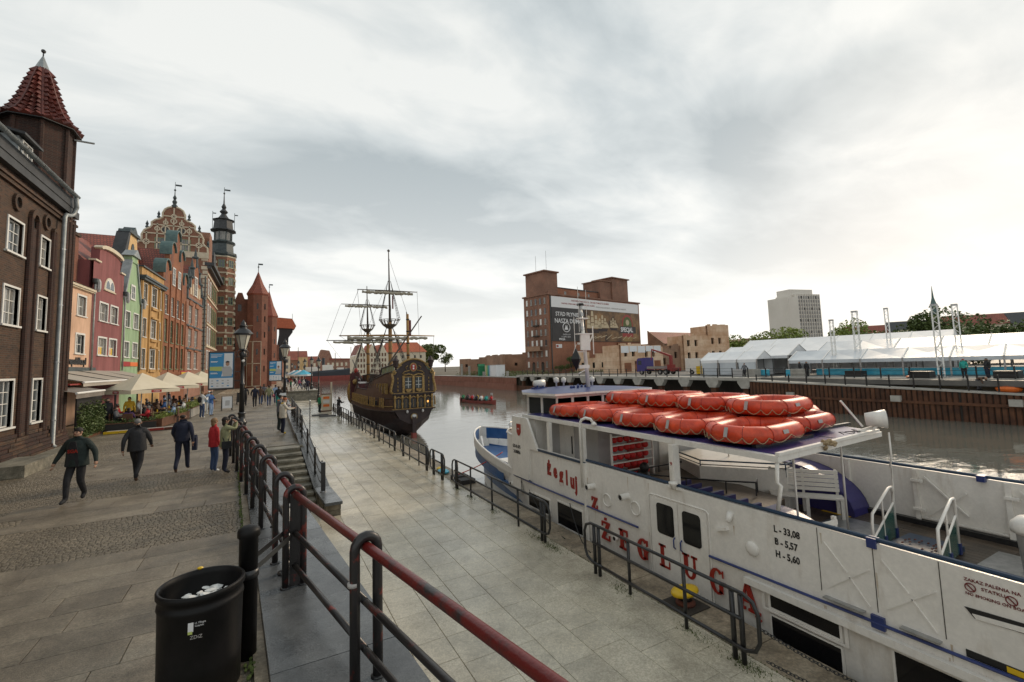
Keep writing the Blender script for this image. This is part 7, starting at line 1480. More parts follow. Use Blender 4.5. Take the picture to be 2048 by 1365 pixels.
# tables, chairs and guests
ct = thing('cafe_chair','','chair'); m = MB().box(-.22,-.22,.43,.22,.22,.47); m.build('seat','box_brown',ct); MB().box(-.22,-.24,.47,.22,-.20,.90).build('backrest','box_brown',ct)
for sx in (-1,1):
    for sy in (-1,1): MB().box(sx*.2-.02,sy*.2-.02,0,sx*.2+.02,sy*.2+.02,.43).build('leg','box_black',ct)
ct['group'] = 'wooden chairs on the cafe terrace'; ct['label'] = 'brown wooden chair with a guest on the cafe terrace'
index_children(); R9 = random.Random(23); first = True
tops = ['c_black','c_char','c_navy','c_purple','c_grey','c_brown','c_green','c_white','c_blue','c_black','c_red','c_lblue']
tb = [(-6.6,33.2),(-5.6,34.6),(-7.2,36.2),(-5.5,37.8),(-6.8,39.4),(-5.5,41.6),(-7.0,43.0),(-5.3,45.2),(-6.6,47.2),(-5.4,49.5)]
desc = ['at the front corner table','at the second table from the corner','at the table beside the awning post','at the table behind the hedge','at the table under the second parasol','at the table by the stone planter','at the inner table near the houses','under the third parasol','at the inner table under the third parasol','at the farthest visible table']
cn = {'c_black':'black','c_char':'charcoal','c_navy':'navy','c_purple':'purple','c_grey':'grey','c_brown':'brown','c_green':'dark green','c_white':'white','c_blue':'blue','c_red':'red','c_lblue':'pale blue'}
for i, (x, y) in enumerate(tb):
    t = thing('cafe_table','square brown cafe table, the one '+desc[i].replace('at the ','').replace('table ','') if False else 'square brown table with drinks '+desc[i],'table',(x,y,0),0,'tables on the cafe terrace'); MB().box(-.45,-.45,.70,.45,.45,.74).build('tabletop','box_brown',t); MB().cyl((0,0,0),(0,0,.70),.04,n=8).box(-.25,-.25,0,.25,.25,.03).build('pedestal','box_black',t)
    tag(MB().lathe([(.03,0),(.035,.14),(.03,.15)],8,(x-.1,y,.742)).build('beer_glass','safety_yellow'),'small glass on the table '+desc[i],'glass','glasses on the cafe tables')
    for k, (dx, dy, f) in enumerate(((-.72,0,90),(.72,0,-90),(0,-.75,0))):
        if k == 2 and i % 2: continue
        a = radians(-f); lb = 'wooden chair of the guest %s, %s side' % (desc[i], ('house','water','near')[k])
        if first: ct.location = (x+dx,y+dy,0); ct.rotation_euler = (0,0,a); ct['label'] = lb; first = False
        else: dup(ct,(x+dx,y+dy,0),a,lb)
        tp = tops[R9.randrange(len(tops))]
        if i == 0 and k == 1: tp = 'c_red'
        person('seated guest in %s %s, %s side' % (cn[tp],desc[i],('house','water','near')[k]), x+dx,y+dy,0, f,'sit',tp,'c_black','c_black',R9.choice(('hair_dark','hair_fair','hair_dark','hair_grey')),R9.choice(('short','long')),h=R9.uniform(1.65,1.8),subs=0)
person('waiter standing in a yellow shirt among the tables', -7.0,34.5,0, 160,'stand','c_yellow','c_black','c_black',h=1.75,subs=0)
person('standing guest in black by the awning post', -7.7,33.2,0, 140,'stand','c_black','c_black','c_black',h=1.78,subs=0)
person('standing guest in blue near the inner tables', -6.3,42.3,0, 100,'stand','c_navy','c_denim','c_black',h=1.7,subs=0)
# flying bird
t = thing('bird','small dark bird gliding high over the street','bird',(-21,60,30)); MB().ell((0,0,0),(.1,.3,.08),6,4).build('body','letter_black',t); MB().add([(0,.1,0),(-.6,-.05,.08),(0,-.1,0)],[(0,1,2)]).add([(0,.1,0),(.6,-.05,.08),(0,-.1,0)],[(0,2,1)]).build('wings','letter_black',t)
# ================================================================== THE GALLEON
GX, GY = 10.4, 36.0
ga = thing('galleon', 'dark wooden replica galleon with gilded stern and furled sails moored behind the quay railings', 'ship', (GX,GY,-2.6))
def gp(mb, name, m_, smooth=False, label=None, parent=None): return mb.build(name, m_, parent or ga, smooth, label, loc=(0,0,2.6) if parent is None else (0,0,0))
# hull stations: y from the stern, (half-width at the wale, keel z, wale z, top z, half-width at the top)
ST = [(0.0,1.55,-1.4,-.45,2.55,1.45),(.8,1.75,-2.2,-.5,2.6,1.5),(2.5,2.1,-2.9,-.55,2.45,1.6),(5,2.4,-3.3,-.62,2.1,1.75),(8,2.5,-3.4,-.66,1.65,1.85),(8.01,2.5,-3.4,-.66,.95,1.95),(14,2.45,-3.4,-.6,.95,1.95),(14.01,2.4,-3.4,-.6,2.0,1.8),(18,1.9,-3.4,-.45,2.1,1.5),(21,1.1,-3.2,-.25,2.2,1.0),(23.2,.25,-2.6,.1,2.1,.3)]
def section(s):
    y, w, k, a, t_, wt = s; return [(0.02,y,k),(w*.45,y,k+(a-k)*.18),(w*.85,y,k+(a-k)*.5),(w,y,a),(w*.98,y,a+.35),(wt+(w-wt)*.5,y,(a+.35+t_)/2),(wt,y,t_)]
for sgn in (-1,1):
    lo, up = MB(), MB()
    for s0_, s1_ in zip(ST, ST[1:]):
        A, Bq = section(s0_), section(s1_)
        for k in range(6):
            q = [(sgn*p[0],p[1],p[2]) for p in (A[k],Bq[k],Bq[k+1],A[k+1])]; (lo if k < 3 else up).add(q,[(0,1,2,3)])
    gp(lo,'lower_hull','galleon_dark'); gp(up,'upper_hull','galleon_wood')
    for dz, r, mm in ((.0,.07,'galleon_dark'),(.38,.045,'gold'),(1.0,.04,'galleon_dark')):
        gp(MB().tube([(sgn*(s[1] if dz < .5 else (s[1]*.55+s[5]*.45)+.05),s[0],s[3]+dz) for s in ST],r,6),'wale',mm)
    gp(MB().tube([(sgn*s[5],s[0],s[4]+.03) for s in ST],.06,6),'cap_rail','galleon_dark')
    # gilded pilasters and gun ports down the side
    k = 0; y = 1.0
    while y < 13.6:
        s = next(b for a, b in zip(ST, ST[1:]) if b[0] >= y); w_ = s[1]+.02
        gp(MB().add([(sgn*(w_+.0),y,-.22),(sgn*(w_+.07),y+.05,-.22),(sgn*(w_+.07),y+.13,-.22),(sgn*w_,y+.17,-.22),(sgn*(w_-.02),y,.55),(sgn*(w_+.05),y+.05,.55),(sgn*(w_+.05),y+.13,.55),(sgn*(w_-.02),y+.17,.55)],[(0,1,5,4),(1,2,6,5),(2,3,7,6),(4,5,6,7)]),'gilded_pilaster','gold')
        if k % 2: gp(MB().box(sgn*(w_-.25),y+.32,-.12,sgn*(w_+.01),y+.56,.25),'gun_port','letter_black')
        y += .62; k += 1
    y = 1.2
    while y < 7.6: gp(MB().box(sgn*1.72,y,.85,sgn*(1.98-.01*y),y+.12,1.75-.03*y),'upper_pilaster','gold'); gp(MB().box(sgn*1.72,y+.3,.95,sgn*1.90,y+.62,1.5),'side_window','pane_dark'); y += 1.05
gp(MB().prism([(-1.7,8),(1.7,8),(1.7,14),(-1.7,14)],'z',.10,.16),'waist_deck','deck_wood'); gp(MB().prism([(-1.6,.4),(1.6,.4),(1.75,8),(-1.75,8)],'z',1.35,1.42),'quarter_deck','deck_wood'); gp(MB().prism([(-1.7,14),(1.7,14),(1.2,19),(.6,22),(-.6,22),(-1.2,19)],'z',1.35,1.42),'forecastle_deck','deck_wood')
gp(MB().box(-1.75,7.95,.16,1.75,8.05,1.40),'bulkhead','galleon_red'); gp(MB().box(-1.75,13.95,.16,1.75,14.05,1.40),'bulkhead','galleon_red')
# green railing screens on the raised stern and roof line stepping down
gp(MB().prism([(.2,2.55),(4.2,2.3),(4.2,2.9),(.2,3.15)],'x',-1.52,-1.47).prism([(.2,2.55),(4.2,2.3),(4.2,2.9),(.2,3.15)],'x',1.47,1.52),'green_screen','galleon_green')
for y in [.3+.5*k for k in range(8)]: gp(MB().box(-1.55,y,2.4,-1.45,y+.06,3.15-.06*y),'screen_post','gold')
gp(MB().tube([(-1.52,.1,3.2),(-1.52,4.3,2.92),(-1.6,4.4,2.4),(-1.75,8,2.05),(-1.75,8.2,1.45)],.07,6),'stern_rail','galleon_dark'); gp(MB().tube([(1.52,.1,3.2),(1.52,4.3,2.92),(1.6,4.4,2.4),(1.75,8,2.05)],.07,6),'stern_rail','galleon_dark')
gp(MB().tube([(-1.7,14,2.55),(-1.5,18,2.65),(-1.0,21,2.8)],.05,6).tube([(1.7,14,2.55),(1.5,18,2.65),(1.0,21,2.8)],.05,6),'forecastle_rail','galleon_red')
for k in range(12):
    y = 14.1+k*.6; w_ = 1.7-.055*(y-14)**1.05; gp(MB().cyl((-w_,y,2.0),(-w_,y,2.58),.05,n=6).cyl((w_,y,2.0),(w_,y,2.58),.05,n=6),'baluster','galleon_red')
gp(MB().box(-2.35,15.2,-.4,-1.9,15.9,2.5),'boarding_ladder_case','galleon_red')
for k in range(9): gp(MB().box(-2.42,15.25,-.2+k*.28,-2.34,15.85,-.15+k*.28),'ladder_rung','letter_black')
gp(MB().ell((-1.9,17.6,.4),(.5,.5,1.3),10,8),'gilded_bow_figure','gold',True); gp(MB().ell((-2.0,14.7,1.6),(.28,.28,.3),10,6),'ship_lantern','gold',True); gp(MB().ell((-1.6,16.6,2.75),(.22,.22,.3),8,6),'red_cowl','letter_red',True)
gp(MB().cyl((0,22,1.6),(0,29,4.2),.13,.06,8),'bowsprit','spar',True)
gp(MB().prism([(22.0,.6),(26.0,1.6),(26,1.9),(22,1.5)],'x',-.2,.2),'beakhead','galleon_red')
# stern: transom, galleries, gilded carvings
tr = link('stern_face', None, ga, loc=(0,0,2.6))
MB().prism([(-1.60,-.45),(1.60,-.45),(1.62,.9),(1.55,2.6),(1.2,2.75),(.95,3.2),(.5,3.55),(-.5,3.55),(-.95,3.2),(-1.2,2.75),(-1.55,2.6),(-1.62,.9)],'y',-.06,.25).build('transom','galleon_dark',tr)
MB().prism([(-1.5,-.45),(1.5,-.45),(1.1,-1.1),(.35,-1.5),(-.35,-1.5),(-1.1,-1.1)],'y',-.04,.6).build('counter','galleon_dark',tr)
MB().box(-.16,-.25,-3.2,.16,.2,-2.2).build('rudder_foot','hull_red',tr); MB().box(-.16,-.25,-2.2,.16,.2,-.95).build('rudder','galleon_dark',tr)
def g(mb, n_, m_='gold', sm=False): return mb.build(n_, m_, tr, sm)

for z in (-.42,.82): g(MB().box(-1.72,-.20,z,1.72,-.05,z+.10),'moulding','galleon_dark'); g(MB().box(-1.74,-.22,z+.1,1.74,-.05,z+.14),'gilded_moulding')
for x in (-1.5,-.92,-.32,.30,.90,1.48): g(MB().lathe([(.09,-.28),(.06,-.15),(.10,.1),(.05,.3),(.09,.5),(.12,.62),(.08,.78)],8,(x,-.14,0)),'gilded_column',sm=True)
for k, x in enumerate((-1.2,-.62,-.01,.60,1.19)):
    g(MB().box(x-.20,-.085,-.22,x+.20,-.062,.45),'gallery_window','pane_dark'); k == 4 and g(MB().ell((x-.03,-.09,.18),(.07,.03,.09),8,6),'lit_lamp','lit_window',True); g(MB().prism([(x-.26,.48),(x,.62),(x+.26,.48),(x+.26,.54),(x,.69),(x-.26,.54)],'y',-.13,-.06),'gilded_pediment'); g(MB().box(x-.015,-.10,-.22,x+.015,-.086,.45),'glazing_bar')
for x in (-.42,.42):
    g(MB().box(x-.24,-.085,1.30,x+.24,-.062,2.15),'stern_window','pane'); g(MB().box(x-.015,-.10,1.3,x+.015,-.086,2.15).box(x-.24,-.10,1.55,x+.24,-.086,1.575).box(x-.24,-.10,1.82,x+.24,-.086,1.845),'glazing_bar','window_white'); g(MB().box(x-.28,-.11,2.15,x+.28,-.06,2.22),'window_head'); g(MB().prism([(x-.25,1.25)]+arc(x,1.25,.25,180,360,8)[1:],'y',-.2,-.06),'window_basket')
for x in (-.80,0,.80): g(MB().box(x-.09,-.13,.96,x+.09,-.06,2.3),'gilded_pilaster')
for s in (-1,1):
    for z in (1.15,1.45,1.75,2.05): g(MB().ell((s*1.25,-.09,z),(.05,.04,.11),6,5),'carved_drop',sm=True)
    g(MB().tube([(s*1.7,-.1,2.5),(s*1.62,-.1,2.0),(s*1.74,-.1,1.5),(s*1.82,-.1,1.1),(s*1.66,-.1,.95)],.10,8),'quarter_scroll',sm=True)
    g(MB().tube([(s*(.95+.9*t_),-.12,3.15-.75*t_**1.2) for t_ in [k/8 for k in range(7)]],.06,6),'crest_scroll',sm=True); g(MB().tube([(s*1.52+.14*cos(a)*(1-a/14),-.12,2.52+.14*sin(a)*(1-a/14)) for a in [k*.6 for k in range(14)]],.055,6),'volute',sm=True)
g(MB().tube([(x,-.12,3.6-.35*abs(x)**2.2) for x in [-1.15+.115*k for k in range(21)]],.075,8),'crest_arch',sm=True)
for s in (-1,1): g(MB().ell((s*1.15,-.14,3.17),(.14,.08,.12),8,6),'crest_boss',sm=True)
g(MB().prism(arc(0,2.95,.30,0,360,16,.36)[:-1],'y',-.12,-.07),'shield_surround'); g(MB().prism(arc(0,2.95,.22,0,360,16,.28)[:-1],'y',-.15,-.121),'shield','letter_red'); g(MB().box(-.06,-.165,2.98,.06,-.151,3.12).box(-.06,-.165,2.78,.06,-.151,2.92),'shield_mark','poster_white')
for s in (-1,1): g(MB().tube([(s*.3,-.1,2.7),(s*.7,-.1,2.62),(s*.9,-.1,2.45),(s*.6,-.1,2.4)],.04,6),'carved_scroll',sm=True); g(MB().tube([(s*.42,-.1,3.1),(s*.62,-.1,2.95),(s*.55,-.1,2.8)],.035,6),'carved_scroll',sm=True)
g(MB().tube([(-.78,-.11,2.32),(-.4,-.11,2.42),(0,-.11,2.3),(.4,-.11,2.42),(.78,-.11,2.32)],.06,6),'window_garland',sm=True)
g(MB().ell((0,-.14,-.95),(.24,.12,.22),10,8),'stern_boss','steel',True); g(MB().tube([(.24*cos(a),-.16,-.95+.24*sin(a)) for a in [2*pi*k/14 for k in range(14)]],.035,6,closed=True),'boss_ring')
for x in (-.55,.7): g(MB().ell((x,-.2,-.52),(.10,.10,.13),8,6),'carved_head','pale_grey',True)
for s in (-1,1):
    m = MB().lathe([(.06,0),(.10,.1),(.06,.18),(.16,.22),(.26,.72),(.30,.74),(.12,.95),(.04,1.1)],8,(s*1.42,-.15,2.75)); g(m,'stern_lantern','galleon_dark'); g(MB().lathe([(.165,.25),(.25,.70)],8,(s*1.42,-.15,2.752)),'lantern_glass','lamp_glass')
# masts and yards
def mast(y, z0, z1, ztop, r, split, lab):
    t = link('mast', None, ga, loc=(0,y-GY,2.6), label=lab)
    MB().cyl((.08,0,z0),(0.04,0,split),r,r*.85,10).build('lower_mast','mast_yellow',t,True); MB().cyl((.04,0,split-.2),(-.05,0,ztop),r*.62,r*.22,8).build('upper_mast','spar',t,True)
    for k in range(6): z = z0+(split-z0)*(k+.5)/6; MB().lathe([(r+.02,0),(r+.02,.10)],10,(.06,0,z)).build('mast_band','letter_black',t)
    return t
def yard(t, z, x0, x1, r=.07, droop=0.0, furled=True, seed=1, m_='spar', ty=-.25):
    MB().tube([(x0,ty,z),((x0+x1)/2,ty,z+droop),(x1,ty,z)],[r*.5,r,r*.5],8).build('yard',m_,t,True)
    if furled:
        R = random.Random(seed); n = 34; P = [(x0+(x1-x0)*(.08+.84*k/n),ty+R.uniform(-.03,.03),z-r-.07-.06*abs(sin(k*.9))-R.uniform(0,.05)) for k in range(n+1)]
        MB().tube(P,[R.uniform(.09,.19) for _ in P],7).build('furled_sail','sailcloth',t,True)
def top(t, z, r):
    MB().lathe([(r*.28,-.35),(r*.45,-.22),(r*.72,-.02),(r*.72,.04)],14,(0,0,z)).build('fighting_top','spar',t)
    for k in range(16): a = 2*pi*k/16; MB().beam((r*.72*cos(a),r*.72*sin(a),z+.04),(r*cos(a),r*sin(a),z+.48),.05).build('top_stave','spar',t)
    MB().tube([(r*cos(a),r*sin(a),z+.48) for a in [2*pi*k/16 for k in range(16)]],.035,5,closed=True).build('top_rim','spar',t)
def shrouds(t, xb, zb_, xt, zt, ybs, n=7, tag_='shroud'):
    m = MB(); 
    for s in (-1,1):
        for y in ybs: m.cyl((s*xb,y,zb_),(s*xt,0,zt),.022,n=4,cap=False)
        for k in range(1,n*2): f = k/(n*2); x = xb+(xt-xb)*f; z = zb_+(zt-zb_)*f; m.cyl((s*x,ybs[0]*(1-f),z),(s*x,ybs[-1]*(1-f),z),.016,n=4,cap=False)
    m.build(tag_,'shroud',t)
tm = mast(43.7,.1,0,14.2,.20,7.3,'tall main mast'); yard(tm,10.3,-3.0,2.65,.075,0,True,1); yard(tm,5.98,-4.6,4.35,.09,.05,True,2,'mast_yellow'); top(tm,7.05,.95); shrouds(tm,2.1,1.2,.25,6.9,(-1.5,-.9,-.3,.4,1.0)); shrouds(tm,.9,7.5,.12,11.3,(-.5,0,.5),8)
MB().lathe([(.05,0),(.16,.1),(.05,.25)],6,(-.05,0,14.15)).build('mast_head','spar',tm); MB().box(.25,-.02,8.6,.38,.02,9.9).build('pennant','maroon',tm)
tf = mast(54.5,.4,0,12.6,.19,7.6,'fore mast'); yard(tf,10.35,-2.95,2.7,.07,0,True,3); yard(tf,6.2,-4.5,4.7,.085,.0,True,4); top(tf,7.5,.85); shrouds(tf,1.9,1.4,.25,7.3,(-1.4,-.8,-.2,.5,1.1)); shrouds(tf,.8,7.9,.12,11.0,(-.5,0,.5),7)
tz = mast(37.6,1.4,0,7.6,.13,7.4,'short mizzen mast'); MB().cyl((-1.6,0,3.2),(1.2,-.2,7.25),.07,.05,8).build('lateen_yard','spar',tz); MB().box(.10,-.02,5.6,.34,.02,6.9).build('ensign','maroon',tz)
rg = MB()
for (a, b) in (((-3.0,7.45,10.3),(-2.2,7.5,1.0)),((2.65,7.45,10.4),(2.9,7.4,2.0)),((-4.6,7.45,6),(-1.8,0.5,3.0)),((4.3,7.45,6),(1.8,.5,3.0)),((0,7.7,11.5),(0,18.5,7.6)),((0,18.5,11),(0,28,4)),((0,7.7,7.0),(-1.3,1.5,3)),((0,7.7,7.0),(1.3,1.5,3)),((-3.0,18.3,10.3),(-4.4,18.3,6.2)),((-4.4,18.3,6.2),(-1.6,14.5,1.5)),((0,7.7,13.5),(0,1.6,7.5)),((2.7,18.3,10.3),(2.4,18,1.6)),((-2.9,7.4,10.3),(-4.5,7.4,6))): rg.cyl((a[0],a[1],a[2]),(b[0],b[1],b[2]),.014,n=4,cap=False)
gp(rg,'rigging','shroud')
# ================================================================== rowing boat with trippers
rb = thing('dragon_boat', 'long narrow dark red boat full of paddling people on the river', 'boat', (27.3,61.8,-2.6), radians(101))
m = MB(); n = 12
for s in (-1,1):
    for k in range(n):
        def P_(t_): L_ = -4.6+9.2*t_; w_ = .62*sin(pi*min(.999,max(.001,t_)))**.55; h_ = .42+.25*(2*t_-1)**2; return (L_,s*w_,h_), (L_,s*w_*.6,-.05)
        a, b = P_(k/n), P_((k+1)/n); m.add([a[0],b[0],b[1],a[1]],[(0,1,2,3)])
m.build('hull','hull_red',rb); MB().box(-4.0,-.4,.05,4.0,.4,.12).build('floor','box_brown',rb); MB().cyl((-3.9,0,.5),(-3.9,0,1.6),.02,n=5).box(-3.9,-.01,1.3,-3.4,.01,1.6).build('flag','pale_grey',rb)
rowers = ['c_red','c_teal','c_blue','c_white','c_orange','c_navy','c_yellow','c_red','c_lblue','c_char','c_pink','c_dgreen']; cn2 = dict(c_red='red',c_teal='teal',c_blue='blue',c_white='white',c_orange='orange',c_navy='navy',c_yellow='yellow',c_lblue='pale blue',c_char='charcoal',c_pink='pink',c_dgreen='green')
A_ = rb.rotation_euler.z
for k, c in enumerate(rowers):
    lx = -3.3+.62*k*.95; ly = .24*(1 if k % 2 else -1); wx = 27.3+lx*cos(A_)-ly*sin(A_); wy = 61.8+lx*sin(A_)+ly*cos(A_)
    person('paddler in %s, seat %s from the bow of the red river boat' % (cn2[c], ['one','two','three','four','five','six','seven','eight','nine','ten','eleven','twelve'][k]), wx, wy, -2.52, 90-math.degrees(A_),'sit',c,'c_black','c_black',R8.choice(('hair_dark','hair_fair')),h=1.7,subs=0,group='paddlers in the red river boat')
# ================================================================== museum steamer far off
sx_ = thing('steamship', 'long black and red museum steamship with white deckhouses moored far up the river', 'ship', (26,246,-2.6), radians(-6))
m = MB(); S2 = [(-16,3.5,4.6),(-8,4.4,4.4),(2,4.4,4.4),(10,3.8,5.2),(15,2.2,6.6),(18.5,.2,7.6)]
lo = MB(); up = MB()
for s in (-1,1):
    for a, b in zip(S2, S2[1:]):
        up.add([(a[0],s*a[1],2.6),(b[0],s*b[1],2.6 if b[0] < 12 else 2.8),(b[0],s*b[1],b[2]),(a[0],s*a[1],a[2])],[(0,1,2,3)]); lo.add([(a[0],s*a[1]*.95,-.5),(b[0]*(.98),s*b[1]*.95,-.5),(b[0],s*b[1],2.6 if b[0] < 12 else 2.8),(a[0],s*a[1],2.6)],[(0,1,2,3)])
up.add([(a[0],a[1],a[2]-.3) for a in S2]+[(a[0],-a[1],a[2]-.3) for a in reversed(S2)],[tuple(range(12))]); up.build('black_hull','hull_black',sx_); lo.build('red_hull','hull_red',sx_)
for (x0,x1,z1) in ((-9,-3,7.2),(-1,4,8.0),(6,9,6.5)): MB().box(x0,-2.8,4.2,x1,2.8,z1).build('deckhouse','hull_white',sx_)
MB().cyl((-.5,0,8),(-.5,0,11.5),.7,n=12).build('funnel','hull_black',sx_)
for x in (-12,12.5,5): MB().cyl((x,0,4),(x,0,17 if x != 5 else 14),.16,n=6).build('ship_mast','spar',sx_)
MB().beam((12.5,0,6),(17.5,0,12),.15).build('derrick','spar',sx_)
# ================================================================== FAR BANK
# concrete pier with bays
pr = link('far_quay_pier', None, kind='structure')
MB().box(46.5,31.7,.30,49.5,84.5,.62).build('pier_deck','concrete',pr); MB().box(49.3,31.7,-2.9,49.45,84.5,.29).build('pier_back_wall','concrete_dark',pr)  # back wall near black: the shade of the bays is in its colour
y = 32.4; k = 0
while y < 84:
    MB().prism([(y-.85,.295),(y+.85,.295),(y+.85,.05),(y+.42,-.55),(y-.42,-.55),(y-.85,.05)],'x',46.52,47.2).build('pier_corbel','concrete',pr); MB().box(46.7,y-.32,-3,47.2,y+.32,-.56).build('pier_pile','rust_pile',pr); y += 4.15; k += 1
MB().box(46.6,66.5,-2.9,46.7,84.5,-1.55).build('low_skirt','rust_pile',pr)
# rust brown sheet pile walls
def pile_wall(name, label, pts, zb, zt_fn, wave=.36, m_='rust_pile', cap='concrete', coll=300):
    t = link(name, None, kind='structure')
    if label: t['label'] = label
    P = [Vector(p) for p in pts]; n = 0; rest = MB()
    for a, b in zip(P, P[1:]):
        d = (b-a); L_ = d.length; d.normalize(); nn = Vector((-d.y,d.x)); q = int(L_/wave); nn = nn if nn.x < 0 else -nn
        for k in range(q):
            c = a+d*(k+.5)*wave; z = zt_fn(c.y); w = wave*.30
            mb = rest if n >= coll else MB()
            u = [c-d*w*1.5, c-d*w+nn*.10, c+d*w+nn*.10, c+d*w*1.5]; o_ = c if n < coll else Vector((0,0))
            mb.add([(p.x-o_.x,p.y-o_.y,zb) for p in u]+[(p.x-o_.x,p.y-o_.y,z) for p in u],[(0,1,5,4),(1,2,6,5),(2,3,7,6)])
            if n < coll: mb.build('sheet_pile',m_,t,loc=(c.x,c.y,0))
            n += 1
    if rest.v: rest.build('sheet_piles_far',m_,t,kind='stuff')
    m = MB(); 
    for a, b in zip(P, P[1:]): m.add([(a.x+.02,a.y,zb),(b.x+.02,b.y,zb),(b.x+.02,b.y,zt_fn(b.y)),(a.x+.02,a.y,zt_fn(a.y))],[(0,1,2,3)])
    m.build('backing','concrete_dark' if m_ == 'rust_pile' else m_,t); c_ = MB()
    for a, b in zip(P, P[1:]):
        za, zb2 = zt_fn(a.y), zt_fn(b.y); c_.add([(a.x-.15,a.y,za),(b.x-.15,b.y,zb2),(b.x+2.6,b.y,zb2),(a.x+2.6,a.y,za),(a.x-.15,a.y,za+.13),(b.x-.15,b.y,zb2+.13),(b.x+2.6,b.y,zb2+.13),(a.x+2.6,a.y,za+.13)],[(0,3,2,1),(4,5,6,7),(0,1,5,4),(1,2,6,5),(2,3,7,6),(3,0,4,7)])
    c_.build('cap',cap,t)
    m = MB()
    for a, b in zip(P, P[1:]): m.beam((a.x-.12,a.y,-1.25),(b.x-.12,b.y,-1.25),.14,.22)
    m.build('waling','rust_pile' if m_ == 'rust_pile' else m_,t); return t
vary('rust_pile', .22)
def WZ(y): return -.62+.87*max(0,min(1,(y-8)/23.7))**.9
pile_wall('far_quay_wall', 'long rust brown sheet pile wall of the opposite bank', [(46.4,31.7),(47.2,23),(47.8,15),(48.0,8.5),(47.5,-2),(45,-30)], -3.0, WZ)
mat('brick_pile', (.20,.08,.05),(.28,.12,.08), rough=.8, scale=.6)
pile_wall('far_quay_wall', 'reddish brown timber faced quay beyond the concrete pier', [(46.9,140),(46.7,112),(46.5,84.5)], -3.0, lambda y: .05, wave=.9, m_='brick_pile', coll=60)
MB().box(46.0,84.5,-2.9,46.5,112,-1.35).build('fender_beam','brick_pile',pr)
for (x, y) in ((46.8,27.5),(47.5,19),(47.9,12)):
    tag(MB().box(x-.35,y-.35,-1.25,x+.1,y+.35,-.75).build('concrete_outlet','concrete'),'pale concrete outlet box in the rusty wall, %s one' % {27.5:'farthest',19:'middle',12:'nearest'}[y],'outlet')
# upper walkway wall and terrace behind
uw = link('upper_terrace', None, kind='structure'); MB().prism([(48.9,31.5),(49.4,23),(49.8,15),(50,8.5),(49.8,-4),(60,-4),(60,31.5)],'z',-.7,.62).build('terrace','concrete',uw)
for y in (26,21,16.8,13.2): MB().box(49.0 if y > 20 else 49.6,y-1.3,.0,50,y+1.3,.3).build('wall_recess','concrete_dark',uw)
# railing on the far bank, in stretches
def far_rail(label, pts, z, n, h=1.1):
    t = thing('far_railing', label, 'railing', (0,0,0), 0, 'black railing on the opposite bank'); P = [Vector((*p,z)) for p in pts]; seg = [(b-a).length for a,b in zip(P,P[1:])]; T = sum(seg)
    def at(s):
        for a, b, l in zip(P, P[1:], seg):
            if s <= l+1e-6: return a.lerp(b, s/l)
            s -= l
        return P[-1]
    for k in range(n+1): p = at(T*k/n); MB().box(-.045,-.045,0,.045,.045,h).build('post','black_iron',t,loc=p)
    for dz in (h-.05,h*.66,h*.33): MB().tube([p+Vector((0,0,dz)) for p in P],.014,4).build('wire','black_iron',t)
far_rail('black railing along the concrete pier on the opposite bank',[(46.7,32),(46.7,82)],.62,26); far_rail('black railing along the lower walkway above the rusty wall',[(46.6,31),(47.3,23),(47.9,15),(48.1,8.5),(47.6,-2)],-.25,20,1.25); far_rail('black railing along the upper walkway before the tents',[(49.1,31.5),(49.6,23.2),(50.0,15.0),(50.2,4)],.62,13,1.0)
# ---- grain silo with the mural sized advert
A12 = radians(12.1); si = thing('grain_silo', 'tall red brick grain silo with roof towers and a huge dark advert on its side', 'building', (58,89,.4), A12)
si2 = si
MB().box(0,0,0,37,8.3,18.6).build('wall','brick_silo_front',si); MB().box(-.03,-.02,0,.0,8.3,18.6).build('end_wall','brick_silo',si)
MB().box(-.3,-.3,18.6,37.3,8.6,18.95).build('roof_edge','brick_silo',si); MB().box(.2,-.15,18.4,3.2,-.0,19.6).build('corner_block','brick_silo',si)
MB().box(-.2,.6,18.96,4.2,7.2,24.2).build('roof_tower','brick_silo',si); MB().box(-.6,.2,24.2,4.5,7.6,24.5).build('tower_cap','brick_silo',si); MB().box(4.2,2.0,18.96,30,6.5,20.9).build('attic_storey','brick_silo_front',si); MB().box(4.2,1.8,20.9,30,6.7,21.1).build('attic_roof','roof_slate',si)
MB().box(21.2,1.2,18.96,26,7,24.0).build('roof_tower','brick_silo',si); MB().box(20.9,.9,24.0,26,7.3,24.25).build('tower_cap','brick_silo',si); MB().box(26,.8,18.96,33.2,7.2,25.2).build('roof_tower','brick_silo',si); MB().box(25.6,.4,25.2,33.7,7.6,25.5).build('tower_cap','brick_silo',si)
for x in (0.4,4.0): MB().cyl((x,4,24.5),(x,4,28.6 if x < 1 else 30.4),.05,n=5).build('antenna','steel',si)
for x in (8,13,17,22,28): MB().box(x,1.96,19.3,x+.7,2.0,20.2).build('attic_window','pane_curtain',si)
sd_ = link('river_front', None, si, loc=(0,8.3,0), rot=-pi/2)
R10 = random.Random(8)
for f in range(7):
    z = 1.6+f*2.5
    for k in range(5):
        x = .9+k*1.55
        if f == 0 and k in (1,3): MB().prism([(x,.2),(x+.9,.2),(x+.9,2.4)]+arc(x+.45,2.4,.45,0,180,6)[1:],'y',-.08,-.03).build('door','pane_dark',sd_); continue
        if (f in (2,3,4)) and k == 2: MB().box(x-.6,-.5,z-.3,x+1.2,-.0,z+.0).build('balcony','concrete_dark',sd_)
        MB().box(x,-.10,z,x+.55,-.031,z+1.35).build('window','window_white' if R10.random() < .35 else 'pane_curtain' if R10.random() < .5 else 'pane',sd_); MB().box(x-.08,-.14,z-.12,x+.63,-.031,z).build('sill','concrete',sd_)
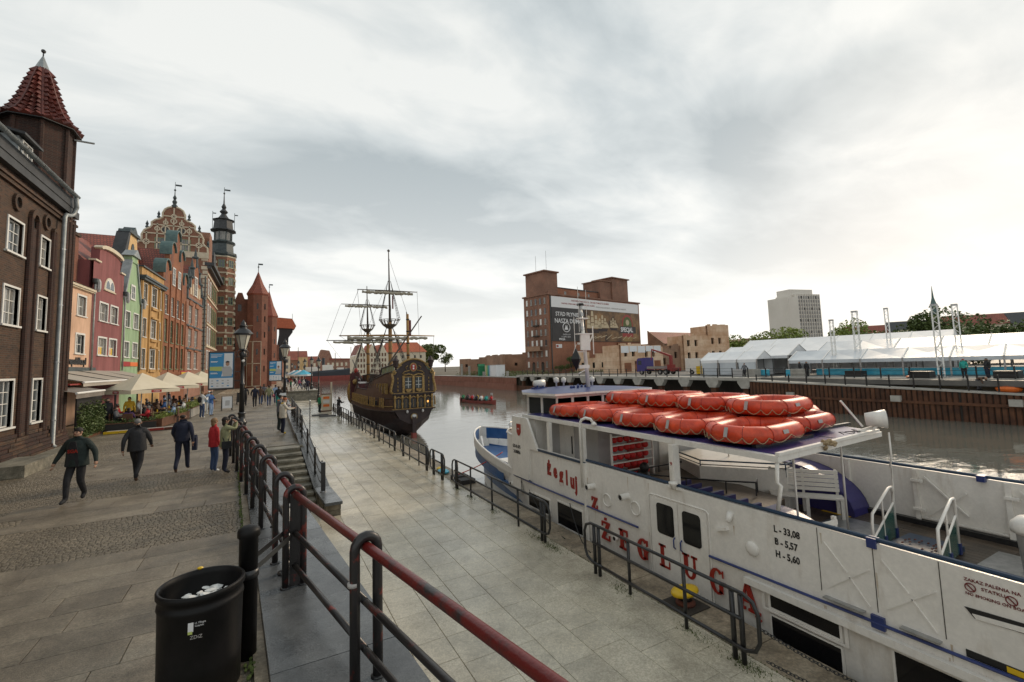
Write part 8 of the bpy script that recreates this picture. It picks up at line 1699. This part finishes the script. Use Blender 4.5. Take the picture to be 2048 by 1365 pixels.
MB().box(1.2,-1.1,5.4,6.2,-.0,5.6).box(1.2,-1.1,5.6,6.2,-1.0,6.6).build('long_balcony','brick_ruin',sd_)
MB().cyl((.7,-.15,0),(.7,-.15,18.4),.12,n=6).build('drainpipe','copper_dark',si)
bd = link('billboard', None, si, loc=(0,0,0), label='huge banner: dark with white lettering, sailing ships and a bottle label')
MB().box(1.0,-.14,7.6,36.3,-.02,18.2).build('banner_frame','board_dark',bd); MB().box(1.0,-.18,15.7,36.3,-.142,18.3).build('white_strip','poster_white',bd); MB().box(13.0,-.17,7.7,36.2,-.142,15.65).build('picture_ground','board_brown',bd)
def bt(s, x, z, size, m_='poster_white', bold=0.0, sx=1.0, al='LEFT', y=-.20): lettering(s, size, (x,y,z), (pi/2,0,0), m_, bd, 'lettering', .01, bold, al, sx)
bt('STĄD PŁYNIE', 2.3, 13.7, 1.35, bold=.02, sx=1.02); bt('NASZA DUMA', 1.9, 12.0, 1.5, bold=.02, sx=1.0)
bt('GDAŃSK 2014', 4.6, 9.1, .42); bt('1-4 LIPCA 2014', 4.0, 8.5, .5); bt('SPECJAL', 3.2, 7.9, .6, bold=.02)
bt('SPECJAL', 27.6, 10.4, 1.7, bold=.05, sx=.92)
for z, w_ in ((17.4,.6),(16.6,.5)): bt('PARTNER STREFA KIBICA - DŁUGIE POBRZEŻE GDAŃSK', 8.0 if z > 17 else 4.5, z, w_, 'letter_red', sx=1.0)
bt('WWW.ZAGLE.GDANSK.PL - ZAPRASZAMY NA NABRZEŻE', 17.5, 16.4, .5, 'label_grey')
MB().tube([(5.9+1.25*cos(a),-.2,10.95+1.1*sin(a)) for a in [2*pi*k/20 for k in range(20)]],.10,5,closed=True).build('emblem_ring','poster_white',bd); MB().prism([(5.2,10.4),(6.6,10.4),(6.3,10.9),(6.2,11.7),(5.9,11.0),(5.7,11.6),(5.5,10.9)],'y',-.2,-.16).build('emblem_ship','poster_white',bd)
def sail_ship(x, z, s, nm='printed_ship'):
    m = MB(); m.prism([(x-1.3*s,z+.3*s),(x+1.3*s,z+.3*s),(x+1.0*s,z-.2*s),(x-1.0*s,z-.2*s)],'y',-.175,-.17); m.build('printed_hull','galleon_dark',bd); m = MB()
    for k, (dx, h) in enumerate(((-.8,1.6),(-.1,2.2),(.6,1.7))):
        for j in range(3): z0_ = z+.4*s+j*h*s*.33; m.prism([(x+(dx-.36+.06*j)*s,z0_),(x+(dx+.36-.06*j)*s,z0_),(x+(dx+.30-.06*j)*s,z0_+h*s*.28),(x+(dx-.30+.06*j)*s,z0_+h*s*.28)],'y',-.176-.001*j,-.171)
    m.prism([(x+.9*s,z+.4*s),(x+1.7*s,z+.4*s),(x+.95*s,z+1.5*s)],'y',-.176,-.171); m.build(nm,'pale_sail',bd)
sail_ship(16.0,10.2,2.1); sail_ship(20.0,10.6,1.6); sail_ship(24.5,10.9,1.25)
for k in range(9): MB().beam((14+2.4*k,-.18,8.2+.22*(k%3)),(17+2.2*k,-.18,8.9+.2*(k%4)),.03,.16).build('printed_wave','pale_sail',bd)
MB().prism(arc(30.8,12.6,2.5,0,180,14,2.6)+[(28.3,9.0),(33.3,9.0)],'y',-.185,-.178).build('bottle_shoulder','letter_red',bd); MB().prism(arc(30.8,12.4,2.0,0,180,14,2.2)+[(28.8,11.9),(32.8,11.9)],'y',-.19,-.186).build('bottle_arch','leaf_dark',bd); MB().prism(arc(30.8,13.0,.8,0,360,12)[:-1],'y',-.195,-.191).build('bottle_crest','pale_sail',bd); MB().prism([(28.6,9.0),(33.0,9.0),(32.6,7.75),(29.0,7.75)],'y',-.19,-.186).build('bottle_label','gold',bd); MB().box(27.4,-.188,10.0,34.6,-.186,11.9).build('name_band','board_dark',bd)
MB().box(2.2,-.1,6.0,4.2,-.02,6.9).build('small_sign','poster_white',si); MB().box(2.35,-.11,6.2,3.0,-.101,6.7).build('sign_print','letter_red',si)
MB().box(25.8,-.35,0,26.5,-.02,7.5).build('orange_pier','board_brown' if False else 'brick_terra',si)
# lean-to ruins against the silo
t = thing('ruined_shed', 'pale crumbling plastered lean-to walls at the foot of the silo', 'ruin', (64,87.0,.5), A12); x = 0; R11 = random.Random(2)
while x < 21: w_ = R11.uniform(2.5,5); hh = R11.uniform(3.2,4.8); MB().box(x,0,0,x+w_,.5,hh).build('wall','plaster_ruin',t); MB().box(x+w_*.4,-.03,.9,x+w_*.4+.8,0,2.2).build('opening','pane_dark',t); x += w_+.02
# ---- ruins to the right
def ruin(label, x, y, rot, parts, cat='ruin'):
    t = thing('ruined_building', label, cat, (x,y,.5), rot)
    for (x0,x1,h,mm_,rows) in parts:
        holes = [(x0+.9+k*2.0, x0+1.7+k*2.0, z, z+1.3) for z in rows for k in range(int((x1-x0-1)/2.0))]
        m = MB().wall(x0,x1,0,h,holes,0,.45); m.box(x0,.5,0,x1,5,h)
        R = random.Random(int(x0*7+3)); q = x0
        while q < x1-.4: w_ = R.uniform(.4,1.4); m.box(q,0.02,h,min(q+w_,x1),.48,h+R.uniform(0,.5)); q += w_
        m.build('wall',mm_,t)
        for a, b, c, d in holes: MB().box(a,.40,c,b,.44,d).build('opening','pane_dark',t)
    return t
t = ruin('low crumbling white washed wall with small holes right of the silo', 59.0,66,.04,[(0,5.5,5.4,'plaster_ruin',(3.2,)),(5.52,11.5,5.0,'plaster_ruin',(3.0,))])
for k in range(5): MB().box(.1+k*2.2,-.03,3.9+.2*(k%2),2.1+k*2.2,-.002,5.2).build('whitewash_patch','tent_white',t)
for k in range(4): MB().box(.8+k*2.7,-.03,.3,2.6+k*2.7,-.002,2.0+.3*(k%2)).build('bare_brick_patch','brick_terra',t)
ruin('stretch of bare brick ruin behind the crane truck', 70.6,67.5,.0,[(0,3.4,4.5,'brick_ruin',(1.4,)),(3.42,6.6,5.2,'brick_ruin',(2.6,))])
t = ruin('roofless two storey ochre ruin with rows of empty windows', 76.6,66.4,-.12,[(0,6.6,7.2,'plaster_ruin',(2.4,5.0)),(6.62,12.6,9.3,'plaster_ruin',(2.6,5.4))])
for k in range(3): MB().prism(arc(1.2+k*3.2,.9,.7,0,180,8)+[(.5+k*3.2,0),(1.9+k*3.2,0)],'y',-.06,-.02).build('green_door','leaf',t)
t = thing('red_roof_shed', 'long building with a faded red roof behind the ruins', 'building', (98,92,.5), A12-.1); MB().box(0,0,0,26,8,7).build('wall','brick_ruin',t); MB().add([(0,-.4,6.8),(26,-.4,6.8),(26,5,10.5),(0,5,10.5)],[(0,1,2,3)]).build('roof','roof_rows_dull',t); MB().prism([(-.2,0),(5,0),(5,10.8),(-.2,7.0)],'x',-.4,-.02).build('gable_wall','brick_ruin',t)
t = thing('brick_barn', 'low brick hall behind the yellow green trees', 'building', (112,84,.5), -.25); MB().box(0,0,0,30,8,5.2).build('wall','brick_ruin',t); MB().prism([(0,5.2),(30,5.2),(22,7.6),(8,7.6)],'y',0,8).build('roof','brick_ruin',t)
# long ruined brick wall left of the silo
t = thing('ruined_wall', 'long roofless red brick wall with scrub in front, left of the silo', 'ruin', (50,125,.3), radians(-55)); R12 = random.Random(6)
x = 0
while x < 22: w_ = R12.uniform(2,4); MB().box(x,0,0,x+w_,.6,4.2+R12.uniform(-.2,.5)+x*.06).build('wall','brick_ruin',t); x += w_+.02
for k in range(5): MB().box(2+k*4,-.04,2.2,2.8+k*4,-.0,3.0).build('opening','pane_dark',t)
t = thing('ruined_wall', 'nearer stretch of red brick wall adjoining the silo on its left', 'ruin', (52.5,101,.3), radians(80)); x = 0
while x < 15: w_ = R12.uniform(2,4); MB().box(x,0,0,x+w_,.6,5.0+R12.uniform(-.1,.4)).build('wall','brick_ruin',t); x += w_+.02
t = thing('site_container', 'white site container beside the silo', 'container', (49.6,95.5,.2), radians(80)); MB().box(0,0,0,5.2,2.2,2.6).build('body','tent_white',t); MB().box(-.05,-.05,2.6,5.25,2.25,2.7).build('lid','pale_grey',t)
t = thing('pattern_screens', 'tall painted screens and a green hut near the water left of the silo', 'screen', (48.6,101.5,.2), radians(80))
for k, c in enumerate(('c_lblue','c_teal','poster_green','cream')): MB().box(k*1.2,0,0,k*1.2+1.0,.08,2.6).build('screen_panel',c,t)
MB().box(5.0,0,0,6.4,1.5,2.4).build('green_hut','c_dgreen',t); MB().prism([(4.9,2.4),(6.5,2.4),(5.7,3.0)],'y',-.1,1.6).build('hut_roof','c_dgreen',t)
# ---- vehicles on the far bank
tk = thing('crane_truck', 'blue cab flatbed truck with a folded dark red loading crane', 'truck', (53.5,55.2,.62), radians(-86)); 
MB().prism([(0,.7),(0,2.9),(.35,3.25),(2.2,3.35),(2.2,.7)],'y',-1.2,1.2).build('cab','truck_blue',tk); MB().box(-.02,-1.05,1.9,.02,1.05,2.8).build('windscreen','pane',tk)
for s in (-1,1): MB().box(.35,s*1.19,1.95,1.2,s*1.215,2.75).build('side_window','pane',tk); MB().box(-.04,s*.75-.18,1.05,.0,s*.75+.18,1.25).build('headlight','white_paint',tk); MB().beam((.1,s*1.2,2.5),(-.15,s*1.4,2.5),.05).box(-.2,s*1.35-.05,2.1,-.12,s*1.35+.15,2.7).build('mirror','letter_black',tk)
MB().box(-.06,-1.2,.55,.3,1.2,.95).build('bumper','truck_blue',tk); MB().box(.3,-.5,.6,8.6,.5,.85).build('chassis','letter_black',tk); MB().box(2.5,-1.2,1.0,6.6,1.2,1.15).build('flatbed','crane_red',tk); MB().box(2.5,-1.22,1.15,6.6,-1.17,1.6).box(2.5,1.17,1.15,6.6,1.22,1.6).build('side_board','steel',tk)
for x in (1.1,5.6,6.9):
    for s in (-1,1): w_ = link('wheel', None, tk, loc=(x,s*1.05,.5)); MB().cyl((0,-.14,0),(0,.14,0),.5,n=16).build('tyre','tyre',w_); MB().cyl((0,-.15,0),(0,.15,0),.26,n=12).build('rim','steel',w_)
MB().box(6.8,-.5,.85,7.9,.5,1.9).build('crane_base','crane_red',tk); MB().box(7.15,-.25,1.9,7.6,.25,3.6).build('crane_column','crane_red',tk); MB().beam((7.35,0,3.5),(5.0,0,4.3),.3,.35).build('crane_boom','crane_red',tk); MB().beam((5.0,0,4.3),(2.9,0,4.9),.24,.28).build('crane_jib','crane_red',tk); MB().beam((2.9,0,4.9),(2.7,0,2.8),.12,.12).build('crane_hook_arm','crane_red',tk); MB().box(8.0,-1.2,.6,8.6,1.2,1.3).build('rear_body','crane_red',tk)
tk.scale = (.8,.8,.8)
vn = thing('delivery_van', 'white delivery van parked beside the tents', 'van', (56.6,42.6,.62), radians(97)); MB().prism([(0,.35),(0,1.1),(.5,1.35),(1.0,2.2),(1.6,2.35),(5.2,2.35),(5.2,.35)],'y',-.95,.95).build('body','hull_white',vn); MB().prism([(.55,1.4),(.98,2.1),(1.6,2.15),(1.6,1.4)],'y',-.96,-.955).build('side_window','pane',vn); MB().add([(.5,-.85,1.37),(.5,.85,1.37),(.98,.8,2.18),(.98,-.8,2.18)],[(0,3,2,1)]).build('windscreen','pane',vn)
for x in (1.0,4.2):
    for s in (-1,1): w_ = link('wheel', None, vn, loc=(x,s*.88,.34)); MB().cyl((0,-.1,0),(0,.1,0),.34,n=14).build('tyre','tyre',w_); MB().cyl((0,-.11,0),(0,.11,0),.18,n=10).build('rim','steel',w_)
for s in (-1,1): MB().box(-.02,s*.7-.12,.8,.02,s*.7+.12,1.0).build('headlight','pale_grey',vn)
t = thing('generator', 'orange box generator between the van and the black crates', 'generator', (54.0,43.6,.62), .1); MB().box(0,0,.1,1.4,1.2,1.2).build('housing','safety_yellow',t); MB().box(.1,.1,0,1.3,1.1,.1).build('skid','letter_black',t); MB().box(.2,-.02,.5,.8,0,.9).build('grille','letter_black',t)
t = thing('equipment_rack', 'stack of black flight cases with pale edges beside the tent', 'crates', (53.0,41.4,.62), .1)
for k in range(5): MB().box(0,0,k*.34,2.0,1.0,k*.34+.31).build('flight_case','box_black',t); MB().box(-.02,-.02,k*.34+.31,2.02,1.02,k*.34+.337).build('case_edge','steel',t)
# ---- tents
def tent(label, x0, y0, L_, D_, ze, zr, rot, nb, mm_='tent_white', open_=True):
    t = thing('marquee', label, 'tent', (x0,y0,.62), rot)
    for k in range(nb):
        a, b = L_*k/nb, L_*(k+1)/nb; sag = .06
        for s, nm in ((0,'roof_panel'),(1,'roof_panel')):
            P = [(a,0 if s == 0 else D_,ze),(b,0 if s == 0 else D_,ze),(b,D_/2,zr),(a,D_/2,zr)]; c = ((a+b)/2, D_*.25 if s == 0 else D_*.75, (ze+zr)/2-sag)
            MB().add(P+[c],[(0,1,4),(1,2,4),(2,3,4),(3,0,4)] if s == 0 else [(1,0,4),(2,1,4),(3,2,4),(0,3,4)]).build(nm,mm_,t)
        MB().box(a+.06,-.01,ze-.35,b-.06,.01,ze-.0).build('valance',mm_,t)
    for k in range(nb+1):
        a = L_*k/nb; MB().box(a-.06,-.06,0,a+.06,.06,ze).box(a-.06,D_-.06,0,a+.06,D_+.06,ze).build('leg','steel',t); MB().beam((a,0,ze),(a,D_/2,zr+.03),.10,.08).beam((a,D_,ze),(a,D_/2,zr+.03),.10,.08).build('frame_beam','white_paint',t)
    for a in (0,L_): MB().add([(a,0,ze),(a,D_,ze),(a,D_/2,zr)],[(0,1,2)]).build('gable_panel',mm_,t)
    if not open_: MB().box(.08,D_-.02,0,L_-.08,D_,ze).build('back_wall','tent_white',t)
    return t
RT = radians(-78)
t = tent('white gabled marquee nearest the van', 54.5,41.4,8.5,8,2.35,3.7,RT,3,'tent_white',False); MB().box(0,1,0,.02,7,2.3).build('end_wall','tent_white',t)
t = tent('large white marquee behind the first', 64,45.5,24,11,2.9,4.9,RT,6,'tent_white',False)
t = tent('small transparent fronted marquee by the railing', 50.2,41.0,7.0,5,2.0,3.0,RT,3,'tent_white',False)
for k in range(3): MB().box(.2+2.33*k,-.005,.1,2.2+2.33*k,.005,1.9).build('clear_wall','tent_grey',t)
t = tent('long translucent grey marquee roof in the lower row', 52.0,30.6,30,5.5,1.75,2.75,radians(-80),9,'tent_grey'); t = tent('long translucent grey marquee roof in the upper row', 57.5,30.5,32,8,2.55,3.85,radians(-80),9,'tent_grey')
for (x0,y0,L_,lab) in ((53.5,28.5,22,'long blue printed barrier under the grey marquee'),(51.3,37.4,4.5,'blue printed barrier in front of the white marquee'),(51.0,30.4,1.6,'small blue printed panel at the start of the grey marquee')):
    t = thing('blue_barrier', lab, 'barrier', (x0,y0,.62), radians(-80)); MB().box(0,0,.05,L_,.12,.75).build('panel','pool_blue',t); MB().box(0,-.02,.75,L_,.14,.80).build('top_edge','white_paint',t)
for k, (x, y, c) in enumerate(((51,36,'pale_grey'),(51,34.4,'concrete'),(51.6,29.2,'concrete'),(52,24,'box_black'),(52.4,19.0,'box_black'),(50.5,18.2,'box_black'),(51.5,13.2,'box_black'))):
    tag(MB().box(x-.6,y-.7,.62,x+.6,y+.7,1.45 if k < 3 else 1.2).build('packing_case',c), ['pale packing case left of the blue panel','concrete coloured crate next to the pale case','large crate at the start of the grey marquee','black case under the grey marquee by the long blue barrier','black case beside the tall truss','dark heap of equipment by the tall truss','black case at the right under the marquee'][k],'crate')
def truss(label, x, y, h, w=.32):
    t = thing('truss_tower', label, 'truss tower', (x,y,.62), .2, 'aluminium truss towers over the marquees'); m = MB()
    for sx in (-1,1):
        for sy in (-1,1): m.cyl((sx*w/2,sy*w/2,0),(sx*w/2,sy*w/2,h),.032,n=6)
    m.build('chords','white_paint',t); m = MB(); n = int(h/.42)
    for k in range(n):
        z0_, z1_ = h*k/n, h*(k+1)/n; s = 1 if k % 2 else -1
        m.beam((-s*w/2,-w/2,z0_),(s*w/2,-w/2,z1_),.022).beam((-s*w/2,w/2,z0_),(s*w/2,w/2,z1_),.022).beam((-w/2,-s*w/2,z0_),(-w/2,s*w/2,z1_),.022).beam((w/2,-s*w/2,z0_),(w/2,s*w/2,z1_),.022)
    m.build('lacing','white_paint',t); MB().box(-w/2-.04,-w/2-.04,h,w/2+.04,w/2+.04,h+.16).build('head_block','steel',t); MB().box(-.6,-.6,0,.6,.6,.08).build('base','steel',t); return t
truss('truss tower left of the grey marquees, with reddish head',54,26.8,5.9); truss('thick truss tower at the corner of the grey marquees',55.5,25.2,6.7,.45); truss('truss tower standing behind the upper grey roof',62,25.0,7.2); truss('tallest truss tower, in front of the grey marquees',52,17.4,6.3,.4); truss('right hand truss tower behind the lower grey roof',57,17.6,6.5,.38)
# workers on the far bank
for x, y, z, k, tp, lg, hr, st, lb in ((51.0,15.6,.62,'stand','c_teal','c_black','letter_red','cap','worker in turquoise shirt and red cap on the far terrace'),(51.0,14.2,.62,'stand','c_black','c_navy','letter_black','cap','worker in black with a cap on the far terrace'),(48.9,14.2,-.25,'bent','c_brown','c_grey','hair_dark','short','man bending over on the lower far walkway'),
    (51.5,28.4,.62,'stand','c_black','c_black','hair_dark','short','dark clad person near the blue panel under the tent'),(51.8,29.3,.62,'stand','c_char','c_black','hair_dark','short','second dark clad person near the tent'),(48.2,33.4,.62,'walk','c_grey','c_black','hair_dark','short','person in grey walking behind the far railing')):
    person(lb, x, y, z, R8.uniform(160,320), k, tp, lg, 'c_black', hr, st, h=1.62, subs=0)
tag(MB().ell((48.9,12.6,-.05),(.6,.75,.32),12,6).build('orange_tarp','orange'),'orange covered bundle on the lower far walkway','bundle'); tag(MB().ell((50.9,19.2,.72),(.7,.25,.12),10,5).build('orange_float','orange'),'flat orange float on the far terrace','float'); tag(MB().ell((51.0,11.2,1.0),(.35,.35,.4),10,6).build('orange_buoy','orange'),'orange buoy at the right edge of the far terrace','buoy')
# ---- high rise
hr_ = thing('high_rise', 'white concrete high rise with a gridded grey front', 'building', (291,168,0), radians(-12))
MB().box(0,0,0,8,16,40).build('blank_wall','highrise_white',hr_)
MB().box(8.02,1,0,27,17,42).build('wall','highrise_white',hr_); MB().box(6,4,40,25,14,45.5).build('plant_room','highrise_white',hr_)
for r in range(16):
    for c in range(9): MB().box(8.7+c*2.03,.86,1.8+r*2.48,8.7+c*2.03+1.5,.98,1.8+r*2.48+1.75).build('window','highrise_grey' if (r*7+c*3)%9 else 'pane_dark',hr_)
for c in range(10): MB().box(8.2+c*2.03,.55,0,8.6+c*2.03,.99,42).build('fin','highrise_white',hr_)
# ---- apartments, spire, houses behind the trees
ap = thing('apartment_block', 'long brown and grey apartment block with a red roof on the right horizon', 'building', (150,71,0), radians(-62)); xs_ = 0
for k, (w_, hh, mm_) in enumerate(((10,10.5,'brick_ruin'),(12,11.2,'highrise_grey'),(12,11.8,'cream'),(12,11.8,'highrise_grey'),(14,12.2,'brick_gothic'),(12,12.4,'highrise_grey'),(16,12.8,'brick_gothic'))):
    MB().box(xs_,0,0,xs_+w_-.05,12,hh-2.4).build('wall',mm_,ap); MB().add([(xs_,-.5,hh-2.5),(xs_+w_-.05,-.5,hh-2.5),(xs_+w_-.05,4,hh+.4),(xs_,4,hh+.4),(xs_+w_-.05,12,hh-2.5),(xs_,12,hh-2.5)],[(0,1,2,3),(3,2,4,5),(1,4,2),(0,3,5)]).build('roof','roof_rows_dull' if k % 2 == 0 else 'roof_slate',ap)
    for f in range(3):
        for c in range(int(w_/2.2)): MB().box(xs_+.6+c*2.2,-.08,1.4+f*2.8,xs_+1.8+c*2.2,-.0,2.8+f*2.8).build('window','pane' if (c+f)%3 else 'pane_curtain',ap)
        if k % 2: MB().box(xs_+.3,-1.0,1.0+f*2.8,xs_+w_-.5,-.02,1.2+f*2.8).box(xs_+.3,-1.0,1.2+f*2.8,xs_+w_-.5,-.92,1.9+f*2.8).build('balcony','cream',ap)
    xs_ += w_
MB().box(58,2,10,64,8,16.0).build('stair_tower','brick_gothic',ap)
t = thing('church_spire', 'thin green copper church spire behind the trees', 'spire', (300,100.5,0)); MB().box(-2,-2,0,2,2,20).build('tower','cream_stone',t); MB().lathe([(2.2,20),(2.2,22.5),(1.3,22.6),(1.3,25),(2.2,25.2),(1.2,27.0),(.5,30),(.08,36)],8).build('spire','verdigris',t)
t = thing('white_house', 'pale modern house between the trees', 'house', (130,50,0), radians(-60)); MB().box(0,0,0,14,8,8).build('wall','cream',t)
for c in range(4): MB().box(1+c*3.2,-.06,4.6,2.8+c*3.2,0,6.6).build('window','pane',t)
t = thing('far_block', 'low ochre block just right of the high rise', 'building', (240,112,0), radians(-40)); MB().box(0,0,0,22,12,9).build('wall','plaster_ruin',t); MB().box(-.3,-.3,9,22.3,12.3,9.5).build('roof','roof_rows_dull',t)
for c in range(6):
    for f in range(3): MB().box(1+c*3.5,-.08,1.2+f*2.7,2.8+c*3.5,0,2.6+f*2.7).build('window','pane',t)
# ---- trees
def tree(label, x, y, h, r, m_='leaf_mid', n=2600, leaf=.42, seed=1, base=.5, group=None, cz=.62, flat=.72):
    t = thing('tree', label, 'tree', (x,y,base), 0, group); R = random.Random(seed); tm_ = MB(); th = h*(cz-.12)
    tm_.tube([(0,0,-.3),(R.uniform(-.1,.1),R.uniform(-.1,.1),th*.5),(R.uniform(-.2,.2),0,th)],[h*.028,h*.022,h*.016],7); cl = []
    for k in range(9):
        a = R.uniform(0,6.28); q = R.uniform(.25,.8)*r; z = h*cz+R.uniform(-.5,.5)*h*.5*flat; cl.append((q*cos(a),q*sin(a),z,r*R.uniform(.28,.5))); tm_.tube([(0,0,th*.8),(q*.5*cos(a),q*.5*sin(a),(th+z)/2),(q*cos(a),q*sin(a),z)],[h*.012,h*.008,h*.004],5)
    cl.append((0,0,h*cz+.22*h*flat,r*.5)); tm_.build('trunk','bark',t,True)
    def pt(R_):
        c = R_.choice(cl); 
        while True:
            v = Vector((R_.uniform(-1,1),R_.uniform(-1,1),R_.uniform(-1,1)))
            if .25 < v.length < 1: break
        v = v.normalized()*(v.length**.5)*c[3]; return (c[0]+v.x,c[1]+v.y,c[2]+v.z*.8)
    leaves('crown',m_,pt,n,leaf,t,seed); return t
tree('large dark green tree at the right end of the white granary', 69,208,14,6.5,'leaf_mid',7000,.8,11,base=.2)
tree('lower bright tree behind the dark one at the granary', 78,214,10,5,'leaf_mid',2000,.5,12,base=.2)
for k, (x, y, h, r, m_) in enumerate(((112,80,8.2,4.5,'leaf_light'),(114,73,8.4,5,'leaf_light'),(113,66,9.4,5,'leaf_light'),(115,60,6.5,4.5,'leaf_light'),(120,56,5.4,4,'leaf_mid'),(108,49.5,9.8,4.6,'leaf_light'),(104,44,7.6,4.5,'leaf_mid'),(118,52,7,4.5,'leaf_mid'),(108,39.5,9.2,4.6,'leaf_dark'),(110,36,10.8,5.2,'leaf_dark'),(106,32.5,9.4,4.6,'leaf_dark'),(102,30,6.4,4.5,'leaf_mid'),(108,27,7.6,4.6,'leaf_mid'),(106,23,9.2,5.2,'leaf_dark'),(104,17,8.6,5,'leaf_dark'),(98,38,5.6,4,'leaf_mid'),(98,33,5.6,4,'leaf_mid'))):
    tree(['first yellow green tree from the ruins','second yellow green tree from the ruins','third yellow green tree, before the high rise','low yellow green tree at the foot of the high rise','low mid green tree right of the high rise','tall light green tree behind the corner truss','mid green tree right of the tall light green one','small tree below the end of the apartment block','dark tree left of the spire','tallest dark tree below the spire','dark tree right of the spire','low tree behind the upper grey roof','mid green tree behind the right truss','broad dark tree at the right edge','dark tree beyond the right edge','low shrubby tree before the white house','low shrubby tree below the spire'][k],x,y,h*(.70 if k > 9 or k == 8 else .80 if k not in (0,1,2,5,9) else 1.0),r*1.15,m_,2400,.6,20+k,group='trees behind the marquees')
tree('young green tree growing at the foot of the silo corner', 62.0,86.3,4.6,1.6,'leaf',1400,.24,50,base=.4,cz=.5,flat=.9); tree('bush beside the young tree at the silo', 59.6,86.8,2.6,1.3,'leaf',700,.22,51,base=.4,cz=.45)
leaves('scrub','leaf_mid',lambda R:(R.uniform(48.5,58),R.uniform(84,125),.2+R.random()**2*1.1),3500,.30,None,61,kind='stuff')['label'] = 'scrub and weeds on the waste ground left of the silo'
leaves('scrub','leaf_mid',lambda R:(R.uniform(60,80),R.uniform(80,86),.5+R.random()**2*.5),1500,.25,None,62,kind='stuff')['label'] = 'weeds on the waste ground before the silo'
for k, (x, y, h) in enumerate(((47.8,118,3.2),(49.2,116,2.6),(47.6,103,1.1),(48.4,92,1.2))): tag(MB().box(x-.25,y-.25,.18,x+.25,y+.25,.18+h).build('concrete_block','concrete'),['tall pale concrete post at the left end of the ruined wall','second concrete post beside the tall one','low concrete block by the far quay','low concrete block near the container'][k],'concrete post')
# ---- granaries and houses at the river bend
gr = thing('granary', 'long cream granary with a bright orange red roof behind the galleon', 'building', (44.0,190,.2), 0)
MB().box(0,0,0,16.5,14,9.4).build('wall','cream',gr); MB().add([(-.4,-.5,9.2),(17,-.5,9.2),(14.6,6,13.6),(1.0,6,13.6),(17,14,9.2),(-.4,14,9.2)],[(0,1,2,3),(3,2,4,5),(1,4,2),(0,3,5)]).build('roof','roof_rows_orange',gr)
for c in range(6):
    for f in range(3): MB().box(1+c*2.6,-.08,1.2+f*2.7,1.7+c*2.6,0,2.4+f*2.7).build('window','pane',gr)
for k, (x, w_) in enumerate(((31.5,4.0),(35.6,4.1),(39.8,4.1))):
    t = thing('gabled_granary', ['narrow cream gabled granary, leftmost of three','middle narrow cream gabled granary','narrow cream gabled granary beside the long one'][k], 'building', (x,188,.2), 0, 'gabled granaries'); MB().prism([(0,0),(w_,0),(w_,8.2),(w_/2,12.6),(0,8.2)],'y',0,.6).build('gable_wall','cream',t); MB().add([(0,.6,8.2),(w_/2,.6,12.6),(w_/2,15,12.6),(0,15,8.2)],[(3,2,1,0)]).add([(w_,.6,8.2),(w_/2,.6,12.6),(w_/2,15,12.6),(w_,15,8.2)],[(0,1,2,3)]).build('roof','roof_rows_orange' if k else 'roof_rows_dull',t); MB().box(0,.6,0,w_,15,8.1).build('side_wall','cream',t)
    for f in range(4):
        for c in range(3): MB().box(.5+c*1.15,-.06,1.0+f*2.2,1.1+c*1.15,0,2.3+f*2.2).build('window','box_brown',t)
t = thing('red_hall', 'large red brick hall with a stepped roof left of the steamship masts', 'building', (24.5,300,.2), 0); MB().box(0,0,0,22,14,8.6).build('wall','brick_pink',t); MB().prism([(3,8.6),(12,8.6),(10,14.5),(5.5,15.2)],'y',0,8).build('gable','brick_pink',t); MB().box(22,2,0,30,12,7.4).build('wing','brick_pink',t); MB().prism([(10,8.6),(30,8.6),(30,9.3),(10,9.8)],'y',-.3,8).build('roof','roof_rows_dull',t)
for c in range(8):
    for f in range(2): MB().box(1+c*2.6,-.08,1.5+f*3.4,2.2+c*2.6,0,3.6+f*3.4).build('window','cream',t)
for k, (x, y, w_, hh) in enumerate(((12,330,10,8),(22.5,332,9,9),(50,310,14,7),(64,305,16,6))):
    t = thing('far_house', ['pale house at the far end of the river','red roofed house beside it at the far end of the river','low building behind the granaries','long low building right of the granaries'][k], 'house', (x,y,0)); MB().box(0,0,0,w_,10,hh).build('wall','brick_pink' if k % 2 else 'cream',t); MB().add([(0,-.2,hh),(w_,-.2,hh),(w_,5,hh+3.4),(0,5,hh+3.4),(w_,10,hh),(0,10,hh)],[(0,1,2,3),(3,2,4,5),(1,4,2),(0,3,5)]).build('roof','roof_rows_dull',t)
    for c in range(int(w_/2.5)): MB().box(.6+c*2.5,-.06,2,1.8+c*2.5,0,4).build('window','pane',t)
MB().box(47.2,150,.1,140,340,.18).build('waste_ground','earth',None,kind='structure')
# small blue parasols row on the far promenade, kiosks
for k, (x, y) in enumerate(((5.6,84),(5.4,89),(5.2,94),(5.0,100))):
    t = thing('quay_parasol', 'blue and white parasol on the far promenade, %s in the row' % ('first','second','third','fourth')[k], 'parasol', (x,y,0), .3, 'blue parasols on the far promenade'); MB().lathe([(1.5,2.3),(.02,3.1)],8).build('canopy','pool_blue' if k % 2 == 0 else 'tent_white',t); MB().lathe([(1.5,2.05),(1.5,2.3)],8).build('valance','poster_white',t); MB().cyl((0,0,0),(0,0,3.1),.04,n=6).build('pole','white_paint',t)
far_rail('black iron railing with pale panels at the water edge of the far promenade',[(7.05,75.2),(7.05,150)],0,30,1.05)
